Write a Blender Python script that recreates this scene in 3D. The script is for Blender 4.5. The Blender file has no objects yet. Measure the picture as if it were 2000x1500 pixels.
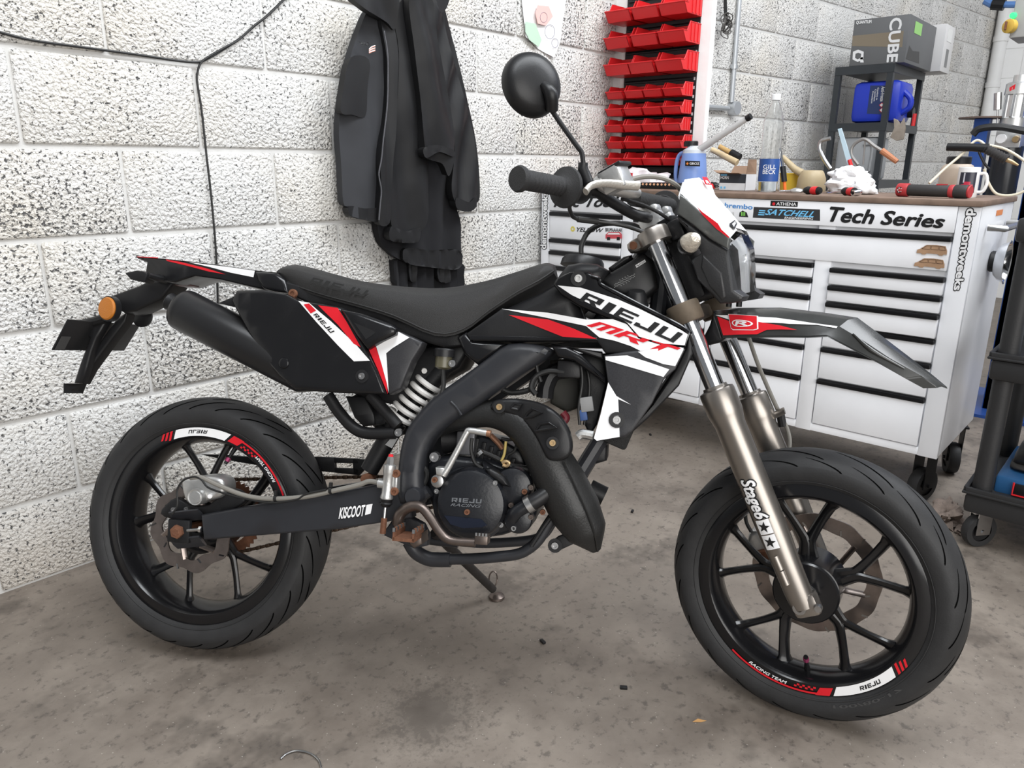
import bpy, bmesh, math, random
from mathutils import Vector, Matrix, noise
from mathutils.geometry import delaunay_2d_cdt
rnd = random.Random(7)
scene = bpy.context.scene
COL = scene.collection
R_ = math.radians
# ------------------------------------------------------------------ camera
F_PX, CX, CY, CAM_H = 1465.0, 1000.0, 750.0, 1.09
PITCH, ROLL, YAW = R_(16.3), R_(0.4), R_(41.5)
_fh = Vector((math.cos(YAW), math.sin(YAW), 0)); _rt = Vector((math.sin(YAW), -math.cos(YAW), 0)); _up = Vector((0, 0, 1))
CF = _fh*math.cos(PITCH) - _up*math.sin(PITCH)
_u0 = _up*math.cos(PITCH) + _fh*math.sin(PITCH)
CR = _rt*math.cos(ROLL) + _u0*math.sin(ROLL)
CU = -_rt*math.sin(ROLL) + _u0*math.cos(ROLL)
CAM = Vector((0, 0, CAM_H))
cd = bpy.data.cameras.new('camera'); cam = bpy.data.objects.new('camera', cd); COL.objects.link(cam)
cd.sensor_width = 36; cd.sensor_fit = 'HORIZONTAL'; cd.lens = F_PX/2000*36; cd.clip_start = .05
cam.matrix_world = Matrix(((CR.x, CU.x, -CF.x, CAM.x), (CR.y, CU.y, -CF.y, CAM.y), (CR.z, CU.z, -CF.z, CAM.z), (0, 0, 0, 1)))
scene.camera = cam
# ------------------------------------------------------------------ light
w = bpy.data.worlds.new('world'); scene.world = w; w.use_nodes = True
w.node_tree.nodes['Background'].inputs[0].default_value = (.93, .96, 1, 1)
w.node_tree.nodes['Background'].inputs[1].default_value = .24
def area(name, loc, target, sx, sy, power, col):
    l = bpy.data.lights.new(name, 'AREA'); l.shape = 'RECTANGLE'; l.size = sx; l.size_y = sy; l.energy = power; l.color = col
    o = bpy.data.objects.new(name, l); COL.objects.link(o); o.location = loc
    o.rotation_euler = (Vector(target)-Vector(loc)).to_track_quat('-Z', 'Y').to_euler()
    return o
area('roller_door_daylight', (-1.2, -3.6, 2.0), (1.2, 1.2, .6), 4.6, 3.4, 250, (1, .98, .95))
area('ceiling_tubes', (1.4, .2, 3.7), (1.5, .9, 0), 3.8, .9, 150, (.93, .965, 1))
area('skylight', (4.2, -1.2, 3.9), (4.0, .8, .5), 2.5, 1.5, 120, (.93, .96, 1))
scene.view_settings.view_transform = 'Standard'; scene.view_settings.look = 'None'
scene.view_settings.gamma = 1; scene.view_settings.use_curve_mapping = False
scene.view_settings.exposure = 0.0
# ------------------------------------------------------------------ pixel rays
def ray(px, py): return CR*((px-CX)/F_PX) - CU*((py-CY)/F_PX) + CF
def unp(px, py, p0, n):
    d = ray(px, py); n = Vector(n); return CAM + d*(((Vector(p0)-CAM).dot(n))/d.dot(n))
def onx(px, py, X): return unp(px, py, (X, 0, 0), (1, 0, 0))
def ony(px, py, Y): return unp(px, py, (0, Y, 0), (0, 1, 0))
def onz(px, py, Z): return unp(px, py, (0, 0, Z), (0, 0, 1))
class Frame:
    """local frame; lat is measured to the right of the frame's centre plane (local -y)"""
    def __init__(s, M): s.M = M.copy(); s.I = M.inverted()
    def P(s, px, py, lat=0.0):
        g = lat if callable(lat) else None
        la = g(0, 0) if g else lat
        for _ in range(6 if g else 1):
            n = s.M.to_3x3() @ Vector((0, 1, 0)); p0 = s.M @ Vector((0, -la, 0))
            q = s.I @ unp(px, py, p0, n)
            if g: la = g(q.x, q.z)
        return Vector((q.x, -la, q.z))
    def L(s, pts, lat=0.0): return [s.P(p[0], p[1], p[2] if len(p) > 2 else lat) for p in pts]
# ------------------------------------------------------------------ materials
MATS = {}
def mat(name, col=(.5, .5, .5), rough=.5, metal=0, var=.0, vscale=8, bump=0, bscale=200, trans=0, ior=1.45, emit=None, estr=0, coat=0, alpha=1, spec=.5, rvar=0):
    if name in MATS: return MATS[name]
    m = bpy.data.materials.new(name); m.use_nodes = True; nt = m.node_tree; b = nt.nodes['Principled BSDF']
    b.inputs['Base Color'].default_value = (*col, 1); b.inputs['Roughness'].default_value = rough; b.inputs['Metallic'].default_value = metal
    b.inputs['Transmission Weight'].default_value = trans; b.inputs['IOR'].default_value = ior; b.inputs['Coat Weight'].default_value = coat
    b.inputs['Alpha'].default_value = alpha; b.inputs['Specular IOR Level'].default_value = spec
    if emit: b.inputs['Emission Color'].default_value = (*emit, 1); b.inputs['Emission Strength'].default_value = estr
    tc = nt.nodes.new('ShaderNodeTexCoord')
    n = nt.nodes.new('ShaderNodeTexNoise'); n.inputs['Scale'].default_value = vscale; n.inputs['Detail'].default_value = 5
    nt.links.new(tc.outputs['Object'], n.inputs['Vector'])
    if var:
        mx = nt.nodes.new('ShaderNodeMix'); mx.data_type = 'RGBA'
        mx.inputs[6].default_value = (*[c*(1-var) for c in col], 1); mx.inputs[7].default_value = (*[min(1, c*(1+var)) for c in col], 1)
        nt.links.new(n.outputs['Fac'], mx.inputs[0]); nt.links.new(mx.outputs[2], b.inputs['Base Color'])
    if rvar:
        mr = nt.nodes.new('ShaderNodeMapRange'); mr.inputs[1].default_value = .3; mr.inputs[2].default_value = .7
        mr.inputs[3].default_value = max(0, rough-rvar); mr.inputs[4].default_value = min(1, rough+rvar)
        nt.links.new(n.outputs['Fac'], mr.inputs[0]); nt.links.new(mr.outputs[0], b.inputs['Roughness'])
    if bump:
        n2 = nt.nodes.new('ShaderNodeTexNoise'); n2.inputs['Scale'].default_value = bscale; n2.inputs['Detail'].default_value = 3
        nt.links.new(tc.outputs['Object'], n2.inputs['Vector'])
        bp = nt.nodes.new('ShaderNodeBump'); bp.inputs['Strength'].default_value = bump; bp.inputs['Distance'].default_value = .002
        nt.links.new(n2.outputs['Fac'], bp.inputs['Height']); nt.links.new(bp.outputs[0], b.inputs['Normal'])
    MATS[name] = m; return m
def ramp(nt, fac, stops):
    r = nt.nodes.new('ShaderNodeValToRGB'); e = r.color_ramp.elements
    while len(e) < len(stops): e.new(.5)
    for el, (p, c) in zip(e, stops): el.position = p; el.color = (*c, 1) if len(c) == 3 else c
    nt.links.new(fac, r.inputs[0]); return r.outputs[0]
def nz(nt, vec, scale, detail=4, rough=.55):
    n = nt.nodes.new('ShaderNodeTexNoise'); n.inputs['Scale'].default_value = scale; n.inputs['Detail'].default_value = detail; n.inputs['Roughness'].default_value = rough
    nt.links.new(vec, n.inputs['Vector']); return n.outputs['Fac']
def mixc(nt, fac, a, b, mode='MIX'):
    m = nt.nodes.new('ShaderNodeMix'); m.data_type = 'RGBA'; m.blend_type = mode
    for i, v in ((0, fac), (6, a), (7, b)):
        if hasattr(v, 'links'): nt.links.new(v, m.inputs[i])
        elif i == 0: m.inputs[0].default_value = v
        else: m.inputs[i].default_value = (*v, 1)
    return m.outputs[2]
def mth(nt, op, a, b=0):
    m = nt.nodes.new('ShaderNodeMath'); m.operation = op
    for i, v in ((0, a), (1, b)):
        if hasattr(v, 'links'): nt.links.new(v, m.inputs[i])
        else: m.inputs[i].default_value = v
    return m.outputs[0]
def block_paint(name, pit=1.0, tint=(.68, .675, .66)):
    m = bpy.data.materials.new(name); m.use_nodes = True; nt = m.node_tree; b = nt.nodes['Principled BSDF']
    pos = nt.nodes.new('ShaderNodeNewGeometry').outputs['Position']
    oi = nt.nodes.new('ShaderNodeObjectInfo').outputs['Random']
    big = nz(nt, pos, 5, 3); fine = nz(nt, pos, 105, 3, .6); lump = nz(nt, pos, 150, 2, .5); warm = nz(nt, pos, 2.2, 4)
    v = nt.nodes.new('ShaderNodeTexVoronoi'); v.inputs['Scale'].default_value = 95; nt.links.new(pos, v.inputs['Vector'])
    # pit density differs from block to block and within a block
    thr = mth(nt, 'ADD', mth(nt, 'MULTIPLY', big, .16), mth(nt, 'MULTIPLY', oi, .055))
    lvl = mth(nt, 'SUBTRACT', mth(nt, 'ADD', fine, mth(nt, 'MULTIPLY', thr, pit)), .0)
    pits = ramp(nt, lvl, [(.70, (0, 0, 0)), (.78, (1, 1, 1))])
    col = mixc(nt, ramp(nt, warm, [(.45, (0, 0, 0)), (.75, (1, 1, 1))]), tint, tuple(c*k for c, k in zip(tint, (.97, .92, .84))))
    sx = nt.nodes.new('ShaderNodeSeparateXYZ'); nt.links.new(pos, sx.inputs[0])
    grime = mth(nt, 'MULTIPLY', ramp(nt, mth(nt, 'ADD', sx.outputs[2], mth(nt, 'MULTIPLY', warm, .9)), [(.42, (1, 1, 1)), (.78, (0, 0, 0))]), .55)
    col = mixc(nt, grime, col, (.40, .34, .27))
    col = mixc(nt, pits, col, (.09, .088, .09))
    nt.links.new(col, b.inputs['Base Color']); b.inputs['Roughness'].default_value = .75
    h = mth(nt, 'SUBTRACT', mth(nt, 'ADD', mth(nt, 'MULTIPLY', lump, .9), mth(nt, 'MULTIPLY', v.outputs['Distance'], -.5)), mth(nt, 'MULTIPLY', pits, 1.2))
    bp = nt.nodes.new('ShaderNodeBump'); bp.inputs['Strength'].default_value = .95; bp.inputs["Distance"].default_value = .0095
    nt.links.new(h, bp.inputs['Height']); nt.links.new(bp.outputs[0], b.inputs['Normal'])
    return m
FLOOR_STAIN = (.36, .60, 0)
def floor_mat():
    m = bpy.data.materials.new('stained_concrete'); m.use_nodes = True; nt = m.node_tree; b = nt.nodes['Principled BSDF']
    pos = nt.nodes.new('ShaderNodeNewGeometry').outputs['Position']
    a = nz(nt, pos, 1.3, 6, .6); c = nz(nt, pos, 6, 6, .65); d = nz(nt, pos, 40, 4, .7); e = nz(nt, pos, 2.7, 5, .7)
    col = mixc(nt, ramp(nt, a, [(.35, (0, 0, 0)), (.65, (1, 1, 1))]), (.135, .112, .093), (.235, .198, .165))
    col = mixc(nt, ramp(nt, c, [(.35, (0, 0, 0)), (.7, (1, 1, 1))]), col, (.35, .31, .27), 'MIX') if False else mixc(nt, mth(nt, 'MULTIPLY', ramp(nt, c, [(.4, (0, 0, 0)), (.72, (1, 1, 1))]), .5), col, (.31, .268, .225))
    col = mixc(nt, mth(nt, 'MULTIPLY', ramp(nt, e, [(.54, (0, 0, 0)), (.64, (1, 1, 1))]), .65), col, (.075, .062, .052))
    col = mixc(nt, mth(nt, 'MULTIPLY', ramp(nt, d, [(.55, (0, 0, 0)), (.66, (1, 1, 1))]), .6), col, (.06, .05, .044))
    v = nt.nodes.new('ShaderNodeTexVoronoi'); v.inputs['Scale'].default_value = 55; nt.links.new(pos, v.inputs['Vector'])
    col = mixc(nt, mth(nt, 'MULTIPLY', ramp(nt, v.outputs['Distance'], [(.03, (1, 1, 1)), (.09, (0, 0, 0))]), .5), col, (.62, .58, .52))
    vm = nt.nodes.new('ShaderNodeVectorMath'); vm.operation = 'DISTANCE'; vm.inputs[1].default_value = tuple(FLOOR_STAIN); nt.links.new(pos, vm.inputs[0])
    st = ramp(nt, mth(nt, 'ADD', mth(nt, 'MULTIPLY', vm.outputs['Value'], 2.2), mth(nt, 'MULTIPLY', d, .8)), [(.50, (1, 1, 1)), (.66, (0, 0, 0))])
    col = mixc(nt, mth(nt, 'MULTIPLY', st, .6), col, (.055, .045, .038))
    nt.links.new(col, b.inputs['Base Color'])
    nt.links.new(ramp(nt, c, [(.3, (.42, .42, .42)), (.7, (.75, .75, .75))]), b.inputs['Roughness'])
    bp = nt.nodes.new('ShaderNodeBump'); bp.inputs['Strength'].default_value = .35; bp.inputs['Distance'].default_value = .004
    nt.links.new(mth(nt, 'ADD', c, mth(nt, 'MULTIPLY', d, .6)), bp.inputs['Height']); nt.links.new(bp.outputs[0], b.inputs['Normal'])
    return m
K = dict(
 plastic=mat('black_gloss_plastic', (.008, .008, .009), .2, rvar=.10, vscale=14), plastic2=mat('black_satin_plastic', (.010, .010, .011), .40, bump=.08, bscale=500, spec=.4),
 rubber=mat('tyre_rubber', (.026, .026, .027), .55, spec=.35, var=.25, vscale=30, bump=.15, bscale=300), seat=mat('textured_vinyl', (.020, .0195, .0195), .5, bump=.5, bscale=900, spec=.4),
 alloy=mat('gloss_black_alloy', (.008, .008, .009), .2, rvar=.06), frame=mat('graphite_frame_paint', (.022, .023, .027), .38, var=.15, vscale=25),
 mblack=mat('matt_black_metal', (.010, .010, .011), .45, bump=.15, bscale=350, spec=.4), engine=mat('black_engine_paint', (.012, .013, .016), .3, var=.3, vscale=30, bump=.15, bscale=150),
 chrome=mat('chrome', (.72, .73, .75), .12, 1), steel=mat('worn_steel', (.45, .45, .45), .34, 1, var=.3, vscale=60), slider=mat('bronze_grey_fork', (.30, .275, .25), .33, .9, var=.08),
 alu=mat('cast_aluminium', (.58, .58, .57), .38, .85, var=.15, vscale=50, bump=.15), rust=mat('rusty_steel', (.17, .075, .042), .75, .3, var=.5, vscale=90, bump=.4),
 brownsteel=mat('tarnished_steel', (.16, .13, .115), .36, .85, var=.4, vscale=40), white=mat('white_vinyl', (.82, .82, .83), .3), red=mat('red_vinyl', (.62, .012, .022), .32),
 whitep=mat('white_spring_paint', (.75, .74, .72), .4, var=.1), orange=mat('amber_reflector', (.48, .16, .015), .3, bump=.5, bscale=600), disc=mat('brake_disc_steel', (.26, .22, .2), .3, .9, var=.35, vscale=50),
 chestw=mat('white_cabinet_enamel', (.80, .81, .84), .32, var=.05, vscale=12), black=mat('black_print', (.01, .01, .011), .4), grey=mat('grey_print', (.33, .33, .34), .5),
 glass=mat('clear_plastic', (.97, .97, .97), .06, trans=1, ior=1.3), lens=mat('headlight_lens', (.95, .95, .95), .05, trans=1, ior=1.2), brass=mat('brass_bolt', (.5, .36, .2), .4, .9),
 red_plastic=mat('red_bin_plastic', (.60, .016, .02), .34), wood=mat('stained_wood', (.17, .115, .085), .6, var=.5, vscale=20), cable=mat('black_cable', (.013, .013, .013), .45),
 hose=mat('grey_hose', (.2, .19, .17), .45), carbon=mat('carbon_weave_vinyl', (.028, .028, .031), .4, var=.5, vscale=400), darkblue=mat('dark_blue_chrome', (.05, .08, .2), .2, .5))
# ------------------------------------------------------------------ mesh building
class MB:
    def __init__(s): s.v = []; s.f = []
    def add(s, vs, fs):
        o = len(s.v); s.v += [Vector(p) for p in vs]; s.f += [tuple(i+o for i in f) for f in fs]; return s
    def box(s, c, size, rot=None, bev=0):
        c = Vector(c); hx, hy, hz = [k/2 for k in size]; b = min(bev, hx*.9, hy*.9, hz*.9)
        if b <= 0:
            vs = [Vector((x, y, z)) for x in (-hx, hx) for y in (-hy, hy) for z in (-hz, hz)]
            fs = [(0, 1, 3, 2), (4, 6, 7, 5), (0, 4, 5, 1), (2, 3, 7, 6), (0, 2, 6, 4), (1, 5, 7, 3)]
        else:
            bm = bmesh.new(); bmesh.ops.create_cube(bm, size=1)
            for q in bm.verts: q.co = Vector((q.co.x*2*hx, q.co.y*2*hy, q.co.z*2*hz))
            bmesh.ops.bevel(bm, geom=bm.edges[:], offset=b, segments=2, affect='EDGES', profile=.5)
            bm.verts.index_update(); vs = [q.co.copy() for q in bm.verts]; fs = [tuple(q.index for q in f.verts) for f in bm.faces]; bm.free()
        if rot is not None: vs = [rot @ q for q in vs]
        return s.add([q+c for q in vs], fs)
    def span(s, x0, x1, y0, y1, z0, z1, bev=0):
        return s.box(((x0+x1)/2, (y0+y1)/2, (z0+z1)/2), (abs(x1-x0), abs(y1-y0), abs(z1-z0)), None, bev)
    def tube(s, pts, r, seg=10, cap=True, smooth=0, flat=None):
        pts = [Vector(p) for p in pts]
        rs = list(r) if hasattr(r, '__len__') else [r]*len(pts)
        if smooth: pts, rs = catmull(pts, rs, smooth)
        n = len(pts); T = [(pts[min(i+1, n-1)]-pts[max(i-1, 0)]).normalized() for i in range(n)]
        a = T[0].orthogonal().normalized(); rings = []
        for i in range(n):
            a = (a - T[i]*a.dot(T[i])).normalized(); b = T[i].cross(a)
            k = 1 if flat is None else flat
            rings.append([pts[i]+(a*math.cos(t)+b*math.sin(t)*k)*rs[i] for t in [2*math.pi*j/seg for j in range(seg)]])
        vs = [p for rg in rings for p in rg]; fs = []
        for i in range(n-1):
            for j in range(seg):
                j2 = (j+1) % seg; fs.append((i*seg+j, i*seg+j2, (i+1)*seg+j2, (i+1)*seg+j))
        if cap: fs += [tuple(range(seg-1, -1, -1)), tuple((n-1)*seg+j for j in range(seg))]
        return s.add(vs, fs)
    def lathe(s, prof, o, ax, seg=24, closed=False, a0=0, a1=2*math.pi):
        """prof: (radius, height) pairs about axis ax through o"""
        o = Vector(o); ax = Vector(ax).normalized(); a = ax.orthogonal().normalized(); b = ax.cross(a)
        full = abs(a1-a0-2*math.pi) < 1e-6; ns = seg if full else seg+1; vs = []
        for j in range(ns):
            t = a0+(a1-a0)*j/seg
            d = a*math.cos(t)+b*math.sin(t)
            vs += [o+d*r+ax*h for r, h in prof]
        n = len(prof); fs = []
        for j in range(seg):
            j2 = (j+1) % ns
            for i in range(n-1 if not closed else n):
                i2 = (i+1) % n; fs.append((j*n+i, j2*n+i, j2*n+i2, j*n+i2))
        return s.add(vs, fs)
    def prism(s, poly, d):
        """closed polygon of 3D points swept by vector d"""
        n = len(poly); d = Vector(d); vs = [Vector(p) for p in poly]+[Vector(p)+d for p in poly]
        fs = [tuple(range(n)), tuple(range(2*n-1, n-1, -1))]+[(i, i+n, (i+1) % n+n, (i+1) % n) for i in range(n)]
        return s.add(vs, fs)
    def loft(s, rings, cap=True, closed=True):
        m = len(rings[0]); vs = [p for r in rings for p in r]; fs = []
        for i in range(len(rings)-1):
            for j in range(m if closed else m-1):
                j2 = (j+1) % m; fs.append((i*m+j, i*m+j2, (i+1)*m+j2, (i+1)*m+j))
        if cap and closed: fs += [tuple(range(m-1, -1, -1)), tuple((len(rings)-1)*m+j for j in range(m))]
        return s.add(vs, fs)
    def mesh(s, name, ang=35, sub=0, bevel=0):
        me = bpy.data.meshes.new(name); bm = bmesh.new()
        bv = [bm.verts.new(p) for p in s.v]
        for f in s.f:
            try: bm.faces.new([bv[i] for i in f])
            except ValueError: pass
        bmesh.ops.remove_doubles(bm, verts=bm.verts, dist=1e-6)
        big = [f for f in bm.faces if len(f.verts) > 4]
        if bevel:
            bmesh.ops.recalc_face_normals(bm, faces=bm.faces)
            es = [e for e in bm.edges if len(e.link_faces) == 2 and e.calc_face_angle(0) > R_(30)]
            bmesh.ops.bevel(bm, geom=es, offset=bevel, segments=2, affect='EDGES', profile=.6, clamp_overlap=True)
            big = [f for f in bm.faces if len(f.verts) > 4]
        if big: bmesh.ops.triangulate(bm, faces=big)
        bmesh.ops.recalc_face_normals(bm, faces=bm.faces)
        bm.to_mesh(me); bm.free(); me.shade_smooth(); me.set_sharp_from_angle(angle=R_(ang)); return me
def catmull(pts, rs, k):
    P = [pts[0]*2-pts[1]]+pts+[pts[-1]*2-pts[-2]]; Q = [rs[0]]+rs+[rs[-1]]; o = []; q = []
    for i in range(1, len(P)-2):
        for j in range(k):
            t = j/k; a, b, c, d = P[i-1:i+3]
            o.append(.5*((2*b)+(c-a)*t+(2*a-5*b+4*c-d)*t*t+(3*b-a-3*c+d)*t**3)); q.append(Q[i]+(Q[i+1]-Q[i])*t)
    return o+[pts[-1]], q+[rs[-1]]
def sp2(pts, k=6, closed=True):
    """smooth a 2D/3D outline"""
    P = [Vector(p) for p in pts]; n = len(P); o = []
    for i in range(n):
        a, b, c, d = P[(i-1) % n], P[i], P[(i+1) % n], P[(i+2) % n]
        for j in range(k):
            t = j/k; o.append(.5*((2*b)+(c-a)*t+(2*a-5*b+4*c-d)*t*t+(3*b-a-3*c+d)*t**3))
    return o
def ob(name, mb, m, parent=None, ang=35, bevel=0):
    me = mb.mesh(name, ang, bevel=bevel) if isinstance(mb, MB) else mb
    o = bpy.data.objects.new(name, me); COL.objects.link(o)
    if m: me.materials.clear(); me.materials.append(m)
    if parent: o.parent = parent
    return o
def tag(o, label=None, cat=None, group=None, kind=None):
    if label: o['label'] = label
    if cat: o['category'] = cat
    if group: o['group'] = group
    if kind: o['kind'] = kind
    return o
def thing(name, label, cat, loc=(0, 0, 0), rotz=0, group=None):
    o = bpy.data.objects.new(name, None); COL.objects.link(o); o.empty_display_size = .05
    o.location = loc; o.rotation_euler = (0, 0, rotz); return tag(o, label, cat, group)
def inside(p, poly):
    x, y = p; c = False; n = len(poly)
    for i in range(n):
        x1, y1 = poly[i]; x2, y2 = poly[i-1]
        if (y1 > y) != (y2 > y) and x < (x2-x1)*(y-y1)/(y2-y1)+x1: c = not c
    return c
def inset(poly, d):
    n = len(poly); A = sum(poly[i-1][0]*poly[i][1]-poly[i][0]*poly[i-1][1] for i in range(n)); sg = 1 if A > 0 else -1; o = []
    for i in range(n):
        a, b, c = Vector(poly[i-1]), Vector(poly[i]), Vector(poly[(i+1) % n])
        e1 = (b-a).normalized(); e2 = (c-b).normalized()
        n1 = Vector((-e1.y, e1.x))*sg; n2 = Vector((-e2.y, e2.x))*sg
        m = n1+n2; l = m.length
        m = n1 if l < .3 else m/l
        k = d/max(.45, m.dot(n1)); o.append(tuple(b+m*k))
    return o
def densify(poly, res):
    q = []
    for i in range(len(poly)):
        a, b = Vector(poly[i]), Vector(poly[(i+1) % len(poly)]); k = max(1, int((b-a).length/res))
        q += [tuple(a+(b-a)*(j/k)) for j in range(k)]
    return q
def sheet(poly, g, eps=0, res=None):
    """fill a local (x,z) outline, mapped to lateral surface g(x,z) -> list of verts, faces"""
    pts = [Vector(p) for p in poly]; n = len(pts)
    if res:
        q = []
        for i in range(n):
            a, b = pts[i], pts[(i+1) % n]; k = max(1, int((b-a).length/res))
            q += [a+(b-a)*(j/k) for j in range(k)]
        pts = q; n = len(pts)
        xs = [p.x for p in pts]; ys = [p.y for p in pts]; tp = [tuple(p) for p in pts]
        x = min(xs)+res/2
        while x < max(xs):
            y = min(ys)+res/2
            while y < max(ys):
                if inside((x, y), tp): pts.append(Vector((x, y)))
                y += res
            x += res
    vs, _, fs, *_r = delaunay_2d_cdt(pts, [], [list(range(n))], 1, 1e-7)
    return [Vector((p.x, -(g(p.x, p.y)+eps), p.y)) for p in vs], fs
# ------------------------------------------------------------------ more helpers
def rootM(o): return Matrix.LocRotScale(o.location, o.rotation_euler, None)
def obw(name, mb, m, root=None, ang=35, bevel=0):
    """mesh given in world coordinates, hung under root"""
    if root is not None:
        top = root
        while top.parent: top = top.parent
        I = rootM(top).inverted(); mb.v = [I @ p for p in mb.v]
    return ob(name, mb, m, root, ang, bevel)
_tc = {}; _asp = {}
def text2d(txt, shear=0, bold=0, space=1):
    k = (txt, shear, bold, space)
    if k in _tc: return _tc[k]
    if bold:
        v0, f0 = text2d(txt, shear, 0, space); asp = _asp[(txt, shear, space)]; vs = []; fs = []
        for a in range(9):
            dx, dy = (0, 0) if a == 8 else (bold*math.cos(a*math.pi/4), bold*math.sin(a*math.pi/4)); o = len(vs)
            vs += [Vector((p.x+dx/asp, p.y+dy, a*3e-5)) for p in v0]; fs += [tuple(i+o for i in f) for f in f0]
        _tc[k] = (vs, fs); return vs, fs
    cu = bpy.data.curves.new('lettering', 'FONT'); cu.body = txt; cu.shear = shear; cu.space_character = space; cu.resolution_u = 3
    o = bpy.data.objects.new('lettering', cu); COL.objects.link(o)
    me = bpy.data.meshes.new_from_object(o.evaluated_get(bpy.context.evaluated_depsgraph_get()))
    vs = [Vector((q.co.x, q.co.y)) for q in me.vertices]; fs = [tuple(p.vertices) for p in me.polygons]
    bpy.data.objects.remove(o); bpy.data.curves.remove(cu); bpy.data.meshes.remove(me)
    x0, x1 = min(q.x for q in vs), max(q.x for q in vs); y0, y1 = min(q.y for q in vs), max(q.y for q in vs)
    vs = [Vector(((q.x-x0)/(x1-x0), (q.y-y0)/(y1-y0))) for q in vs]
    _asp[(txt, shear, space)] = (x1-x0)/(y1-y0)
    _tc[k] = (vs, fs); return vs, fs
# broad block letters, each a list of rectangles in a unit box
_S = .24
BLK = {'R': [(0, 0, _S, 1), (0, .78, 1, 1), (.74, .45, 1, 1), (0, .36, 1, .54), ((.42, .37), (.72, .37), (1.04, 0), (.70, 0))], 'I': [(.30, 0, .62, 1)],
 'E': [(0, 0, _S, 1), (0, .79, 1, 1), (0, .40, .9, .60), (0, 0, 1, .21)], 'J': [(.66, 0, .94, 1), (0, 0, .94, .22), (0, 0, .24, .34)],
 'U': [(0, 0, .26, 1), (.74, 0, 1, 1), (0, 0, 1, .22)], 'M': [(0, 0, .22, 1), (.39, 0, .61, 1), (.78, 0, 1, 1), (0, .78, 1, 1)],
 'T': [(0, .76, 1, 1), (.38, 0, .64, 1)], 'A': [(0, 0, .24, 1), (.76, 0, 1, 1), (0, .78, 1, 1), (0, .34, 1, .54)]}
def block2d(txt, shear=.25, gap=.16, wI=.62):
    vs = []; fs = []; x = 0
    for ch in txt:
        wd = wI if ch == 'I' else 1.0
        for rc in BLK[ch]:
            if not isinstance(rc[0], (int, float)):
                o = len(vs); vs += [Vector((x+p+shear*q, q, 2e-4)) for p, q in rc]; fs.append((o, o+1, o+2, o+3)); continue
            a, b, c, d = rc
            if ch == 'I': a, c = .1, .52
            o = len(vs); vs += [Vector((x+p+shear*q, q, (o//4 % 7)*3e-5)) for p, q in ((a, b), (c, b), (c, d), (a, d))]; fs.append((o, o+1, o+2, o+3))
        x += wd+gap
    x1 = max(q.x for q in vs); return [Vector((q.x/x1, q.y, q.z)) for q in vs], fs
def on_quad(v2, quad):
    """unit-box points to a 3D quad TL, TR, BR, BL"""
    tl, tr, br, bl = [Vector(q) for q in quad]
    nn = (tr-tl).cross(bl-tl).normalized(); nn = -nn if nn.dot(tl-CAM) > 0 else nn
    return [(bl*(1-p.x)+br*p.x)*(1-p.y)+(tl*(1-p.x)+tr*p.x)*p.y+nn*(p.z if len(p) > 2 else 0) for p in v2]
def print_on(name, t2, quad, m, root, off=(0, 0, 0)):
    vs, fs = t2; off = Vector(off); mb = MB(); mb.add([p+off for p in on_quad(vs, quad)], fs); return obw(name, mb, m, root)
def sheetpx(fr, px, g=0.0, eps=0, res=None):
    gg = g if callable(g) else (lambda x, z: g)
    poly = [(q.x, q.z) for q in (fr.P(p[0], p[1], gg) for p in px)]
    vs, fs = sheet(poly, gg, eps, res); return poly, vs, fs, gg
# ------------------------------------------------------------------ setting
WALL_Y = 2.142
M_block = block_paint('painted_block'); M_blockB = block_paint('painted_block_far', .93, (.70, .69, .67))
M_mortar = mat('painted_mortar', (.56, .555, .54), .8, var=.12, vscale=30, bump=.4, bscale=120)
FLOOR_STAIN = onz(835, 1395, 0)
mb = MB(); mb.span(-4.5, 9.5, -4.5, 3.2, -.1, 0)
tag(ob('floor', mb, floor_mat()), kind='structure')
def blockmesh(l, key={}):
    l = round(l, 3)
    if l not in key:
        b = MB(); b.box((0, 0, 0), (l, .10, .213), None, .007); key[l] = b.mesh('block', 60); key[l].materials.append(M_block)
    return key[l]
mb = MB(); mb.span(-1.2, 3.13, WALL_Y+.007, WALL_Y+.25, 0, 2.6)
wa = tag(ob('wall_back', mb, M_mortar), kind='structure')
for c in range(11):
    off = .861 if c % 2 == 0 else .861+.225
    k = math.floor((-1.1-off)/.45)
    while True:
        x0 = off+k*.45; x1 = x0+.45; k += 1
        if x0 > 3.1: break
        a, b = max(x0+.004, -1.19), min(x1-.004, 3.125)
        if b-a < .04 or b < -.35: continue
        o = bpy.data.objects.new('block', blockmesh(b-a)); COL.objects.link(o); o.parent = wa
        o.location = ((a+b)/2, WALL_Y+.05+rnd.uniform(-.0015, .0015), c*.225+.1125); o.rotation_euler = (0, 0, rnd.uniform(-.003, .003))
# pier carrying the bin panel
mb = MB(); mb.span(3.13, 3.165, 1.662, WALL_Y+.25, 0, 2.6, .006)
tag(ob('wall_pier', mb, mat('pier_white_paint', (.80, .80, .79), .6, var=.1, vscale=9, bump=.3, bscale=60)), kind='structure')
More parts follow.
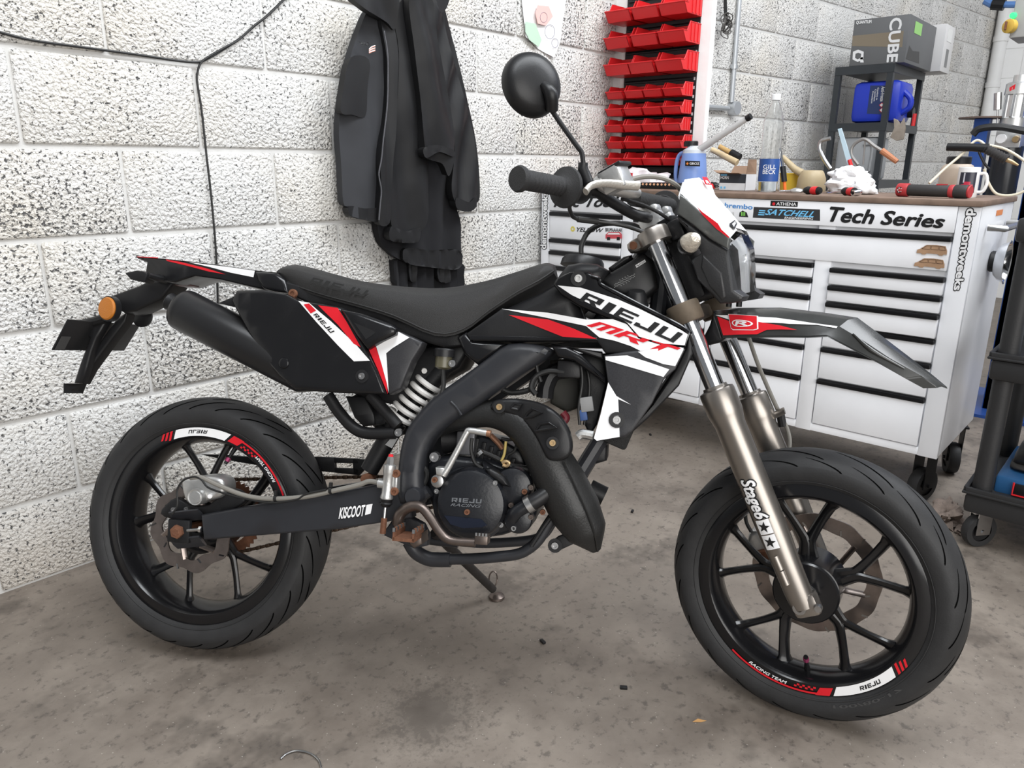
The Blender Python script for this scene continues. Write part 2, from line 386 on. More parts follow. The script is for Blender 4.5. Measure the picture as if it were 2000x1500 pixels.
# farther wall, turned a little into the room
WB0 = Vector((3.165, 2.096, 0)); WBd = Vector((1, -.13, 0)).normalized(); WBn = Vector((-.13, -1, 0)).normalized()
Bang = math.atan2(WBd.y, WBd.x)
mb = MB(); mb.span(0, 4.56, .007, .2, 0, 3.0)
wb = tag(ob('wall_far', mb, M_mortar), kind='structure'); wb.location = WB0; wb.rotation_euler = (0, 0, Bang)
for c in range(13):
    off = .12 if c % 2 else -.105
    for k in range(12):
        x0 = off+k*.45; a, b = max(x0+.004, .0), min(x0+.446, 4.55)
        if b-a < .05: continue
        o = bpy.data.objects.new('block', blockmesh(b-a)); COL.objects.link(o); o.parent = wb
        o.location = ((a+b)/2, .05+rnd.uniform(-.0015, .0015), c*.225+.1125); o.material_slots[0].link = 'OBJECT'; o.material_slots[0].material = M_blockB
def onB(px, py, off=0.0): return unp(px, py, WB0+WBn*off, WBn)
# end wall beyond the corner
E0 = WB0+WBd*4.56
mb = MB(); mb.span(E0.x, E0.x+.2, -4.5, E0.y+.3, 0, 3.0)
we = tag(ob('wall_right', mb, mat('smooth_white_block', (.78, .78, .77), .6, var=.08, vscale=5, bump=.25, bscale=40)), kind='structure')
for c in range(13):
    for k in range(3):
        b = MB(); y1 = E0.y-.004-k*.45-(.225 if c % 2 else 0)+.225; y0 = y1-.442
        b.span(E0.x-.006, E0.x+.01, y0, min(y1, E0.y-.004), c*.225+.004, c*.225+.221); ob('block', b, MATS['smooth_white_block'], we)
# ------------------------------------------------------------------ cables on the left wall
FW = Frame(Matrix.Translation((0, WALL_Y, 0)))
def FWL(px, lat): return [q+Vector((0, WALL_Y, 0)) for q in FW.L(px, lat)]
mb = MB(); pts = FWL([(-25, 56), (60, 78), (160, 92), (270, 107), (350, 119), (388, 121), (410, 112), (440, 94), (470, 74), (495, 52), (520, 32), (553, 0), (580, -28)], .006)
mb.tube(pts, .0032, 8, smooth=5); tag(ob('wall_cable', mb, K['cable']), 'thin black cable running along the wall and then up in a twist', 'cable')
mb = MB(); P2 = FWL([(583, -30), (556, -2), (523, 30), (499, 48), (467, 77), (444, 90), (412, 108), (393, 122), (386, 140), (385, 160), (393, 210), (399, 262), (404, 310), (410, 360), (416, 420), (421, 480), (424, 540), (426, 640)], .008)
mb.tube(P2, .0030, 8, smooth=5); tag(ob('wall_cable', mb, K['cable']), 'thin black cable hanging straight down the wall from the twist', 'cable')
# child's drawing taped on the wall
mb = MB(); n = 9
pp = FW.L([(1018, -40), (1108, -40), (1104, 20), (1095, 75), (1080, 112), (1052, 95), (1024, 72), (1019, 10)], .008)
poly = [(q.x, q.z) for q in pp]
vs, fs = sheet(poly, lambda x, z: .010+.006*math.sin(x*30+z*14), 0, .03); mb.add(vs, fs); mb.v = [v+Vector((0, WALL_Y, 0)) for v in mb.v]
dr = tag(ob('drawing', mb, mat('drawing_paper', (.80, .80, .80), .7)), "child's felt pen drawing on white paper stuck to block wall", 'drawing')
def wpatch(nm, px, lat, m):
    q = FW.L(px, lat); poly = [(p.x, p.z) for p in q]; vs, fs = sheet(poly, lambda x, z: lat); b = MB(); b.add(vs, fs); b.v = [v+Vector((0, WALL_Y, 0)) for v in b.v]; return ob(nm, b, m, dr)
wpatch('red_scribble', [(1050, 10), (1072, 12), (1080, 32), (1066, 50), (1050, 46), (1046, 26)], .0185, mat('felt_red', (.75, .45, .42), .7))
wpatch('green_scribble', [(1026, 42), (1046, 46), (1058, 78), (1052, 92), (1034, 78), (1026, 62)], .0185, mat('felt_green', (.45, .60, .48), .7))
for (x, y, r) in ((1074, 62, 14), (1062, 34, 10), (1084, 84, 9)):
    b = MB(); b.tube([FW.P(x+r*.7*math.cos(t), y+r*math.sin(t), .019)+Vector((0, WALL_Y, 0)) for t in [k*.45 for k in range(15)]], .0009, 5); ob('pen_line', b, mat('felt_pen', (.2, .2, .25), .6), dr)
# ------------------------------------------------------------------ hanging garments
def cloth(name, px, base, amp, m, root, freq=38, slant=0, res=.014, back=.004, seed=0, taper=None):
    def g(x, z):
        f = 1.25*amp*(.7*math.sin((x*freq+slant*z*freq)*2.0+seed+2.2*noise.noise(Vector((x*5, seed, z*2.2))))+.9*noise.noise(Vector((x*9+seed, 3.1, z*5)))+.12*noise.noise(Vector((x*26, seed, z*17))))
        return max(.012, base+f)
    px3 = [tuple(q) for q in sp2([Vector(p) for p in px], 4)]
    poly = densify([(q.x, q.z) for q in (FW.P(p[0], p[1], g) for p in px3)], res); gg = g
    vs, fs = sheet(poly, g, 0, res)
    mb = MB(); mb.add(vs, fs)
    rim = [Vector((p[0], -gg(*p), p[1])) for p in poly]; bk = [Vector((p[0], -max(back, gg(*p)-.035), p[1])) for p in inset(poly, .004)]
    n = len(rim); mb.add(rim+bk, [(i, (i+1) % n, (i+1) % n+n, i+n) for i in range(n)])
    mb.v = [v+Vector((0, WALL_Y, 0)) for v in mb.v]
    return obw(name, mb, m, root, 50)
def C7(l): return [(640+x/2.5, y/2.5) for x, y in l]
soft = mat('softshell_cloth', (.030, .031, .035), .85, var=.12, vscale=18, bump=.15, bscale=900); rain = mat('nylon_shell', (.011, .011, .012), .55, var=.2, vscale=15, bump=.12, bscale=500, spec=.35)
fleece = mat('black_fleece', (.010, .010, .012), .95, bump=.2, bscale=900)
jb = FW.P(830, 560, .05)+Vector((0, WALL_Y, 0))
hd = thing('hooded_sweatshirt', 'black sweatshirt hanging lowest, its ribbed hem showing below the jackets', 'sweatshirt', jb)
cloth('body', C7([(248, 1000), (330, 700), (480, 640), (600, 660), (620, 960), (648, 1080), (650, 1160), (640, 1312), (500, 1300), (370, 1275), (300, 1230), (252, 1160)]), .045, .012, fleece, hd, 30, seed=4)
cloth('hem', C7([(378, 1212), (500, 1222), (642, 1222), (640, 1312), (500, 1305), (380, 1282)]), .058, .004, rain, hd, 160, seed=2)
hd2 = thing('dark_trousers', 'black gathered garment end hanging under the sweatshirt hem', 'clothing', jb)
cloth('body', C7([(325, 1270), (480, 1260), (642, 1270), (645, 1416), (540, 1425), (430, 1420), (345, 1405)]), .030, .012, fleece, hd2, 70, seed=9)
cloth('fold', C7([(398, 1282), (436, 1286), (432, 1370), (404, 1368)]), .046, .006, rain, hd2, 90, seed=3)
cloth('fold', C7([(540, 1300), (590, 1300), (600, 1375), (545, 1372)]), .046, .006, rain, hd2, 90, seed=5)
jk2 = thing('waterproof_jacket', 'black waterproof jacket with two long sleeves hanging beside the softshell', 'jacket', jb)
cloth('body', C7([(480, -20), (545, -20), (600, 150), (680, 480), (722, 680), (740, 850), (740, 975), (700, 970), (640, 800), (520, 700), (470, 300)]), .03, .008, rain, jk2, 30, seed=1)
sl = cloth('sleeve', C7([(400, -20), (505, -20), (535, 180), (580, 420), (618, 640), (618, 745), (612, 810), (590, 860), (560, 800), (500, 780), (478, 745), (455, 500), (425, 250)]), .118, .012, rain, jk2, 26, .25, seed=6)
cloth('cuff', C7([(470, 722), (540, 708), (616, 735), (612, 765), (545, 742), (482, 772)]), .136, .003, rain, sl, 60, seed=3)
sl = cloth('sleeve', C7([(500, -20), (548, 40), (590, 200), (640, 380), (690, 560), (716, 700), (730, 850), (726, 985), (690, 1030), (640, 1015), (606, 930), (615, 800), (620, 680), (590, 500), (545, 340), (515, 150)]), .080, .013, rain, jk2, 28, -.2, seed=8)
cloth('cuff_tab', C7([(630, 965), (690, 988), (722, 965), (726, 1008), (690, 1034), (632, 1018)]), .098, .003, rain, sl, 60, seed=3)
jk = thing('softshell_jacket', 'dark grey softshell jacket with open zip and patch chest pocket', 'jacket', jb)
cloth('front_panel', C7([(205, 40), (262, 100), (282, 230), (290, 330), (284, 520), (270, 690), (258, 850), (262, 960), (252, 1078), (180, 1072), (112, 1052), (102, 1012), (76, 985), (66, 800), (55, 650), (62, 530), (78, 430), (108, 290), (150, 160)]), .075, .010, soft, jk, 16, seed=2)
cloth('hem', C7([(106, 1006), (180, 1018), (256, 1018), (252, 1080), (180, 1074), (112, 1056)]), .082, .003, rain, jk, 50, seed=2)
cloth('chest_pocket', C7([(112, 284), (202, 292), (194, 430), (184, 566), (120, 560), (66, 548), (76, 440)]), .092, .003, rain, jk, 20, seed=4)
cloth('zip_flap', C7([(262, 90), (318, 120), (345, 260), (342, 430), (335, 640), (320, 800), (312, 980), (302, 1090), (248, 1084), (262, 900), (256, 800), (276, 640), (292, 460), (288, 280)]), .100, .007, rain, jk, 40, seed=7)
cloth('sleeve', C7([(325, 60), (410, -20), (432, 200), (462, 480), (486, 720), (492, 940), (490, 1070), (455, 1130), (390, 1140), (318, 1120), (308, 980), (318, 780), (340, 500), (348, 250)]), .072, .010, rain, jk, 30, .1, seed=5)
cloth('cuff', C7([(312, 1105), (380, 1130), (452, 1112), (448, 1170), (430, 1184), (380, 1186), (306, 1172)]), .082, .004, rain, jk, 120, seed=5)
cloth('hood', C7([(125, -20), (330, -20), (345, 60), (326, 145), (290, 110), (230, 72), (180, 40)]), .122, .010, rain, jk, 25, .5, seed=3)
cloth('collar', C7([(520, -20), (592, -20), (580, 40), (552, 62), (535, 20)]), .09, .006, rain, jk2, 25, .5, seed=3)
mb = MB(); zp = [FW.P(640+x/2.5, y/2.5, .110)+Vector((0, WALL_Y, 0)) for x, y in [(275, 150), (292, 260), (294, 380), (290, 520), (272, 680), (262, 780), (250, 850), (262, 930), (256, 1000), (250, 1075)]]
mb.tube(zp, .0026, 6, smooth=5); obw('zip', mb, mat('zip_teeth', (.12, .12, .13), .4, .6, bump=1, bscale=700), jk)
q = [FW.P(*p, .103)+Vector((0, WALL_Y, 0)) for p in C7([(152, 196), (204, 208), (204, 226), (152, 214)])]
vs, fs = text2d('Guer', 0, .02); mb = MB(); mb.add(on_quad([Vector((1-p.x, p.y)) for p in vs], q), fs); obw('embroidery', mb, K['white'], jk)
for dy, m in ((0, K['white']), (9, mat('salmon_thread', (.7, .3, .22), .7))):
    for k in range(3):
        mb = MB(); mb.tube([FW.P(*p, .103)+Vector((0, WALL_Y, 0)) for p in C7([(232, 222+k*11+dy*.4), (215, 228+k*11+dy*.4), (202, 240+k*8+dy*.4)])], .0012, 5, smooth=4); obw('embroidery', mb, m, jk)
# ------------------------------------------------------------------ tool chest
CXF = 2.58; CY0, CY1, CZ0, CZ1 = .465, 2.118, .192, .981
ch = thing('tool_chest', 'wide white roller tool chest with black drawer pulls and a wooden top', 'tool chest', (2.84, 1.29, 0))
mb = MB(); mb.span(CXF+.012, 3.105, CY0, CY1, CZ0+.002, CZ1, .004); obw('body', mb, K['chestw'], ch)
mb = MB(); mb.span(CXF-.012, 3.115, CY0-.006, CY1+.004, CZ1, CZ1+.018, .003); obw('worktop', mb, K['wood'], ch)
mb = MB(); mb.span(CXF-.006, CXF+.014, .524, 2.071, .903, CZ1-.001, .002); obw('fascia', mb, K['chestw'], ch)
for y0, y1 in ((CY0, .523), (.870, .924), (1.647, 1.700), (2.072, CY1)):
    mb = MB(); mb.span(CXF, CXF+.02, y0, y1, CZ0, (CZ1-.001 if y0 in (CY0, 2.072) else .903), .002); obw('post', mb, K['chestw'], ch)
mb = MB(); mb.span(CXF+.0012, CXF+.019, CY0+.05, CY1-.05, CZ0+.001, .219, .002); obw('plinth', mb, K['chestw'], ch)
mb = MB(); mb.span(CXF+.013, CXF+.016, .5, 2.08, .215, .905); obw('shadow_gap', mb, K['black'], ch)  # black sheet behind the drawers, painting the shade in their gaps
def drawer(y0, y1, zt, zb, out=.0):
    b = MB(); b.span(CXF-.004-out, CXF+.016, y0+.002, y1-.002, zb+.004, zt-.017, .002)
    if out: b.span(CXF-out+.004, CXF+.02, y0+.006, y1-.006, zb+.006, zt-.004)
    d = obw('drawer', b, K['chestw'], ch)
    b = MB(); b.span(CXF-.011-out, CXF+.014, y0+.001, y1-.001, zt-.017, zt-.001, .004); obw('pull', b, mat('black_drawer_pull', (.007, .007, .008), .3, spec=.3), d)
drawer(.525, 1.646, .893, .785)
for y0, y1, zs, out in ((.525, .868, (.771, .712, .656, .577, .498, .385, .219), .010), (.926, 1.275, (.779, .726, .668, .577, .493, .382, .219), 0), (1.31, 1.645, (.779, .726, .668, .577, .493, .382, .219), 0), (1.702, 2.070, (.898, .785, .733, .667, .577, .493, .382, .219), 0)):
    for a, b in zip(zs, zs[1:]): drawer(y0, y1, a, b, out if a in (.771, .712, .656) else 0)
b = MB(); b.span(CXF, CXF+.02, 1.277, 1.308, CZ0, .78, .002); obw('post', b, K['chestw'], ch)
# red tool shaft peeping out of an open drawer
def front_text(txt, px, m, dx=-.0072, shear=0, bold=0, block=False, nm='lettering', flip=False):
    q = [onx(p[0], p[1], CXF) for p in px]
    t = block2d(txt) if block else text2d(txt, shear, bold)
    return print_on(nm, t, q, m, ch, (dx, 0, 0))
front_text('Tech Series', [(1624, 404), (1847, 420), (1844, 445), (1620, 432)], K['black'], shear=.25, bold=.045)
front_text('Mac Tools', [(1088, 383), (1222, 384), (1216, 404), (1084, 404)], K['black'], shear=.25, bold=.045)
def front_patch(px, m, dx, nm='sticker', par=None):
    b = MB(); b.prism([onx(p[0], p[1], CXF)+Vector((dx, 0, 0)) for p in px], (.0006, 0, 0)); return obw(nm, b, m, par or ch)
st = front_patch([(1474, 404), (1603, 409), (1603, 431), (1472, 425)], mat('dark_sticker', (.03, .03, .032), .4), -.0068)
front_text('SATCHELL', [(1500, 408), (1594, 413), (1590, 424), (1496, 419)], mat('sky_blue_print', (.16, .50, .80), .4), -.0078, .3, .03)
front_text('ENGINEERING', [(1535, 423), (1590, 425), (1589, 429), (1534, 427)], K['white'], -.0078, 0, .02)
for k in range(3): front_patch([(1485-k, 410+k*4), (1497-k, 410.6+k*4), (1496-k, 412.6+k*4), (1484-k, 412+k*4)], MATS['sky_blue_print'], -.0078, 'emblem')
front_patch([(1507, 392), (1560, 394), (1559, 404), (1506, 402)], K['black'], -.0068)
front_text('ATHENA', [(1519, 394.5), (1557, 396), (1557, 402), (1518, 400.5)], K['white'], -.0078, 0, .02)
b = MB(); c = onx(1513, 398, CXF)+Vector((-.0072, 0, 0)); b.lathe([(0, 0), (.0052, 0), (.0052, -.0006), (0, -.0006)], c, (1, 0, 0), 12); obw('emblem', b, K['red'], ch)
front_text('brembo', [(1418, 396), (1472, 400), (1471, 409), (1417, 405)], mat('blue_print', (.06, .25, .60), .4), -.0068, 0, .03)
front_patch([(1446, 415), (1452, 411), (1460, 415), (1463, 424), (1445, 423)], K['black'], -.0068, 'cap_sticker')
for k in range(3): front_patch([(1449.5+k*3, 414), (1451+k*3, 414), (1451+k*3, 422), (1449.5+k*3, 421)], mat('green_print', (.25, .65, .12), .4), -.0078, 'claw_mark')
for k in range(4): front_patch([(1417+k*5, 414), (1420+k*5, 414.5), (1421+k*5, 423), (1418+k*5, 423)], mat('grey_sticker', (.5, .5, .5), .5), -.0068, 'squiggle')
front_text('YELLOW', [(1128, 444), (1180, 446), (1178, 454), (1127, 452)], K['black'], -.0048, .2, .03)
b = MB(); c = onx(1120, 447, CXF)+Vector((-.0048, 0, 0)); b.lathe([(.005, 0), (.0115, 0), (.0115, -.0006), (.005, -.0006)], c, (1, 0, 0), 9, True); obw('emblem', b, mat('yellow_print', (.65, .55, .10), .4), ch)
front_text('BRUMAAAAAR', [(1184, 445), (1216, 446), (1216, 453), (1184, 452)], K['black'], -.0048, 0, .03)
front_patch([(1184, 458), (1190, 453), (1212, 453), (1216, 458), (1216, 466), (1184, 466)], mat('red_car_print', (.55, .08, .10), .4), -.0048, 'car_sticker')
for x in (1190, 1209): front_patch([(x-3, 463), (x+3, 463), (x+3, 469), (x-3, 469)], K['black'], -.0054, 'car_sticker')
front_patch([(1190, 455), (1210, 455), (1213, 458), (1187, 458)], K['white'], -.0054, 'car_sticker')
# vertical outlined lettering on both outer posts
def vlet(px, w=1):
    tl, bl, br, tr = [onx(p[0], p[1], CXF) for p in px]      # reading direction runs down or up the post
    q = [tl, bl, br, tr]
    print_on('lettering', text2d('demontweeks', 0, .16), q, K['black'], ch, (-.0009, 0, 0)); print_on('lettering', text2d('demontweeks', 0, .05), q, K['white'], ch, (-.0016, 0, 0))
vlet([(1907, 408), (1878, 566), (1863, 566), (1889, 408)])
vlet([(1056, 486), (1060, 376), (1070, 376), (1067, 486)])
# casters
def caster(x, y, parent, r=.058, w=.036, top=CZ0, rot=0, m=None, root=None):
    c = Vector((x, y, r)); ax = Vector((math.cos(rot), math.sin(rot), 0)); fw = Vector((-ax.y, ax.x, 0))
    b = MB(); b.lathe([(r*.62, -w/2), (r*.95, -w/2), (r, -w*.3), (r, w*.3), (r*.95, w/2), (r*.62, w/2)], c, ax, 28); o = obw('caster', b, K['rubber'], parent)
    b = MB(); b.lathe([(.008, -w*.55), (r*.2, -w*.5), (r*.25, -w*.3), (r*.62, -w*.36), (r*.62, w*.36), (r*.25, w*.3), (r*.2, w*.5), (.008, w*.55)], c, ax, 24); obw('wheel_hub', b, K['mblack'], o)
    b = MB()
    for s in (-1, 1): b.box(c+ax*s*(w*.62)+Vector((0, 0, (top-r)/2)), (.003, r*.9, top-r+.02), Matrix.Rotation(rot, 3, 'Z'))
    b.box(c+Vector((0, 0, top-r-.003)), (w*1.6, r*1.6, .006), Matrix.Rotation(rot, 3, 'Z')); b.tube([c-ax*w*.8, c+ax*w*.8], .006, 8)
    obw('fork', b, m or K['mblack'], o); return o
for x, y, rt in ((2.69, .515, 1.2), (3.03, .50, 2.0), (2.69, 2.03, 1.4), (3.03, 2.03, 1.2)): caster(x, y, ch, rot=rt)
# side handle and orange label
b = MB(); b.tube([(2.70, CY0-.005, .915), (2.70, CY0-.05, .915), (3.0, CY0-.05, .915), (3.0, CY0-.005, .915)], .010, 10); obw('push_handle', b, K['steel'], ch)
b = MB(); b.span(2.82, 2.92, CY0-.0012, CY0-.0004, .945, .962); obw('warning_label', b, mat('orange_label', (.75, .25, .08), .5), ch)
# laser-cut wooden vans
vanwood = mat('laser_cut_wood', (.36, .22, .13), .6, var=.3, vscale=40)
def van(px0, px1, lab):
    o_ = onx((px0[0]+px1[0])/2, px1[1], CXF)
    t = thing('van_magnet', lab, 'magnet', o_)
    prof = [(0, .1), (.02, .42), (.12, .55), (.30, .95), (.62, 1.0), (.92, .92), (.99, .5), (1, .15), (.9, .12), (.86, .0), (.76, .0), (.72, .12), (.34, .12), (.30, 0), (.20, 0), (.16, .1)]
    a = onx(px0[0], px0[1], CXF-.004); c = onx(px1[0], px1[1], CXF-.004)
    b = MB(); b.prism([Vector((CXF-.0075, a.y+(c.y-a.y)*u, c.z+(a.z-c.z)*v)) for u, v in prof], (.003, 0, 0)); obw('van_shape', b, vanwood, t)
    b = MB()
    for w_ in ([(.16, .55), (.32, .88), (.44, .9), (.44, .55)], [(.47, .55), (.47, .9), (.7, .9), (.7, .55)], [(.73, .55), (.73, .9), (.9, .86), (.94, .55)]):
        P = [Vector((CXF-.0079, a.y+(c.y-a.y)*u, c.z+(a.z-c.z)*v)) for u, v in w_]; b.tube(P+[P[0]], .0006, 4)
    obw('engraved_line', b, mat('burnt_line', (.08, .04, .02), .7), t)
van((1793, 476), (1849, 500), 'wooden van-shaped magnet, upper one of the pair on the white chest')
van((1788, 502), (1844, 526), 'wooden van-shaped magnet, lower one of the pair on the white chest')
# magnetic dish on the chest side
t = thing('magnetic_tray', 'round steel magnetic dish stuck on the side of the chest', 'parts tray', (2.86, CY0-.03, .80))
b = MB(); b.lathe([(.0, 0), (.030, 0), (.034, .004), (.034, .018), (0, .018)], (2.86, CY0-.0005, .80), (0, -1, 0), 24); obw('magnet', b, K['mblack'], t)
b = MB(); b.lathe([(0, .018), (.045, .018), (.058, .030), (.066, .048), (.070, .049), (.068, .050), (.062, .048), (.055, .033), (.043, .022), (0, .022)], (2.86, CY0, .80), (0, -1, 0), 32); obw('dish', b, K['chrome'], t)
# ------------------------------------------------------------------ bins on their panel
PX = 3.128
lp = thing('louvre_panel', 'black louvred panel on the white pier, hung with red bins', 'panel', (PX, 1.87, 1.03))
b = MB(); b.span(PX-.004, PX-.0002, 1.715, 2.085, 1.035, 2.0); obw('back_sheet', b, mat('black_panel', (.012, .012, .014), .45), lp)
for k in range(31):
    z = 1.045+k*.031; b = MB(); b.prism([(PX-.004, 1.73, z+.014), (PX-.012, 1.73, z+.006), (PX-.012, 1.73, z+.001), (PX-.004, 1.73, z)], (0, .345, 0)); obw('louvre', b, MATS['black_panel'], lp)
for k in range(26):
    b = MB(); b.span(PX-.0052, PX-.004, 1.720, 1.727, 1.05+k*.036, 1.062+k*.036); obw('slot', b, mat('pale_slot', (.55, .56, .58), .5), lp)
def bin_mesh(w, h, d):
    t = .0022; b = MB(); fl = h*.52
    def side(y):
        return [(0, y, 0), (-d*.80, y, 0), (-d, y, fl), (-d*.78, y, fl), (-d*.62, y, h), (0, y, h)]
    for s in (-1, 1):
        y = s*w/2; b.prism([(p[0], y, p[2]) for p in side(y)], (0, -s*t, 0))
        for k in range(3):
            x = -d*(.12+.2*k); b.span(x-d*.035, x+d*.035, y, y+s*.003, .006, h-.004)
    b.span(-t, 0, -w/2, w/2, 0, h); b.span(-d*.8, 0, -w/2, w/2, 0, t)
    b.prism([(-d*.80, -w/2, 0), (-d, -w/2, fl), (-d+t, -w/2, fl), (-d*.80+t, -w/2, 0)], (0, w, 0))
    for s in (-1, 1):
        y = s*w/2; b.tube([(-d, y, fl), (-d*.78, y, fl), (-d*.62, y, h), (0, y, h)], .0026, 6)
    b.tube([(-d, -w/2, fl), (-d, w/2, fl)], .003, 6); return b.mesh('parts_bin', 30)
big = bin_mesh(.122, .078, .150); small = bin_mesh(.088, .054, .105)
for m_ in (big, small): m_.materials.append(K['red_plastic'])
rows = [(44, 3, 'in the top row of large bins'), (96.4, 3, 'in the middle row of large bins'), (149.7, 3, 'in the lowest row of large bins')]
names3 = ('next to the block wall', 'between its two neighbours', 'beside the white pillar edge'); names4 = ('next to the block wall', 'second from the block wall', 'second from the pillar edge', 'beside the white pillar edge')
srow = [(194.6, 'top small row'), (228.6, 'second small row'), (260.8, 'middle small row'), (293.7, 'row above the lowest'), (326.5, 'lowest row above the worktop')]
bolt = MB(); bolt.lathe([(0, 0), (.006, 0), (.006, .005), (.003, .005), (.003, .022), (0, .022)], (0, 0, 0), (0, 0, 1), 6); boltm = bolt.mesh('bolt'); boltm.materials.append(K['steel'])
for y, n, lab in rows:
    z = onx(1240, y-6, 2.99).z
    for k in range(n):
        o = bpy.data.objects.new('parts_bin', big); COL.objects.link(o); o.location = (PX-.0125, 2.035-k*.134, z); o.rotation_euler = (0, 0, rnd.uniform(-.03, .03))
        tag(o, 'large red parts bin %s, %s' % (lab, names3[k]), 'bin', 'large red bins on the panel')
for r_, (y, lab) in enumerate(srow):
    z = onx(1240, y-4, 3.02).z
    for k in range(4):
        o = bpy.data.objects.new('parts_bin', small); COL.objects.link(o); o.location = (PX-.0125, 2.05-k*.0985-(.012 if r_ > 2 else 0)+.012, z); o.rotation_euler = (0, 0, rnd.uniform(-.03, .03))
        tag(o, 'small red bin, %s, %s' % (lab, names4[k]), 'bin', 'small red bins on the panel')
z = onx(1240, 149.7-6, 2.99).z
for k in range(5):
    o = bpy.data.objects.new('bolt', boltm); COL.objects.link(o); o.location = (PX-.09-.012*(k % 2), 2.035-.02+.012*k, z+.033+.004*(k % 3)); o.rotation_euler = (rnd.uniform(.8, 2), rnd.uniform(0, 1), rnd.uniform(0, 3))
    tag(o, 'loose steel bolt lying in a large red parts bin', 'bolt', 'bolts in the red bin')
# conduit, coil of wire beyond the pier
cz = [onB(1447, -30, .02), onB(1444, 5, .02), onB(1429, 200, .02)]
t = thing('conduit', 'grey steel conduit dropping down the far wall to a round junction box', 'conduit', cz[2])
b = MB(); b.tube(cz, .012, 10); obw('pipe', b, mat('galvanised', (.50, .52, .54), .4, .6), t)
b = MB(); c = onB(1427, 212, .0); b.lathe([(0, .045), (.034, .045), (.036, .04), (.036, 0), (0, 0)], c, WBn, 20); jbx = obw('junction_box', b, MATS['galvanised'], t)
b = MB(); b.tube([onB(1422, 212, .02), onB(1380, 209, .02)], .013, 10); obw('pipe', b, MATS['galvanised'], t)
b = MB(); b.box(onB(1434, 130, .012), (.05, .02, .018)); b.lathe([(.0115, -.012), (.016, -.012), (.016, .012), (.0115, .012)], onB(1434, 130, .02), (0, 0, 1), 12); obw('saddle_clip', b, MATS['galvanised'], t)
t = thing('wire_bundle', 'coiled bundle of thin dark wire hanging beside the white pillar', 'wire', onB(1419, 75, .05))
b = MB(); b.tube([onB(1416, -30, .05), onB(1417, 30, .05), onB(1419, 50, .05)], .009, 8); obw('cord', b, K['cable'], t)
for k in range(7):
    b = MB(); c = onB(1419+rnd.uniform(-3, 3), 58+rnd.uniform(-14, 8), .05+.004*k); rr = rnd.uniform(.018, .045)
    b.tube([c+WBd*rr*math.cos(a)*.9+Vector((0, 0, rr*math.sin(a)*1.2))+WBn*.01*math.sin(3*a+k) for a in [j*.35 for j in range(19)]], .0028, 6); obw('loop', b, mat('dark_wire', (.10, .095, .09), .4, .4), t)
# corner pipe
t = thing('corner_pipe', 'white painted pipe running down the far corner', 'pipe', (E0.x-.06, E0.y-.06, 0))
b = MB(); b.tube([(E0.x-.06, E0.y-.06, .7), (E0.x-.06, E0.y-.06, 3.0)], .05, 12); obw('pipe', b, mat('white_pipe', (.72, .72, .71), .6, var=.1), t)
for z in (1.2, 1.75, 2.1):
    b = MB(); b.lathe([(.05, -.02), (.056, -.02), (.056, .02), (.05, .02)], (E0.x-.06, E0.y-.06, z), (0, 0, 1), 12); obw('collar', b, MATS['white_pipe'], t)
# ------------------------------------------------------------------ things on the worktop (z = WT)
WT = CZ1+.0181
def at_top(px, X): q = onx(px, 380, X); return Vector((X, q.y, WT))
def spin(name, prof, c, m, root, seg=28, ax=(0, 0, 1)): b = MB(); b.lathe(prof, c, ax, seg); return obw(name, b, m, root)
# measuring jug
c = at_top(1350, 3.0); t = thing('oil_jug', 'translucent blue measuring jug with a long flexible spout', 'jug', c)
bl = mat('blue_fluid_plastic', (.22, .34, .70), .35, trans=.15)
spin('body', [(0, 0), (.058, 0), (.062, .004), (.060, .05), (.050, .135), (.048, .142)], c, bl, t); spin('neck', [(.048, .142), (.046, .155), (.030, .166), (.028, .172), (0, .172)], c, mat('milky_plastic', (.66, .70, .76), .35, trans=.2), t)
lid = c+Vector((0, .018, .178)); spin('cap', [(0, -.008), (.030, -.008), (.030, .010), (.027, .014), (0, .014)], lid, K['plastic2'], t)
b = MB(); b.tube([c+Vector((0, .05, .02)), c+Vector((0, .078, .03)), c+Vector((0, .082, .09)), c+Vector((0, .070, .135)), c+Vector((0, .035, .15))], .0085, 8, smooth=5); obw('handle', b, bl, t)
s0 = c+Vector((-.01, -.025, .155)); s1 = onx(1460, 231, 2.97); b = MB(); P = [s0+(s1-s0)*(k/30) for k in range(31)]; b.tube(P, [(.0145-.004*k/30)*(1+.05*(k % 2)*(1 if 4 < k < 22 else 0)) for k in range(31)], 12); obw('spout', b, mat('clear_hose', (.72, .72, .72), .3, trans=.3), t)
b = MB(); d = (s1-s0).normalized(); b.lathe([(0, -.004), (.0125, -.004), (.0125, .016), (0, .016)], s1, d, 14); obw('spout_cap', b, K['plastic2'], t)
q = [onx(x, y, c.x-.066) for x, y in ((1338, 314), (1367, 315), (1367, 325), (1338, 324))]; b = MB(); b.prism(q, (.001, 0, 0)); lb = obw('label', b, K['black'], t)
print_on('label_text', text2d('GROZ', 0, .04), [onx(x, y, c.x-.067) for x, y in ((1347, 317), (1366, 317.5), (1366, 322), (1347, 321.5))], K['white'], t)
b = MB(); e = onx(1342.5, 319.5, c.x-.067); b.prism([e+Vector(v) for v in ((0, .006, 0), (0, 0, .006), (0, -.006, 0), (0, 0, -.006))], (.0005, 0, 0)); obw('emblem', b, mat('orange_print', (.8, .25, .05), .5), t)
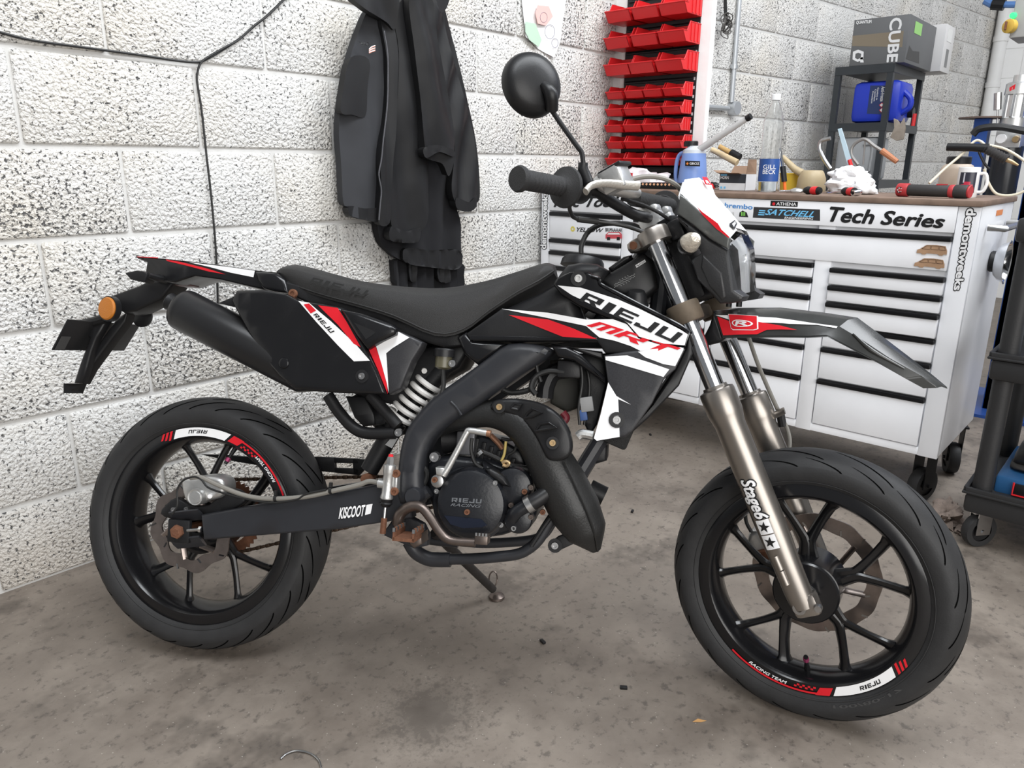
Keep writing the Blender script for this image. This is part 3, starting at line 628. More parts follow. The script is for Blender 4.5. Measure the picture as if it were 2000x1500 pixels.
# horn box
c = at_top(1430, 2.86); t = thing('horn_box', 'open cardboard box with white and black printed front', 'box', c)
cb = mat('cardboard', (.28, .18, .12), .8, var=.1); y1, y0 = onx(1404, 370, 2.84).y, onx(1455, 370, 2.84).y; zt = onx(1430, 340, 2.84).z
b = MB(); b.span(2.84, 2.841, y0, y1, WT, zt); b.span(2.93, 2.931, y0, y1, WT, zt); b.span(2.84, 2.93, y0, y0+.001, WT, zt); b.span(2.84, 2.93, y1-.001, y1, WT, zt); b.span(2.84, 2.93, y0, y1, WT, WT+.001); obw('carton', b, mat('box_white', (.72, .73, .75), .6), t)
b = MB(); b.prism([(2.8395, y1, WT+.028), (2.8395, y0, WT+.028), (2.8395, y0, zt), (2.8395, y1, zt)], (.0004, 0, 0)); obw('dark_band', b, mat('horn_black', (.03, .035, .045), .5), t)
print_on('lettering', text2d('HORN', 0, .03), [(2.839, y1-.004, zt-.008), (2.839, y1-.038, zt-.008), (2.839, y1-.038, zt-.019), (2.839, y1-.004, zt-.019)], K['white'], t)
b = MB()
for k in range(2): b.prism([(2.839, y1-.006-k*.014, WT+.006), (2.839, y1-.014-k*.014, WT+.006), (2.839, y1-.014-k*.014, WT+.014), (2.839, y1-.006-k*.014, WT+.014)], (.0003, 0, 0))
b.prism([(2.8388, y1-.004, zt-.001), (2.8388, y1-.03, zt-.001), (2.8388, y1-.03, zt-.006), (2.8388, y1-.004, zt-.006)], (.0003, 0, 0)); obw('blue_mark', b, MATS['sky_blue_print'], t)
b = MB(); b.prism([(2.84, y1, zt), (2.84, y0+.02, zt), (2.815, y0+.02, zt+.004), (2.815, y1+.005, zt+.004)], (0, 0, .0012)); b.prism([(2.93, y1+.0, zt), (2.93, y0+.02, zt), (2.96, y0+.015, zt+.030), (2.96, y1, zt+.030)], (0, 0, .0012)); b.prism([(2.84, y0, zt), (2.93, y0, zt), (2.93, y0+.004, zt+.055), (2.84, y0-.004, zt+.055)], (0, .0012, 0)); b.prism([(2.84, y1, zt), (2.93, y1, zt), (2.93, y1+.03, zt+.012), (2.84, y1+.03, zt+.012)], (0, 0, .0012)); obw('flap', b, cb, t)
# water bottle
c = at_top(1497, 2.78); t = thing('water_bottle', 'large clear plastic water bottle with blue label, nearly empty', 'bottle', c)
s = .0355; hb = onx(1510, 184, 2.78).z-WT
prof = [(0, .002), (s*.8, 0), (s, .006)]
for k in range(15): prof.append((s*(1.0-.05*(k % 2)), .012+k*(hb*.60)/15))
prof += [(s*1.0, hb*.66), (s*.98, hb*.72), (s*.78, hb*.82), (s*.42, hb*.905), (s*.36, hb*.925), (s*.36, hb*.945)]
spin('shell', prof+[(r-.0006, h) for r, h in reversed(prof)], c, mat('thin_pet', (.97, .98, .98), .05, trans=1, ior=1.25), t, 32)
spin('cap', [(s*.37, hb*.94), (s*.46, hb*.94), (s*.46, hb*.995), (s*.42, hb), (0, hb)], c, mat('white_cap', (.80, .81, .82), .4), t)
spin('water', [(0, .004), (s*.9, .004), (s*.93, .02), (s*.93, .036), (0, .036)], c, mat('water', (.9, .95, 1), .02, trans=1, ior=1.2), t)
lz0, lz1 = WT+.038, onx(1497, 310, 2.745).z
b = MB(); b.lathe([(s*1.015, lz0-WT), (s*1.015, lz1-WT)], c, (0, 0, 1), 32); obw('label', b, mat('navy_label', (.02, .07, .26), .45), t)
for txt, za, zb in (('GILL', .78, .96), ('BECK', .55, .75)):
    vs, fs = text2d(txt, 0, .01); b = MB(); ang0 = math.atan2(-c.y, -c.x)
    vv = []
    for p in vs:
        a = ang0+(p.x-.5)*1.3+.05; z = lz0+(lz1-lz0)*(za-.22+(zb-za)*p.y); vv.append((c.x+math.cos(a)*s*1.03, c.y+math.sin(a)*s*1.03, z))
    b.add(vv, fs); obw('label_text', b, K['white'], t)
# pieces lying behind: wooden handles, black cup, brush, oil cans
def rod(nm, lab, cat, p0, p1, r, m, tip=None):
    t = thing(nm, lab, cat, p0); b = MB(); b.tube([p0, p1], r, 12); obw('handle', b, m, t)
    if tip:
        d = (Vector(p1)-Vector(p0)).normalized(); L = tip[1]; b = MB(); b.tube([Vector(p1)-d*.002, Vector(p1)+d*L], tip[2], 12); obw(tip[3], b, tip[0], t)
    return t
pale = mat('pale_wood', (.56, .44, .27), .6, var=.2, vscale=30)
rod('mallet_handle', 'pale turned wooden handle leaning behind the cardboard box', 'tool handle', onx(1440, 318, 3.06), onx(1390, 292, 3.06), (.014, .011), pale)
rod('hammer', 'darker wooden handled hammer with black collar behind the box', 'hammer', onx(1405, 286, 3.09), onx(1428, 299, 3.09), (.010, .011), mat('amber_wood', (.46, .30, .12), .6), (K['mblack'], .045, .017, 'head'))
c = onx(1433, 300, 3.07); t = thing('brush', 'paint brush with black handle and silver ferrule beside the water bottle', 'brush', onx(1532, 372, 2.80))
a, b1, c1, d1 = [onx(x, y, 2.80) for x, y in ((1523, 290), (1529, 325), (1532, 355), (1533, 371))]
b = MB(); b.tube([a, b1], .0055, 8); obw('ferrule', b, K['chrome'], t); b = MB(); b.tube([b1, c1], .010, 10); obw('handle', b, K['plastic2'], t); b = MB(); b.tube([c1, d1], .006, 8); obw('tip', b, mat('orange_tip', (.8, .15, .02), .4), t)
amb = mat('stained_plastic', (.45, .36, .22), .5, trans=.1, var=.15)
c = at_top(1582, 2.98); t = thing('funnel_can', 'stained amber plastic oil can with a long spout', 'oil can', c)
spin('body', [(0, 0), (.052, 0), (.054, .008), (.050, .05), (.040, .073), (.034, .078), (.030, .074), (0, .074)], c, amb, t)
b = MB(); b.tube([c+Vector((0, .02, .055)), onx(1552, 330, 2.98), onx(1528, 306, 2.98)], (.017, .013, .009), 12); obw('spout', b, amb, t)
c = at_top(1545, 3.04); t = thing('yellow_funnel', 'yellow plastic funnel tub behind the water bottle', 'funnel', c)
spin('body', [(0, 0), (.045, 0), (.05, .06), (.053, .066), (.047, .06), (0, .01)], c, mat('yellow_plastic', (.70, .48, .05), .45), t)
# rag
def lump(nm, c, rx, ry, rz, m, root, seed, amp=.3, seg=40):
    b = MB(); vs = []; fs = []; n = seg//2
    for i in range(n+1):
        th = math.pi*i/n
        for j in range(seg):
            ph = 2*math.pi*j/seg; d = Vector((math.sin(th)*math.cos(ph), math.sin(th)*math.sin(ph), math.cos(th)))
            k = 1+amp*noise.noise(d*1.7+Vector((seed, 0, 0)))+amp*.40*noise.noise(d*5.5+Vector((0, seed, 0)))-amp*1.1*abs(noise.noise(Vector((d.x*1.5, d.y*1.5, d.z*4.5))+Vector((seed, seed, 1))))
            p = Vector((d.x*rx*k, d.y*ry*k, max(d.z*rz*k, -rz*.45))); vs.append(Vector(c)+p)
    for i in range(n):
        for j in range(seg): j2 = (j+1) % seg; fs.append((i*seg+j, (i+1)*seg+j, (i+1)*seg+j2, i*seg+j2))
    b.add(vs, fs); return obw(nm, b, m, root, 60)
c = at_top(1660, 2.86); t = thing('white_rag', 'crumpled white towelling rag heaped on the worktop', 'rag', c); tw = mat('white_towelling', (.78, .78, .79), .95, bump=.7, bscale=350)
lump('lower_fold', c+Vector((0, 0, .022)), .07, .090, .045, tw, t, 3, .25); lump('upper_fold', c+Vector((.005, .012, .060)), .05, .066, .036, tw, t, 8, .3); lump('hanging_end', c+Vector((-.035, -.05, .018)), .035, .04, .034, tw, t, 5, .25)
# shears, hook, hacksaw frame standing behind
t = thing('tin_shears', 'shears with pale blue blade and red grip sticking up behind the rag', 'shears', onx(1658, 330, 2.99))
b = MB(); P = [onx(x, y, 2.99) for x, y in ((1636, 252), (1643, 250), (1664, 318), (1655, 322))]; b.prism(P, (.006, 0, 0)); obw('blade', b, mat('pale_blue_steel', (.55, .70, .80), .3, .3), t)
b = MB(); b.tube([onx(1659, 312, 2.99), onx(1668, 345, 2.99), Vector((2.99, onx(1672, 362, 2.99).y, WT+.005))], .007, 8); obw('grip', b, K['red_plastic'], t)
b = MB(); b.tube([onx(x, y, 3.02) for x, y in ((1622, 330), (1610, 312), (1601, 292), (1604, 276), (1622, 270))], .0075, 10, smooth=5); tag(ob('hook_bar', b, K['steel']), 'bent grey steel hook bar leaning up behind the rag', 'hook')
t = thing('hacksaw', 'bow saw frame with rusty orange grip behind the rag', 'saw', onx(1690, 335, 3.0))
b = MB(); b.tube([onx(x, y, 3.0) for x, y in ((1676, 322), (1664, 305), (1664, 288), (1676, 276), (1690, 272), (1706, 284), (1722, 294))], .006, 8, smooth=4); b.tube([onx(1690, 272, 3.0), onx(1686, 322, 3.0)], .003, 6); obw('frame', b, mat('dull_steel', (.26, .25, .24), .5, .7), t)
b = MB(); b.tube([onx(1722, 294, 3.0), onx(1752, 316, 3.0)], (.011, .009), 10); obw('grip', b, mat('rust_grip', (.38, .15, .07), .6), t)
# screwdrivers and socket
def driver(px, py, dx, lab):
    c = onz(px, py, WT+.013); c = onx(px, py, 2.65); c.z = WT+.0135
    t = thing('screwdriver', lab, 'screwdriver', c); d = Vector((.35, dx, 0)).normalized()
    b = MB(); b.lathe([(0, -.045), (.010, -.044), (.013, -.036), (.012, -.01), (.0135, .01), (.009, .022), (0, .023)], c, d, 14); obw('handle', b, K['plastic2'], t)
    b = MB(); b.lathe([(.0133, -.033), (.0139, -.025), (.0139, -.015), (.0125, -.008)], c, d, 14); obw('grip', b, K['red_plastic'], t)
    b = MB(); b.tube([c+d*.02, c+d*.10+Vector((0, 0, -.009))], .003, 8); obw('shaft', b, K['chrome'], t)
driver(1582, 371, 1, 'red and black screwdriver lying in front of the amber oil can'); driver(1655, 373, .5, 'red and black screwdriver lying in front of the white rag')
c = onx(1674, 374, 2.63); c.z = WT+.011; b = MB(); b.lathe([(.006, -.016), (.0105, -.016), (.0105, .004), (.008, .014), (.004, .014)], c, (.8, -.5, .1), 12); tag(ob('socket', b, K['chrome']), 'small chrome socket beside a screwdriver in front of the rag', 'socket')
t = thing('ratchet', 'grey rounded ratchet head lying near the water bottle', 'ratchet', at_top(1555, 2.66)); c = at_top(1555, 2.66)+Vector((0, 0, .009)); lump('head', c, .014, .024, .012, K['alu'], t, 2, .1, 20); b = MB(); b.tube([c+Vector((0, .02, 0)), c+Vector((.0, .06, -.002))], .004, 8); obw('handle', b, K['chrome'], t)
# drill driver body lying down
c = at_top(1815, 2.68); t = thing('work_light', 'black and red cylindrical inspection torch lying on the worktop', 'torch', c); p0, p1 = onx(1757, 372, 2.70), onx(1896, 376, 2.66); r = .021; p0.z = WT+r+.0005; p1.z = WT+r+.0005
d = (p1-p0).normalized(); L = (p1-p0).length
def seg(nm, a, b_, r0, m): b = MB(); b.lathe([(0, a*L), (r0*.94, a*L), (r0, a*L+.003), (r0, b_*L-.003), (r0*.94, b_*L), (0, b_*L)], p0, d, 28); obw(nm, b, m, t)
blkr = mat('black_rubber_grip', (.03, .028, .028), .6, bump=.2); rd = mat('dull_red', (.38, .03, .035), .5)
seg('head', -.02, .14, r*1.0, rd); seg('barrel', .14, .72, r*.86, blkr); seg('red_collar', .72, .79, r*.95, rd); seg('end_cap', .79, .97, r*.97, blkr); seg('end_ring', .97, 1.0, r*.9, rd)
b = MB(); b.box(p0+d*L*.60+Vector((-.0, 0, r*.9)), (.01, .03, .004)); obw('switch', b, rd, t)
b = MB(); b.lathe([(0, 0), (.010, 0), (.010, .001), (0, .001)], p0+Vector((-.0205, -.006, 0)), (-1, .12, 0), 10); obw('lens', b, K['black'], t)
for k in range(5):
    a_ = k*1.257; b = MB(); b.lathe([(0, 0), (.0022, 0), (.0022, .0016), (0, .0016)], p0+Vector((-.0215, -.006+.006*math.cos(a_), .006*math.sin(a_))), (-1, .12, 0), 8); obw('screw', b, K['chrome'], t)
# mug
c = at_top(1886, 2.82); t = thing('mug', 'white mug printed with a dark photograph of a red car', 'mug', c); h = onx(1885, 327, 2.80).z-WT; s = .031
spin('cup', [(0, .002), (s*.95, 0), (s, .003), (s, h), (s*.95, h+.001), (s*.92, h-.002), (s*.92, .006), (0, .006)], c, mat('white_ceramic', (.80, .80, .80), .15), t)
b = MB(); b.tube([c+Vector((.002, -s*.95, h*.8)), c+Vector((.0, -s*1.5, h*.78)), c+Vector((0, -s*1.72, h*.5)), c+Vector((0, -s*1.5, h*.22)), c+Vector((.002, -s*.95, h*.18))], .0050, 8, smooth=5); obw('handle', b, MATS['white_ceramic'], t)
a0 = math.atan2(-c.y, -c.x)
def wrap(nm, u0, u1, z0, z1, rr, m):
    vs = []; n = 10
    for k in range(n+1):
        a = a0+u0+(u1-u0)*k/n
        for z in (z0, z1): vs.append((c.x+math.cos(a)*rr, c.y+math.sin(a)*rr, WT+z))
    b = MB(); b.add(vs, [(2*k, 2*k+2, 2*k+3, 2*k+1) for k in range(n)]); obw(nm, b, m, t)
wrap('photo_print', -.85, .75, h*.16, h*.84, s*1.006, mat('dark_photo', (.03, .03, .045), .3)); wrap('photo_print', -.6, .5, h*.26, h*.44, s*1.012, mat('photo_red', (.45, .03, .06), .3)); wrap('photo_print', -.35, .25, h*.44, h*.53, s*1.012, MATS['photo_red']); wrap('photo_print', -.45, -.32, h*.5, h*.82, s*1.012, mat('photo_light', (.5, .5, .55), .3))
# parts washer jar, air gun and hose
c = at_top(1862, 3.0); t = thing('plastic_jar', 'wide mouth translucent jar of brownish liquid with black lid', 'jar', c)
spin('body', [(0, 0), (.050, 0), (.052, .005), (.052, .085), (.046, .098), (.036, .104)], c, mat('brown_jar', (.55, .45, .36), .4, trans=.2), t); spin('lid', [(0, .104), (.038, .104), (.038, .125), (.034, .128), (0, .128)], c, K['plastic2'], t)
t = thing('air_gun', 'black ribbed air blow gun with brass nozzle hung with hose', 'air gun', onx(1930, 300, 2.9))
b = MB(); b.tube([onx(1850, 287, 2.9), onx(1900, 288, 2.9), onx(1930, 290, 2.9)], (.0125, .0125, .015), 14); obw('barrel', b, K['plastic2'], t)
a_, b_ = onx(1925, 290, 2.9), onx(1966, 312, 2.9); b = MB(); b.tube([a_+(b_-a_)*(k/16) for k in range(17)], [.0155-.003*(k % 2) for k in range(17)], 14); obw('ribbed_grip', b, blkr, t)
b = MB(); b.tube([b_, onx(1976, 316, 2.9), onx(1989, 323, 2.9)], (.0065, .006, .003), 10); obw('nozzle', b, K['brass'], t)
b = MB(); b.tube([onx(1912, 297, 2.89), onx(1922, 318, 2.89), onx(1932, 330, 2.89)], .004, 8, smooth=4); obw('trigger', b, K['mblack'], t)
b = MB(); b.tube([onx(1925, 300, 2.93), onx(1922, 282, 2.93), onx(1905, 275, 2.93), onx(1880, 300, 2.9), onx(1845, 330, 2.85), onx(1815, 358, 2.80)], .0042, 8, smooth=6); tag(ob('air_hose', b, mat('clear_hose2', (.62, .56, .44), .4)), 'thin yellowed clear hose trailing from the air gun to the worktop', 'hose')
b = MB(); b.tube([onx(1928, 283, 2.95), onx(1965, 292, 2.95), onx(2005, 318, 2.95), onx(2030, 350, 2.95), onx(1990, 378, 2.95), onx(1950, 380, 2.93), onx(1932, 360, 2.93), onx(1922, 330, 2.93)], .0042, 8, smooth=6); tag(ob('air_hose', b, MATS['clear_hose2']), 'thin yellowed clear hose looping round behind the mug', 'hose')
# clutter behind the handlebar
c = Vector((2.95, onx(1255, 352, 2.95).y, WT)); t = thing('parcel_bag', 'crumpled white plastic bag with red chequer print', 'bag', c)
lump('bag', c+Vector((0, 0, .03)), .06, .13, .045, mat('white_polythene', (.74, .70, .72), .35), t, 4, .5, 36)
for k in range(4):
    for j in range(3):
        if (k+j) % 2 == 0: b = MB(); p = onx(1212+k*7, 335+j*6, 2.86); b.box(p, (.001, .013, .013)); obw('chequer', b, K['red'], t)
c = Vector((2.80, onx(1300, 356, 2.8).y, WT)); t = thing('battery_box', 'low black box with orange striped edge on the worktop', 'box', c)
b = MB(); b.box(c+Vector((0, 0, .012)), (.12, .17, .024), None, .003); obw('case', b, K['plastic2'], t)
for k in range(9): b = MB(); b.box(c+Vector((-.0605, -.07+k*.0175, .018)), (.001, .008, .008), Matrix.Rotation(.5, 3, 'X')); obw('stripe', b, mat('orange_stripe', (.75, .42, .25), .5), t)
c = Vector((2.66, onx(1385, 360, 2.66).y, WT+.016)); t = thing('wire_stripper', 'red and black hand tool beside the horn box', 'hand tool', c)
lump('handle', c, .02, .026, .014, K['red_plastic'], t, 2, .25, 24); lump('grip', c+Vector((.012, -.012, .004)), .014, .024, .014, K['plastic2'], t, 6, .2, 24)
# ------------------------------------------------------------------ black shelf unit against the far wall
SX0, SX1 = 4.75, 5.15
def shy(px, py=130, X=SX0): return onx(px, py, X).y
sy1, sy0 = shy(1640), shy(1742); szt = onx(1690, 128, SX0).z; szm = onx(1690, 240, SX0).z; szb = onx(1690, 352, SX0).z
sh = thing('shelf_rack', 'black steel boltless shelf rack standing against the far wall', 'shelf', ((SX0+SX1)/2, (sy0+sy1)/2, 0))
sm = mat('dark_shelf_paint', (.028, .032, .036), .45)
SXB = None
# depth from the visible back-right upright
for X in [4.8+.02*k for k in range(60)]:
    if abs(onx(1806, 137, X).y-sy0) < .02: SXB = X; break
SX1 = SXB or 5.3
for x in (SX0, SX1):
    for y in (sy0, sy1):
        b = MB(); b.span(x-.016, x+.016, y-.016, y+.016, 0, szt); obw('upright', b, sm, sh)
for z in (.12, szb, szm, szt):
    b = MB(); b.span(SX0-.012, SX1+.012, sy0-.012, sy1+.012, z-.03, z-.002); obw('shelf_board', b, sm, sh)
    b = MB(); b.span(SX0-.018, SX0-.012, sy0-.016, sy1+.016, z-.045, z); b.span(SX0-.016, SX1+.016, sy0-.020, sy0-.014, z-.045, z); obw('shelf_rail', b, sm, sh)
# boxes on top
def pbox(nm, lab, cat, x0, x1, y0, y1, z0, z1, m, part='carton'):
    t = thing(nm, lab, cat, ((x0+x1)/2, (y0+y1)/2, z0)); b = MB(); b.span(x0, x1, y0, y1, z0, z1, .002); obw(part, b, m, t); return t
gx0 = SX0-.01; gy1, gy0 = shy(1664, 80, gx0), shy(1772, 80, gx0); gzt = onx(1700, 36, gx0).z
bx = pbox('printer_box', 'dark grey cardboard box with white vertical lettering, on the rack top', 'box', gx0, SX1-.06, gy0, gy1, szt+.001, gzt, mat('grey_carton', (.12, .122, .125), .5))
fx = gx0-.002
def gq(pts): return [onx(x, y, fx) for x, y in pts]
print_on('lettering', text2d('CUBE', 0, .04), gq([(1762, 34), (1752, 120), (1732, 121), (1739, 37)]), mat('box_white_print', (.70, .70, .70), .5), bx)
print_on('lettering', text2d('QUANTUM', 0, .05), gq([(1673, 41), (1702, 39), (1702, 46), (1672, 48)]), MATS['box_white_print'], bx)
b = MB(); hexo = [(1676, 97), (1687, 101), (1686, 116), (1675, 121), (1665, 116), (1666, 101)]; hexi = [(1676, 103), (1682, 105), (1681, 113), (1675, 116), (1670, 113), (1671, 105)]
P = gq(hexo)+gq(hexi); b.add(P, [(i, (i+1) % 6, (i+1) % 6+6, i+6) for i in range(6)]); b.add(gq([(1680, 113), (1685, 111), (1687, 122), (1680, 122)]), [(0, 1, 2, 3)]); obw('hex_emblem', b, MATS['box_white_print'], bx)
b = MB(); b.add(gq([(1665, 70), (1765, 60), (1762, 92), (1664, 90)]), [(0, 1, 2, 3)]); b.v = [v+Vector((.0012, 0, 0)) for v in b.v]; obw('packing_tape', b, mat('brown_tape', (.20, .165, .12), .3), bx)
b = MB(); b.add([(gx0+.10, gy0-.001, szt+.16), (gx0+.24, gy0-.001, szt+.16), (gx0+.24, gy0-.001, szt+.22), (gx0+.10, gy0-.001, szt+.22)], [(0, 1, 2, 3)]); obw('green_label', b, mat('green_label', (.30, .60, .18), .5), bx)
b = MB(); b.add([(gx0+.02, gy0-.001, szt+.02), (gx0+.28, gy0-.001, szt+.02), (gx0+.25, gy0-.001, szt+.08), (gx0+.12, gy0-.001, szt+.07), (gx0+.05, gy0-.001, szt+.09)], [(0, 1, 2, 3, 4)]); obw('torn_hole', b, K['black'], bx)
wx = SX1+.0; t = pbox('white_carton', 'white cardboard carton with torn hand hole behind the grey box', 'box', SX1-.05, SX1+.16, gy0-.05, gy0+.16, szt+.001, szt+.26, mat('white_carton', (.62, .61, .60), .6))
b = MB(); b.span(SX1+.02, SX1+.08, gy0-.0512, gy0-.0502, szt+.03, szt+.13); obw('hand_hole', b, mat('hole_grey', (.2, .2, .2), .6), t)
b = MB(); b.span(SX1+.0, SX1+.10, gy0-.0514, gy0-.0503, szt+.17, szt+.24); obw('shipping_label', b, mat('label_paper', (.72, .72, .70), .6), t)
# blue drum lying on the middle shelf
jx = SX0+.022; jy1, jy0 = shy(1662, 200, jx), shy(1790, 200, jx); jzt = onx(1720, 157, jx).z
t = thing('coolant_drum', 'blue plastic jerrycan lying on its side on the middle shelf', 'jerrycan', (jx+.13, (jy0+jy1)/2, szm)); jb_ = mat('blue_hdpe', (.015, .04, .45), .38)
jy0 = max(jy0, sy0-.06)
b = MB(); b.span(jx, jx+.26, jy0, jy1, szm+.001, jzt, .035); obw('body', b, jb_, t)
b = MB(); b.tube([(jx+.07, jy0+.004, szm+.05), (jx+.07, jy0-.035, szm+.08), (jx+.07, jy0-.035, jzt-.10), (jx+.07, jy0+.004, jzt-.06)], .016, 10, smooth=4); obw('handle', b, jb_, t)
b = MB(); b.lathe([(0, 0), (.028, 0), (.028, .03), (0, .03)], (jx+.20, jy0+.002, szm+.06), (0, -1, 0), 16); obw('cap', b, K['plastic2'], t)
q = [onx(x, y, jx-.0012) for x, y in ((1700, 167), (1738, 167), (1732, 224), (1693, 222))]; b = MB(); b.add(q, [(0, 1, 2, 3)]); lab = obw('label', b, mat('navy_label2', (.02, .035, .11), .4), t)
print_on('label_text', text2d('Anti-Freeze', 0, .03), [onx(x, y, jx-.002) for x, y in ((1729, 169), (1726, 198), (1719, 198), (1722, 169))], MATS['box_white_print'], t)
for k, yy in enumerate((171, 174, 178)): print_on('label_text', text2d('Coolant mix'[:9-k], 0, .02), [onx(x, y, jx-.002) for x, y in ((1717-k*5, yy), (1714-k*5, yy+24), (1711-k*5, yy+24), (1714-k*5, yy))], MATS['box_white_print'], t)
for yy in (205, 215):
    c = onx(1722, yy, jx-.002); b = MB(); b.add([c+Vector(v) for v in ((0, .014, 0), (0, 0, .014), (0, -.014, 0), (0, 0, -.014))], [(0, 1, 2, 3)]); hz = obw('hazard_mark', b, K['red'], t)
    b = MB(); b.add([c+Vector((-.0006, 0, 0))+Vector(v)*.7 for v in ((0, .014, 0), (0, 0, .014), (0, -.014, 0), (0, 0, -.014))], [(0, 1, 2, 3)]); obw('hazard_mark', b, K['white'], t)
# glove, red marker on shelf edge
gq_ = onx(1757, 235, SX0-.03); t = thing('work_glove', 'dirty grey work glove draped over the middle shelf edge', 'glove', gq_+Vector((0, 0, .0)))
b = MB(); P = [onx(x, y, SX0-.035) for x, y in ((1745, 231), (1752, 234), (1758, 242), (1765, 230), (1768, 250), (1764, 272), (1750, 275), (1738, 268), (1746, 250))]; b.prism(P, (.02, 0, 0)); obw('glove_body', b, mat('dirty_cotton', (.33, .28, .23), .9, var=.3, vscale=40, bump=.5), t, bevel=.004)
b = MB(); b.tube([onx(1783, 246, SX0-.03), onx(1787, 222, SX0-.03)], .010, 8); tag(ob('red_marker', b, K['red_plastic']), 'red marker clipped upright on the middle shelf edge', 'marker')
# grey fuel can on the lower shelf
cx0 = SX0+.02; cy1, cy0 = shy(1632, 300, cx0), shy(1752, 300, cx0); t = thing('fuel_can', 'grey ribbed plastic fuel can standing on the lower shelf', 'fuel can', (cx0+.1, (cy0+cy1)/2, szb)); gp = mat('grey_can', (.33, .34, .35), .45)
cy1 = min(cy1, sy1-.02); cy0 = max(cy0, sy0+.02)
b = MB(); b.span(cx0, cx0+.2, cy0, cy1, szb+.001, szb+.24, .02); obw('body', b, gp, t)
b = MB(); b.tube([(cx0-.006, cy0+.03, szb+.05), (cx0-.006, cy0+.03, szb+.19), (cx0-.006, cy0+.08, szb+.20)], .008, 8, smooth=4); obw('rib', b, gp, t)
# ------------------------------------------------------------------ lift column with its power unit
t = thing('lift_column', 'tall blue steel vehicle lift post by the end wall', 'lift', (4.0, .40, 0)); lb = mat('lift_blue', (.02, .07, .28), .45, var=.2)
LX = 3.95
ly1 = onx(1962, 560, LX).y
b = MB(); b.span(LX, LX+.05, ly1-.40, ly1, .012, 2.9, .004); b.span(LX, LX+.25, ly1-.04, ly1, .012, 2.9, .004); b.span(LX+.22, LX+.26, ly1-.4, ly1, .012, 2.9, .004); obw('post', b, lb, t)
b = MB(); b.span(LX-.12, LX+.4, ly1-.45, ly1+.12, 0, .014); obw('base_plate', b, lb, t)
b = MB(); b.span(LX-.07, LX-.002, ly1-.36, ly1-.05, .25, 1.0, .01); obw('carriage', b, mat('dark_navy', (.02, .03, .07), .5), t)
PXX = 3.78
def pq(px, py): return onx(px, py, PXX)
t2 = thing('hydraulic_unit', 'silver hydraulic motor with black oil tank on the lift column', 'hydraulic pump', pq(1975, 380))
c = pq(1976, 250); h1 = pq(1976, 162).z-c.z; r = abs(pq(1950, 220).y-pq(2003, 220).y)/2
spin('motor', [(0, 0), (r*1.0, 0), (r*1.0, h1*.22), (r*.92, h1*.24), (r*.92, h1*.72), (r*1.0, h1*.74), (r*.98, h1*.97), (r*.86, h1), (0, h1)], c, K['alu'], t2)
spin('motor_cap', [(0, h1), (r*.55, h1), (r*.52, h1*1.16), (0, h1*1.17)], c, K['alu'], t2)
for a in (2.4, 3.1, 3.9, 4.6): b = MB(); b.tube([c+Vector((math.cos(a)*r*1.0, math.sin(a)*r*1.0, h1*.22)), c+Vector((math.cos(a)*r*1.0, math.sin(a)*r*1.0, h1*.74))], .006, 6); obw('tie_rod', b, K['chrome'], t2)
b = MB(); a_ = math.atan2(-c.y, -c.x); b.add([c+Vector((math.cos(a_+u)*r*1.012, math.sin(a_+u)*r*1.012, h1*v)) for u, v in ((-.75, .88), (-.3, .95), (-.3, .84), (-.7, .80))], [(0, 1, 2, 3)]); obw('arrow_mark', b, K['red'], t2)
b = MB(); p = pq(1974, 272); b.box(p, (.12, abs(pq(1950, 272).y-pq(2000, 272).y), .07), None, .005); vb = obw('valve_block', b, K['alu'], t2)
b = MB(); b.lathe([(0, 0), (.018, 0), (.018, .02), (0, .022)], pq(1962, 272)+Vector((-.06, 0, 0)), (-1, 0, 0), 16); obw('pressure_gauge', b, K['white'], t2); b = MB(); b.lathe([(0, 0), (.015, 0), (.012, .02), (0, .022)], pq(1990, 273)+Vector((-.06, 0, 0)), (-1, 0, 0), 12); obw('fitting', b, K['brass'], t2)
p = pq(1968, 286); spin('oil_tank', [(0, 0), (r*1.25, 0), (r*1.25, -.30), (r*1.15, -.32), (0, -.32)], p, mat('black_tank', (.012, .013, .016), .25), t2)
b = MB(); b.tube([pq(1912, 265), pq(1925, 254), pq(1960, 250), pq(2000, 256), pq(2030, 262)], .014, 8, smooth=5); b.v = [v+Vector((-.12, 0, 0)) for v in b.v]; obw('hose', b, K['cable'], t2)
b = MB(); b.tube([pq(1951, 182)+Vector((-.02, 0, 0)), pq(1950, 215)+Vector((-.02, 0, 0))], .014, 8); b.tube([pq(1950, 215)+Vector((-.02, 0, 0)), pq(1950, 245)+Vector((-.02, 0, 0))], .004, 6); obw('solenoid', b, K['steel'], t2)
b = MB(); b.span(PXX+.05, LX, pq(1975, 270).y-.05, pq(1975, 270).y+.02, pq(1975, 280).z, pq(1975, 250).z); obw('mounting_bracket', b, lb, t2)
b = MB(); p = pq(1918, 229); b.lathe([(0, 0), (.085, 0), (.085, -.006), (0, -.006)], p, (0, 0, 1), 24); tag(ob('steel_plate', b, mat('brown_plate', (.12, .085, .07), .6, .3)), 'round rusty brown steel plate on top of a post by the far corner', 'plate')
t = thing('jack_stand', 'blue painted stand post below the rusty plate', 'stand', (p.x, p.y, 0)); b = MB(); b.span(p.x-.03, p.x+.03, p.y-.035, p.y+.02, .01, p.z-.007); obw('post', b, lb, t); b = MB(); b.span(p.x-.12, p.x+.12, p.y-.12, p.y+.12, 0, .011); obw('foot', b, lb, t)
t = thing('control_box', 'grey control box with green lamp and yellow knob', 'control box', pq(1985, 80)); 
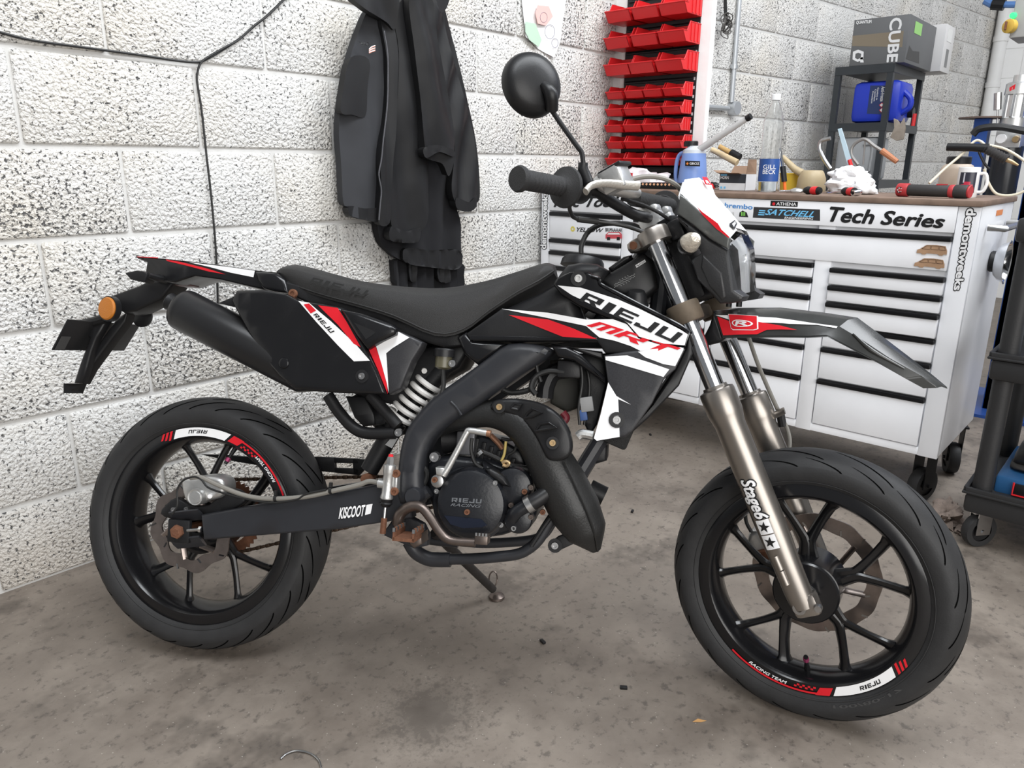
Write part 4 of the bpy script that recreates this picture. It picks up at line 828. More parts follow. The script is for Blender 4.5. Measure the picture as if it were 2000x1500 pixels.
b = MB(); a_, c_ = pq(1972, 76), pq(2040, -40); b.span(PXX-.02, LX-.001, min(a_.y, c_.y), max(a_.y, c_.y), a_.z, c_.z, .006); obw('housing', b, mat('box_grey', (.34, .34, .33), .5), t)
b = MB(); b.lathe([(0, 0), (.012, 0), (.010, .014), (0, .018)], pq(1982, 32)+Vector((-.02, 0, 0)), (-1, .3, 0), 14); obw('green_lamp', b, mat('green_lamp', (.02, .6, .12), .3, emit=(.05, .9, .2), estr=1.5), t)
b = MB(); b.lathe([(0, .0), (.026, .0), (.026, .022), (.018, .026), (0, .026)], pq(1978, 53)+Vector((-.02, 0, 0)), (-1, .5, 0), 18); kn = obw('rotary_switch', b, mat('yellow_knob', (.55, .36, .06), .45), t); b = MB(); b.box(pq(1976, 53)+Vector((-.05, .012, 0)), (.02, .006, .03)); obw('switch_key', b, K['rust'], kn)
t = thing('air_pipe', 'blue compressed air pipe with black couplings high on the end wall', 'pipe', onx(1955, 8, 6.6)); b = MB(); b.tube([onx(1925, 0, 6.6), onx(1940, 8, 6.6)], .03, 10); b.tube([onx(1955, 9, 6.6), onx(2040, 9, 6.6)], .022, 10); obw('pipe', b, mat('pipe_blue', (.10, .22, .50), .4), t); b = MB(); b.tube([onx(1938, 8, 6.6), onx(1962, 10, 6.6)], .038, 10); obw('coupling', b, K['plastic2'], t)
# ------------------------------------------------------------------ black service cart
KX = 2.40; t = thing('service_cart', 'black plastic two-shelf service cart on chrome casters', 'cart', (2.62, .02, 0)); cp = mat('cart_plastic', (.022, .022, .023), .5, var=.2, vscale=10, bump=.2)
cy = .345
for nm, zb, zt in (('lower_shelf', .115, .195), ('upper_shelf', .52, .60)):
    b = MB(); b.span(KX, KX+.45, cy-.75, cy, zb, zt-.02, .012); b.span(KX-.008, KX+.458, cy-.758, cy+.008, zt-.02, zt-.012, .003)
    for a in ((KX-.006, KX+.006, cy-.75, cy), (KX+.444, KX+.456, cy-.75, cy), (KX, KX+.45, cy-.006, cy+.006)): b.span(*a, zt-.02, zt, .002)
    obw(nm, b, cp, t)
for x, y in ((KX+.035, cy-.035), (KX+.415, cy-.035), (KX+.035, cy-.715), (KX+.415, cy-.715)):
    b = MB(); b.tube([(x, y, .17), (x, y, .96)], .026, 16); obw('post', b, cp, t)
b = MB(); b.span(KX, KX+.45, cy-.75, cy, .90, .965, .012); obw('top_shelf', b, cp, t)
for x, y, rt in ((KX+.05, cy-.045, .9), (KX+.40, cy-.045, 1.3)): caster(x, y, t, .052, .026, .12, rt, K['chrome'])
# shoe on lower shelf, laptop-like panel on the upper shelf, blue tool case
tb = thing('tool_case', 'blue plastic tool case with red latch on the lower cart shelf', 'tool case', (KX+.2, .12, .176)); b = MB(); b.span(KX+.05, KX+.38, -.10, .285, .1755, .235, .01); obw('case', b, mat('case_blue', (.02, .09, .22), .45), tb)
b = MB(); b.span(KX+.043, KX+.051, .19, .235, .19, .222, .003); la = obw('latch', b, K['plastic2'], tb); b = MB(); b.tube([(KX+.042, .188, .225), (KX+.042, .188, .188), (KX+.042, .237, .188), (KX+.042, .237, .225)], .003, 6); obw('latch_wire', b, K['red_plastic'], la)
c = Vector((KX+.15, .13, .2355)); ts = thing('work_shoe', 'worn black leather work shoe lying on the blue tool case', 'shoe', c); bl_ = mat('black_leather', (.018, .018, .019), .35, var=.3, vscale=25, bump=.3, bscale=120)
def ring(x, w, z0, z1, n=16): return [c+Vector((w*math.cos(a)*.5, x, z0+(z1-z0)*(.5+.5*math.sin(a)))) for a in [2*math.pi*k/n for k in range(n)]]
b = MB(); b.loft([ring(*a) for a in ((.128, .05, .015, .05), (.118, .085, .008, .085), (.085, .10, .006, .105), (.045, .10, .006, .120), (.0, .098, .006, .135), (-.05, .09, .006, .15), (-.12, .085, .006, .15), (-.16, .06, .01, .14))]); obw('upper', b, bl_, ts, 60)
b = MB(); b.loft([ring(*a) for a in ((.134, .055, 0, .022), (.12, .095, 0, .026), (.08, .11, 0, .026), (.0, .105, 0, .026), (-.12, .09, 0, .026), (-.165, .065, 0, .022))]); obw('sole', b, mat('sole_rubber', (.03, .028, .026), .7, bump=.3), ts, 60)
b = MB(); b.tube([c+Vector((-.040, .06, .07)), c+Vector((0, .062, .112)), c+Vector((.040, .06, .07))], .003, 6, smooth=4); obw('toe_seam', b, bl_, ts)
t3 = thing('parts_carton', 'blue and white printed packet standing on the upper cart shelf', 'packet', (KX+.15, .13, .582)); b = MB(); b.prism([(KX+.12, .235, .588), (KX+.12, .0, .588), (KX+.14, .0, .80), (KX+.14, .235, .80)], (.012, 0, 0)); obw('panel', b, mat('packet_white', (.70, .74, .80), .4), t3)
b = MB(); b.span(KX+.09, KX+.2, -.02, .25, .5815, .592); obw('base', b, mat('packet_blue', (.05, .16, .35), .4), t3)
for k in range(7): b = MB(); b.add([(KX+.119+.002*k, .215-.0*k, .61+k*.02), (KX+.119+.002*k, .20, .61+k*.02), (KX+.1195+.002*k, .20, .615+k*.02), (KX+.1195+.002*k, .215, .615+k*.02)], [(0, 1, 2, 3)]); obw('print_line', b, K['black'], t3)
# offcuts behind the cart
b = MB(); b.span(3.45, 3.9, -.25, .33, 0, .06, .004); tag(ob('timber_offcut', b, mat('dirty_timber', (.12, .085, .065), .8, var=.4, vscale=20)), 'dark dirty timber plank lying on the floor behind the cart', 'plank')
b = MB(); b.span(3.62, 3.74, .19, .27, .0605, .13, .004); tag(ob('wood_block', b, mat('raw_timber', (.42, .28, .15), .7, var=.3, vscale=25)), 'raw wood block standing on the dark plank', 'wood block')
b = MB(); b.lathe([(0, 0), (.05, 0), (.05, .07), (.044, .072), (.04, .06), (0, .06)], (3.6, .08, .0605), (0, 0, 1), 20); tag(ob('metal_cup', b, K['steel']), 'short steel cylinder standing on the dark plank', 'cylinder')
# floor bits
c = onz(1846, 1022, 0); t = thing('dirty_rag', 'brown fluffy rag on the floor against the cart caster', 'rag', c); dm = mat('dirty_fluff', (.24, .19, .16), .95, var=.5, vscale=60, bump=1, bscale=300)
lump('bundle', c+Vector((0, 0, .022)), .075, .05, .05, dm, t, 3, .5, 32); lump('flap', c+Vector((-.03, -.07, .006)), .05, .05, .015, dm, t, 6, .5, 28)
b = MB(); P = [onz(x, y, .003) for x, y in ((548, 1482), (560, 1472), (580, 1466), (605, 1471), (622, 1484), (628, 1500))]; b.tube(P, .0018, 6, smooth=5); tag(ob('cable_tie', b, K['steel']), 'thin curved wire tie lying on the floor', 'wire')
b = MB(); p = onz(1366, 1410, 0); b.add([p+Vector(v) for v in ((-.012, .010, .002), (0, .004, .006), (.012, -.010, .001), (.001, -.003, .0005))], [(0, 1, 2, 3)]); tag(ob('dry_leaf', b, mat('dry_leaf', (.40, .22, .08), .8)), 'small dry orange leaf on the concrete floor', 'leaf')
for x, y, wh_ in ((1270, 850, 'beneath the white tool chest'), (1235, 1000, 'between the exhaust chamber and front wheel'), (1060, 1255, 'just past the side stand foot'), (1218, 1345, 'behind the front tyre on open concrete')):
    p = onz(x, y, 0); b = MB(); b.box(p+Vector((0, 0, .003)), (.016, .008, .006), Matrix.Rotation(x, 3, 'Z'), .001); tag(ob('debris_chip', b, K['mblack']), 'small dark chip of debris on the floor, '+wh_, 'debris', 'chips on the floor')
# dark pedal bin shape under the chest front
# ================================================================== motorcycle
HEAD, LEAN, WB_, STEER, RR, RF, EOFF, HALF, RAKE = R_(-58.04), R_(16.68), 1.3398, R_(23.54), .2924, .2815, .0437, .1042, R_(24.48)
_hx = Vector((math.cos(HEAD), math.sin(HEAD), 0)); _hl0 = Vector((-math.sin(HEAD), math.cos(HEAD), 0)); _z = Vector((0, 0, 1))
_hl = _hl0*math.cos(LEAN)-_z*math.sin(LEAN); _hz = _z*math.cos(LEAN)+_hl0*math.sin(LEAN); BO = Vector((.6575, 1.541, .0015))
MBK = Matrix(((_hx.x, _hl.x, _hz.x, BO.x), (_hx.y, _hl.y, _hz.y, BO.y), (_hx.z, _hl.z, _hz.z, BO.z), (0, 0, 0, 1)))
bike = thing('motorcycle', 'black supermoto motorcycle with red and white graphics leaning on its side stand', 'motorcycle')
bike.matrix_world = MBK
BK = Frame(MBK)
_s = Vector((-math.sin(RAKE), 0, math.cos(RAKE))); _fp = Vector((math.cos(RAKE), 0, math.sin(RAKE)))
_A0 = Vector((WB_, 0, RF))-_fp*EOFF; _rot = Matrix.Rotation(-STEER, 3, _s); _fs = _rot @ _fp; _ls = _rot @ Vector((0, 1, 0))
MF = Matrix(((_fs.x, _ls.x, _s.x, _A0.x), (_fs.y, _ls.y, _s.y, _A0.y), (_fs.z, _ls.z, _s.z, _A0.z), (0, 0, 0, 1)))
BF = Frame(MBK @ MF)
def bp(name, mb, m, parent=None, fr=BK, ang=35, bevel=0, mirror=False):
    """add a piece of the motorcycle; geometry in the frame fr"""
    if mirror:
        m2 = MB(); m2.v = [Vector((v.x, -v.y, v.z)) for v in mb.v]; m2.f = list(mb.f)
        bp(name, m2, m, parent, fr, ang, bevel)
    if fr is BF: mb.v = [MF @ v for v in mb.v]
    return ob(name, mb, m, parent or bike, ang, bevel)
def px(fr, l, lat): return [fr.P(p[0], p[1], p[2] if len(p) > 2 else lat) for p in l]
def Z(ox, oy, s): return lambda l: [((ox+p[0]/s), (oy+p[1]/s))+tuple(p[2:]) for p in l]
C1, C2, C3, C4, C5, C6, C7b, C9 = Z(100, 480, 2.857), Z(700, 480, 2.857), Z(640, 760, 3.333), Z(1040, 350, 4.054), Z(1300, 580, 3.126), Z(1300, 860, 2.632), Z(160, 760, 2.83), Z(90, 490, 5)
def panel(name, outl, g, thick, bev, m, parent=None, fr=BK, res=.04, mirror=False, ang=40, smooth=0, both=False):
    gg = g if callable(g) else (lambda x, z: g)
    poly = [(q.x, q.z) for q in (fr.P(p[0], p[1], gg) for p in outl)]
    if smooth: poly = [tuple(q) for q in sp2([Vector(p) for p in poly], smooth)]
    if callable(g): poly = densify(poly, res)
    ins = inset(poly, bev) if bev else poly
    vs, fs = sheet(ins, gg, 0, res); mb = MB(); mb.add(vs, fs); n = len(poly)
    r0 = [Vector((p[0], -gg(*p), p[1])) for p in ins]; mid = [Vector((p[0], -(gg(*p)-bev*.35), p[1])) for p in inset(poly, bev*.3)] if bev else r0
    r1 = [Vector((p[0], -(gg(*p)-bev), p[1])) for p in poly]; r2 = [Vector((p[0], -(gg(*p)-thick), p[1])) for p in poly]
    for a, b in ((r0, mid), (mid, r1), (r1, r2)): mb.add(a+b, [(i, (i+1) % n, (i+1) % n+n, i+n) for i in range(n)])
    mb.add(r2, [tuple(range(n-1, -1, -1))])
    o = bp(name, mb, m, parent, fr, ang, 0, mirror); o['g'] = 0; del o['g']; return o
def decal(name, outl, g, m, parent, eps=.0010, fr=BK, res=.04, mirror=False):
    gg = g if callable(g) else (lambda x, z: g)
    poly = [(q.x, q.z) for q in (fr.P(p[0], p[1], gg) for p in outl)]
    vs, fs = sheet(poly, gg, eps, res); mb = MB(); mb.add(vs, fs); return bp(name, mb, m, parent, fr, 40, 0, mirror)
def lettering(name, t2, quad, g, m, parent, eps=.0018, fr=BK):
    vs, fs = t2; gg = g if callable(g) else (lambda x, z: g)
    tl, tr, br, bl = [fr.P(p[0], p[1], gg) for p in quad]; mb = MB(); out = []
    for p in vs:
        q = (bl*(1-p.x)+br*p.x)*(1-p.y)+(tl*(1-p.x)+tr*p.x)*p.y; out.append(Vector((q.x, -(gg(q.x, q.z)+eps+(p.z if len(p) > 2 else 0)), q.z)))
    mb.add(out, fs); return bp(name, mb, m, parent, fr)
def bolt_at(p, lat, r, m, parent, fr=BK, nm='bolt', h=.005, recess=True):
    c = fr.P(p[0], p[1], lat); b = MB(); ax = (0, -1, 0)
    b.lathe([(0, h*.4), (r*.45, h*.4), (r*.5, h), (r*.9, h), (r, h*.7), (r, -.002)], c, ax, 14); o = bp(nm, b, m, parent, fr)
    if recess:
        b = MB(); b.lathe([(r*1.05, .0022), (r*1.85, .0022), (r*1.85, 0)], c, ax, 18); bp('bolt_recess', b, K['black'], parent, fr)
    return o
def disc_at(name, p, lat0, lat1, r, m, parent=None, fr=BK, round_=.004, seg=32, r0=0):
    c = fr.P(p[0], p[1], lat1); c.y = 0; b = MB()
    b.lathe([(r0, lat0), (r, lat0), (r, lat1-round_), (r-round_*.3, lat1-round_*.3), (r-round_, lat1), (r0, lat1)], c, (0, -1, 0), seg); return bp(name, b, m, parent, fr)
def hose(name, pts, r, m, lat=0, parent=None, fr=BK, smooth=6, seg=10): b = MB(); b.tube(px(fr, pts, lat), r, seg, smooth=smooth); return bp(name, b, m, parent, fr)
# ------------------------------------------------------------------ wheels
groove_m = mat('tread_groove_shadow', (.003, .003, .003), .9, spec=0)
def wheel(nm, C, fr, Rt, hw, a0, grooves, valve):
    ax = (0, 1, 0); k = Rt/.2924; f = [(.226, -.047), (.216, -.043), (.199, -.034), (.195, -.015), (.195, .015), (.199, .034), (.216, .043), (.226, .047), (.227, .051), (.224, .0535), (.203, .0545), (.199, .050), (.1955, .042), (.189, .024), (.187, 0), (.189, -.024), (.1955, -.042), (.199, -.050), (.203, -.0545), (.224, -.0535), (.227, -.051)]
    kw = hw/.063
    b = MB(); b.lathe([(r*k, h*kw*.98) for r, h in f], C, ax, 72, True); wh = bp(nm, b, K['alloy'], None, fr, 40)
    prof = [(.222*k, .046*kw), (.2285*k, .0535*kw), (.240*k, .0605*kw), (.252*k, .0630*kw), (.264*k, .0615*kw)]
    n = 14
    for i in range(1, n):
        t = i/n; ph = (1-t)*math.radians(72); prof.append((Rt-(Rt-.262*k)*(1-math.cos(ph))/(1-math.cos(R_(72)))*.98, .0615*kw*math.sin(ph)/math.sin(R_(72))))
    prof = prof+[(Rt, 0)]+[(r, -h) for r, h in reversed(prof)]
    b = MB(); b.lathe(prof, C, ax, 96); bp('tyre', b, K['rubber'], wh, fr, 60)
    for s in (-1, 1):
        b = MB(); b.lathe([(.2325*k, s*.0578*kw), (.2337*k, s*.0590*kw), (.2350*k, s*.0588*kw)], C, ax, 72); bp('bead_ring', b, K['rubber'], wh, fr)
    # hub
    b = MB(); b.lathe([(.016, -.055), (.05*k, -.055), (.066*k, -.046), (.066*k, .046), (.05*k, .055), (.016, .055)], C, ax, 36); bp('hub', b, K['alloy'], wh, fr)
    # five forked spokes
    for i in range(5):
        b = MB()
        def pt(ang, r): return Vector(C)+Vector((math.cos(ang)*r, 0, math.sin(ang)*r))
        am = a0+i*2*math.pi/5
        for s in (-1, 1):
            b.tube([pt(am+s*.16, .058*k), pt(am+s*.055, .092*k), pt(am+s*R_(6.5), .112*k), pt(am+s*R_(12), .145*k), pt(am+s*R_(16), .178*k), pt(am+s*R_(17.2), .193*k)], [.0095, .0085, .0075, .0068, .0075, .012], 10, smooth=2, flat=1.8)
        b.tube([pt(am, .05*k), pt(am, .098*k)], .0085, 10, flat=1.5); bp('spoke', b, K['alloy'], wh, fr)
    # tread grooves: near-black strips on the surface, painted shade of curved cuts
    def surf(u, t): # u 0 shoulder .. 1 crown
        ph = (1-u)*R_(72); r = Rt-(Rt-.262*k)*(1-math.cos(ph))/(1-math.cos(R_(72)))*.98+.0004; h = .0615*kw*math.sin(ph)/math.sin(R_(72))
        return r, h
    def gmesh(side, u0, u1, sweep, wd, curve):
        b = MB(); L = []; Rr_ = []; m_ = 12
        for i in range(m_+1):
            q = i/m_; u = u0+(u1-u0)*q; a = sweep*(q**curve); r, h = surf(u, 0); w_ = wd*math.sin(math.pi*min(1, max(.06, q*.94+.03)))**.5
            for s, LL in ((-1, L), (1, Rr_)): aa = a+s*w_/r; LL.append(Vector((math.cos(aa)*r, side*h*1.004, math.sin(aa)*r)))
        b.add(L+Rr_, [(i, i+1, i+m_+2, i+m_+1) for i in range(m_)]); return b.mesh('tread_groove')
    R3 = (MF if fr is BF else Matrix.Identity(4)) @ Matrix.Translation(C)
    for side in (-1, 1):
        for (u0, u1, sw, wd, cv, cnt, ph) in grooves:
            gm = gmesh(side, u0, u1, sw, wd, cv); gm.materials.append(groove_m)
            for i in range(cnt):
                o = bpy.data.objects.new('tread_groove', gm); COL.objects.link(o); o.parent = wh
                o.matrix_local = R3 @ Matrix.Rotation(-(ph+i*2*math.pi/cnt), 4, 'Y')
    # valve
    va = valve; P0 = Vector(C)+Vector((math.cos(va)*.186*k, -.01, math.sin(va)*.186*k)); P1 = Vector(C)+Vector((math.cos(va)*.150*k, -.03, math.sin(va)*.150*k))
    b = MB(); b.tube([P0, P0*.5+P1*.5, P1], [.006, .004, .0045], 8); bp('valve', b, K['plastic2'], wh, fr)
    b = MB(); b.tube([P0*.35+P1*.65, P0*.12+P1*.88], .0058, 8); bp('valve_collar', b, mat('pink_anodised', (.40, .06, .16), .35, .5), wh, fr)
    return wh
CRW = Vector((0, 0, RR)); CFW = Vector((EOFF, 0, 0))
rw = wheel('rear_wheel', CRW, BK, RR, .064, R_(96), [(.05, .62, -.34, .0046, 1.3, 26, 0), (.62, .98, -.20, .0050, .9, 13, .1)], R_(72))
rk_f = math.atan2(MF[2][0], MF[0][0])
fw_ = wheel('front_wheel', CFW, BF, RF, .052, R_(96)-RAKE, [(.02, .40, .26, .0042, 1.5, 20, 0), (.40, .95, .42, .0054, 1.2, 13, .12)], R_(-88)-RAKE)
def wang(fr, C, p, lat):
    q = fr.P(p[0], p[1], lat)-C; return math.atan2(q.z, q.x), math.hypot(q.x, q.z)
def arc(nm, wh, fr, C, a0, a1, r0, r1, lat, m, skew=0, n=24):
    b = MB(); vs = []
    for i in range(n+1):
        t = i/n; a = a0+(a1-a0)*t
        for r, sk in ((r0, 0), (r1, skew)): vs.append(Vector(C)+Vector((math.cos(a+sk)*r, -lat, math.sin(a+sk)*r)))
    b.add(vs, [(2*i, 2*i+2, 2*i+3, 2*i+1) for i in range(n)]); return bp(nm, b, m, wh, fr)
def arctext(nm, t2, wh, fr, C, a0, a1, r0, r1, lat, m):
    """text running from angle a0 to a1; r0 is the baseline radius, r1 the cap radius"""
    b = MB(); vs = []
    for p in t2[0]:
        a = a0+(a1-a0)*p.x; r = r0+(r1-r0)*p.y; vs.append(Vector(C)+Vector((math.cos(a)*r, -(lat+(p.z if len(p) > 2 else 0)), math.sin(a)*r)))
    b.add(vs, t2[1]); return bp(nm, b, m, wh, fr)
def rimdecals(wh, fr, C, k, lat, pts, dirn):
    aW0, aW1, aS, aR1 = [wang(fr, C, p, lat)[0] for p in pts]       # white start, white end, stripes end, red tail
    def un(a, ref):
        while a-ref > math.pi: a -= 2*math.pi
        while a-ref < -math.pi: a += 2*math.pi
        return a
    aW1 = un(aW1, aW0); aS = un(aS, aW0); aR1 = un(aR1, aW1)
    ri, ro = .2045*k, .2235*k; sg = 1 if aW1 > aW0 else -1
    arc('rim_sticker', wh, fr, C, aW0, aW1, ri, ro, lat+.0006, K['white'], sg*.05)
    arctext('rim_lettering', block2d('RIEJU', .3), wh, fr, C, *((aW0+(aW1-aW0)*.38, aW0+(aW1-aW0)*.72) if dirn else (aW0+(aW1-aW0)*.66, aW0+(aW1-aW0)*.30)), *((.2105*k, .2185*k) if dirn == 2 else (.2185*k, .2105*k)), lat+.0012, K['black'])
    for i in range(3):
        q = aW0-sg*(.035+.045*i); arc('rim_sticker', wh, fr, C, q, q-sg*.028, ri+.003*i, ro, lat+.0006, K['red'], sg*.05, 6)
    arc('rim_sticker', wh, fr, C, aW1+sg*.035, aW1+sg*.16, ri+.002, ro, lat+.0006, K['red'], sg*.05)
    arc('rim_sticker', wh, fr, C, aW1+sg*.12, aR1, .2185*k, .2225*k, lat+.0008, K['red'])
    for i in range(8): q = aW1+sg*(.20+.026*i); r_ = .2065*k+(.004 if i % 2 else 0); arc('rim_sticker', wh, fr, C, q, q+sg*.024, r_, r_+.004, lat+.0006, K['red'], 0, 3)
    L = un(aR1, aW1)-aW1; a_, b_ = aW1+L*.45, aW1+L*.82
    arctext('rim_lettering', text2d('RACING TEAM', .25, .03), wh, fr, C, *((b_, a_) if dirn != 2 else (b_, a_)), *((.2100*k, .2165*k) if dirn == 2 else (.2165*k, .2100*k)), lat+.0012, K['white'])
kf = RF/.2924
arctext('tyre_lettering', text2d('100/80-17', 0, .03), fw_, BF, CFW, R_(-74)-RAKE, R_(-40)-RAKE, .2395*kf, .2465*kf, .0508, mat('embossed_rubber', (.05, .05, .051), .5))
rimdecals(fw_, BF, CFW, kf, .0545*.052/.063*.98, [(1765, 1322), (1640, 1362), (1775, 1310), (1428, 1270)], 0)
rimdecals(rw, BK, CRW, 1.0, .0545*.064/.063*.98, [(338, 852), (440, 856), (318, 862), (552, 968)], 0)
# ------------------------------------------------------------------ swingarm, rear brake, drive
arm = [(392, 1006), (520, 983), (660, 961), (795, 936), (805, 1012), (660, 1034), (520, 1045), (397, 1055)]
sw = panel('swingarm', arm, .122, .032, .004, K['frame'], mirror=True)
lettering('sticker', text2d('KISCOOT', .2, .13), [(664, 992), (714, 986), (712, 1007), (662, 1013)], .122, K['black'], sw, .0006); lettering('sticker', text2d('KISCOOT', .2, .04), [(664, 992), (714, 986), (712, 1007), (662, 1013)], .122, K['white'], sw, .0012)
decal('sticker', [(716, 986), (728, 984), (724, 1003), (713, 1006)], .122, K['white'], sw, .0006)
b = MB(); p = BK.P(790, 980, .09); b.box((p.x-.03, 0, p.z), (.07, .20, .06), None, .01); bp('swingarm_yoke', b, K['frame'], sw)
for l0, l1 in (((337, 1010), (394, 1004)), ((340, 1062), (396, 1056))):
    b = MB(); a, c = BK.P(*l0, .11), BK.P(*l1, .11); b.tube([a, c], .004, 6, flat=5); bp('axle_slot', b, K['frame'], sw)
b = MB(); a = BK.P(351, 1037, .118); b.box(a, (.052, .012, .05), None, .003); bp('axle_block', b, K['mblack'], sw)
b = MB(); b.lathe([(0, .010), (.008, .010), (.009, .009), (.015, .008), (.015, 0), (.010, 0), (.010, -.24), (0, -.24)], a+Vector((0, -.006, 0)), (0, -1, 0), 6); bp('axle_nut', b, K['rust'])
b = MB(); b.tube([BK.P(366, 1036, .122), BK.P(392, 1034, .122)], .004, 8); bp('chain_adjuster', b, K['steel'], sw); b = MB(); b.lathe([(0, 0), (.007, 0), (.007, .006), (0, .006)], BK.P(389, 1034, .122), (1, 0, 0), 6); bp('chain_adjuster', b, K['chrome'], sw)
# wave disc
def wave_disc(nm, C, fr, lat, R0, r_in, m, parent, waves=10, slots=16, amp=.004, hub=None):
    b = MB(); n = 120; th = .004; vs = []
    for i in range(n):
        t = 2*math.pi*i/n; ro = R0+amp*math.sin(waves*t); ri = r_in+amp*.8*math.sin(waves*t+1)
        for r, h in ((ri, lat), (ro, lat), (ro, lat-th), (ri, lat-th)): vs.append(Vector(C)+Vector((math.cos(t)*r, -h, math.sin(t)*r)))
    fs = []
    for i in range(n):
        j = (i+1) % n
        for q in range(4): fs.append((i*4+q, j*4+q, j*4+(q+1) % 4, i*4+(q+1) % 4))
    b.add(vs, fs); o = bp(nm, b, m, parent, fr)
    for i in range(slots):
        t = 2*math.pi*i/slots; rm = (R0+r_in)/2+(.010 if i % 2 else -.008); d = Vector((math.cos(t), 0, math.sin(t))); q = Vector(C)+d*rm; sgn = -1 if lat > 0 else 1
        e = Vector((math.cos(t+.5), 0, math.sin(t+.5)))
        b2 = MB(); b2.tube([q-e*.006+Vector((0, -lat-.0003, 0)), q+e*.006+Vector((0, -lat-.0003, 0))], .0026, 6, flat=.2); bp('disc_slot', b2, K['black'] if parent is rw else mat('slot_floor_tone', (.20, .18, .16), .7), parent, fr)
    b = MB()
    for i in range(6):
        t = 2*math.pi*i/6; d = Vector((math.cos(t), 0, math.sin(t))); d2 = Vector((math.cos(t+.35), 0, math.sin(t+.35)))
        b = MB(); b.tube([Vector(C)+d*.045+Vector((0, -lat+.004, 0)), Vector(C)+d2*(r_in+.004)+Vector((0, -lat+.002, 0))], .007, 8, flat=.5); bp('disc_carrier', b, m, parent, fr)
    return o
wave_disc('brake_disc', CRW, BK, .076, .098, .070, K['disc'], rw, 8, 10, .005)
wave_disc('brake_disc', CFW, BF, -.062, .128, .098, K['disc'], fw_, 12, 18, .0015)
cal = panel('rear_caliper', C7b([(545, 500), (600, 490), (690, 480), (770, 500), (785, 560), (760, 600), (690, 620), (600, 640), (560, 600)]), .112, .05, .008, K['alu'], smooth=3)
c = BK.P(382, 971, .124); b = MB(); b.lathe([(0, .004), (.013, .004), (.014, .002), (.017, .003), (.0185, 0), (.0185, -.03), (0, -.03)], c, (0, -1, 0), 24); bp('piston_cap', b, K['alu'], cal)
b = MB(); b.lathe([(0, .004), (.005, .003), (.006, -.01), (0, -.012)], BK.P(410, 969, .12), (.5, -1, 0), 12); bp('bleed_cap', b, K['white'], cal)
panel('caliper_bracket', C7b([(430, 690), (460, 640), (520, 600), (590, 640), (700, 640), (790, 560), (860, 560), (900, 600), (880, 640), (780, 690), (660, 715), (500, 720)]), .098, .016, .004, K['mblack'], smooth=2)
for p in ((510, 666), (582, 664)): bolt_at(C7b([p])[0], .099, .006, K['steel'], cal, recess=False)
hose('rear_brake_hose', [q for q in C7b([(600, 490), (660, 488), (740, 525), (860, 575), (960, 600), (1080, 606), (1240, 594), (1400, 560), (1528, 530)])]+[(722, 940), (745, 945)], .0052, K['hose'], .128)
hose('speed_cable', C7b([(500, 690), (528, 640), (526, 560), (560, 505), (620, 485), (660, 500), (700, 545), (800, 580), (900, 605), (1040, 628), (1180, 612), (1240, 580), (1350, 556)]), .0022, K['cable'], .132)
for p in ((1072, 604), (1376, 560)): b = MB(); q = BK.P(*C7b([p])[0], .128); b.lathe([(.0055, -.003), (.0075, -.003), (.0075, .003), (.0055, .003)], q, (1, 0, .1), 12); b.box(q+Vector((0, -.002, .012)), (.006, .006, .010)); bp('cable_tie', b, K['cable'])
# sprocket and chain on the far side
b = MB(); n = 84; vs = []
for i in range(n):
    t = 2*math.pi*i/n; ro = .094 if i % 2 else .087
    for r, h in ((.066, -.068), (ro, -.068), (ro, -.073), (.066, -.073)): vs.append(CRW+Vector((math.cos(t)*r, -h, math.sin(t)*r)))
b.add(vs, [(i*4+q, ((i+1) % n)*4+q, ((i+1) % n)*4+(q+1) % 4, i*4+(q+1) % 4) for i in range(n) for q in range(4)]); spr = bp('rear_sprocket', b, K['rust'])
b = MB()
for i in range(5): t = 2*math.pi*i/5; d = Vector((math.cos(t), 0, math.sin(t))); b.tube([CRW+d*.04+Vector((0, .07, 0)), CRW+d*.07+Vector((0, .07, 0))], .010, 8, flat=.35)
bp('sprocket_carrier', b, K['rust'], spr)
link = MB(); link.box((0, 0, 0), (.0125, .010, .009), None, .002); lm_ = link.mesh('chain_link'); lm_.materials.append(mat('oily_chain', (.07, .045, .03), .5, .6, var=.4, vscale=120)); ch_ = None
fs_c = Vector((.545, .0705, .40)); rs_c = CRW+Vector((0, .0705, 0))
runs = [(rs_c+Vector((.012, 0, .092)), fs_c+Vector((0, 0, .034))), (rs_c+Vector((.008, 0, -.092)), fs_c+Vector((0, 0, -.034)))]
pts_ = []
for a, c in runs:
    m_ = int((c-a).length/.0127); pts_ += [(a+(c-a)*((i+.5)/m_), (c-a)) for i in range(m_)]
for i in range(17): t = math.pi/2+.13+(math.pi-.26)*i/16; pts_.append((rs_c+Vector((math.cos(t)*.092, 0, math.sin(t)*.092)), Vector((-math.sin(t), 0, math.cos(t)))))
first = ob('drive_chain', lm_, None, bike)
for i, (p, d) in enumerate(pts_):
    o = first if i == 0 else bpy.data.objects.new('chain_link', lm_)
    if i: COL.objects.link(o); o.parent = first; 
    ang_ = -math.atan2(d.z, d.x); w_ = .8 if i % 2 else 1.0
    Mx = Matrix.Translation(p) @ Matrix.Rotation(ang_, 4, 'Y') @ Matrix.Diagonal((1, w_, w_, 1))
    if i == 0: M0 = Mx.inverted()
    o.matrix_local = Mx if i == 0 else M0 @ Mx
cg = panel('chain_guard', C7b([(660, 362), (760, 362), (990, 380), (1300, 375), (1395, 379), (1400, 462), (1320, 455), (960, 420), (760, 385)]), -.055, .012, .001, K['plastic2'])
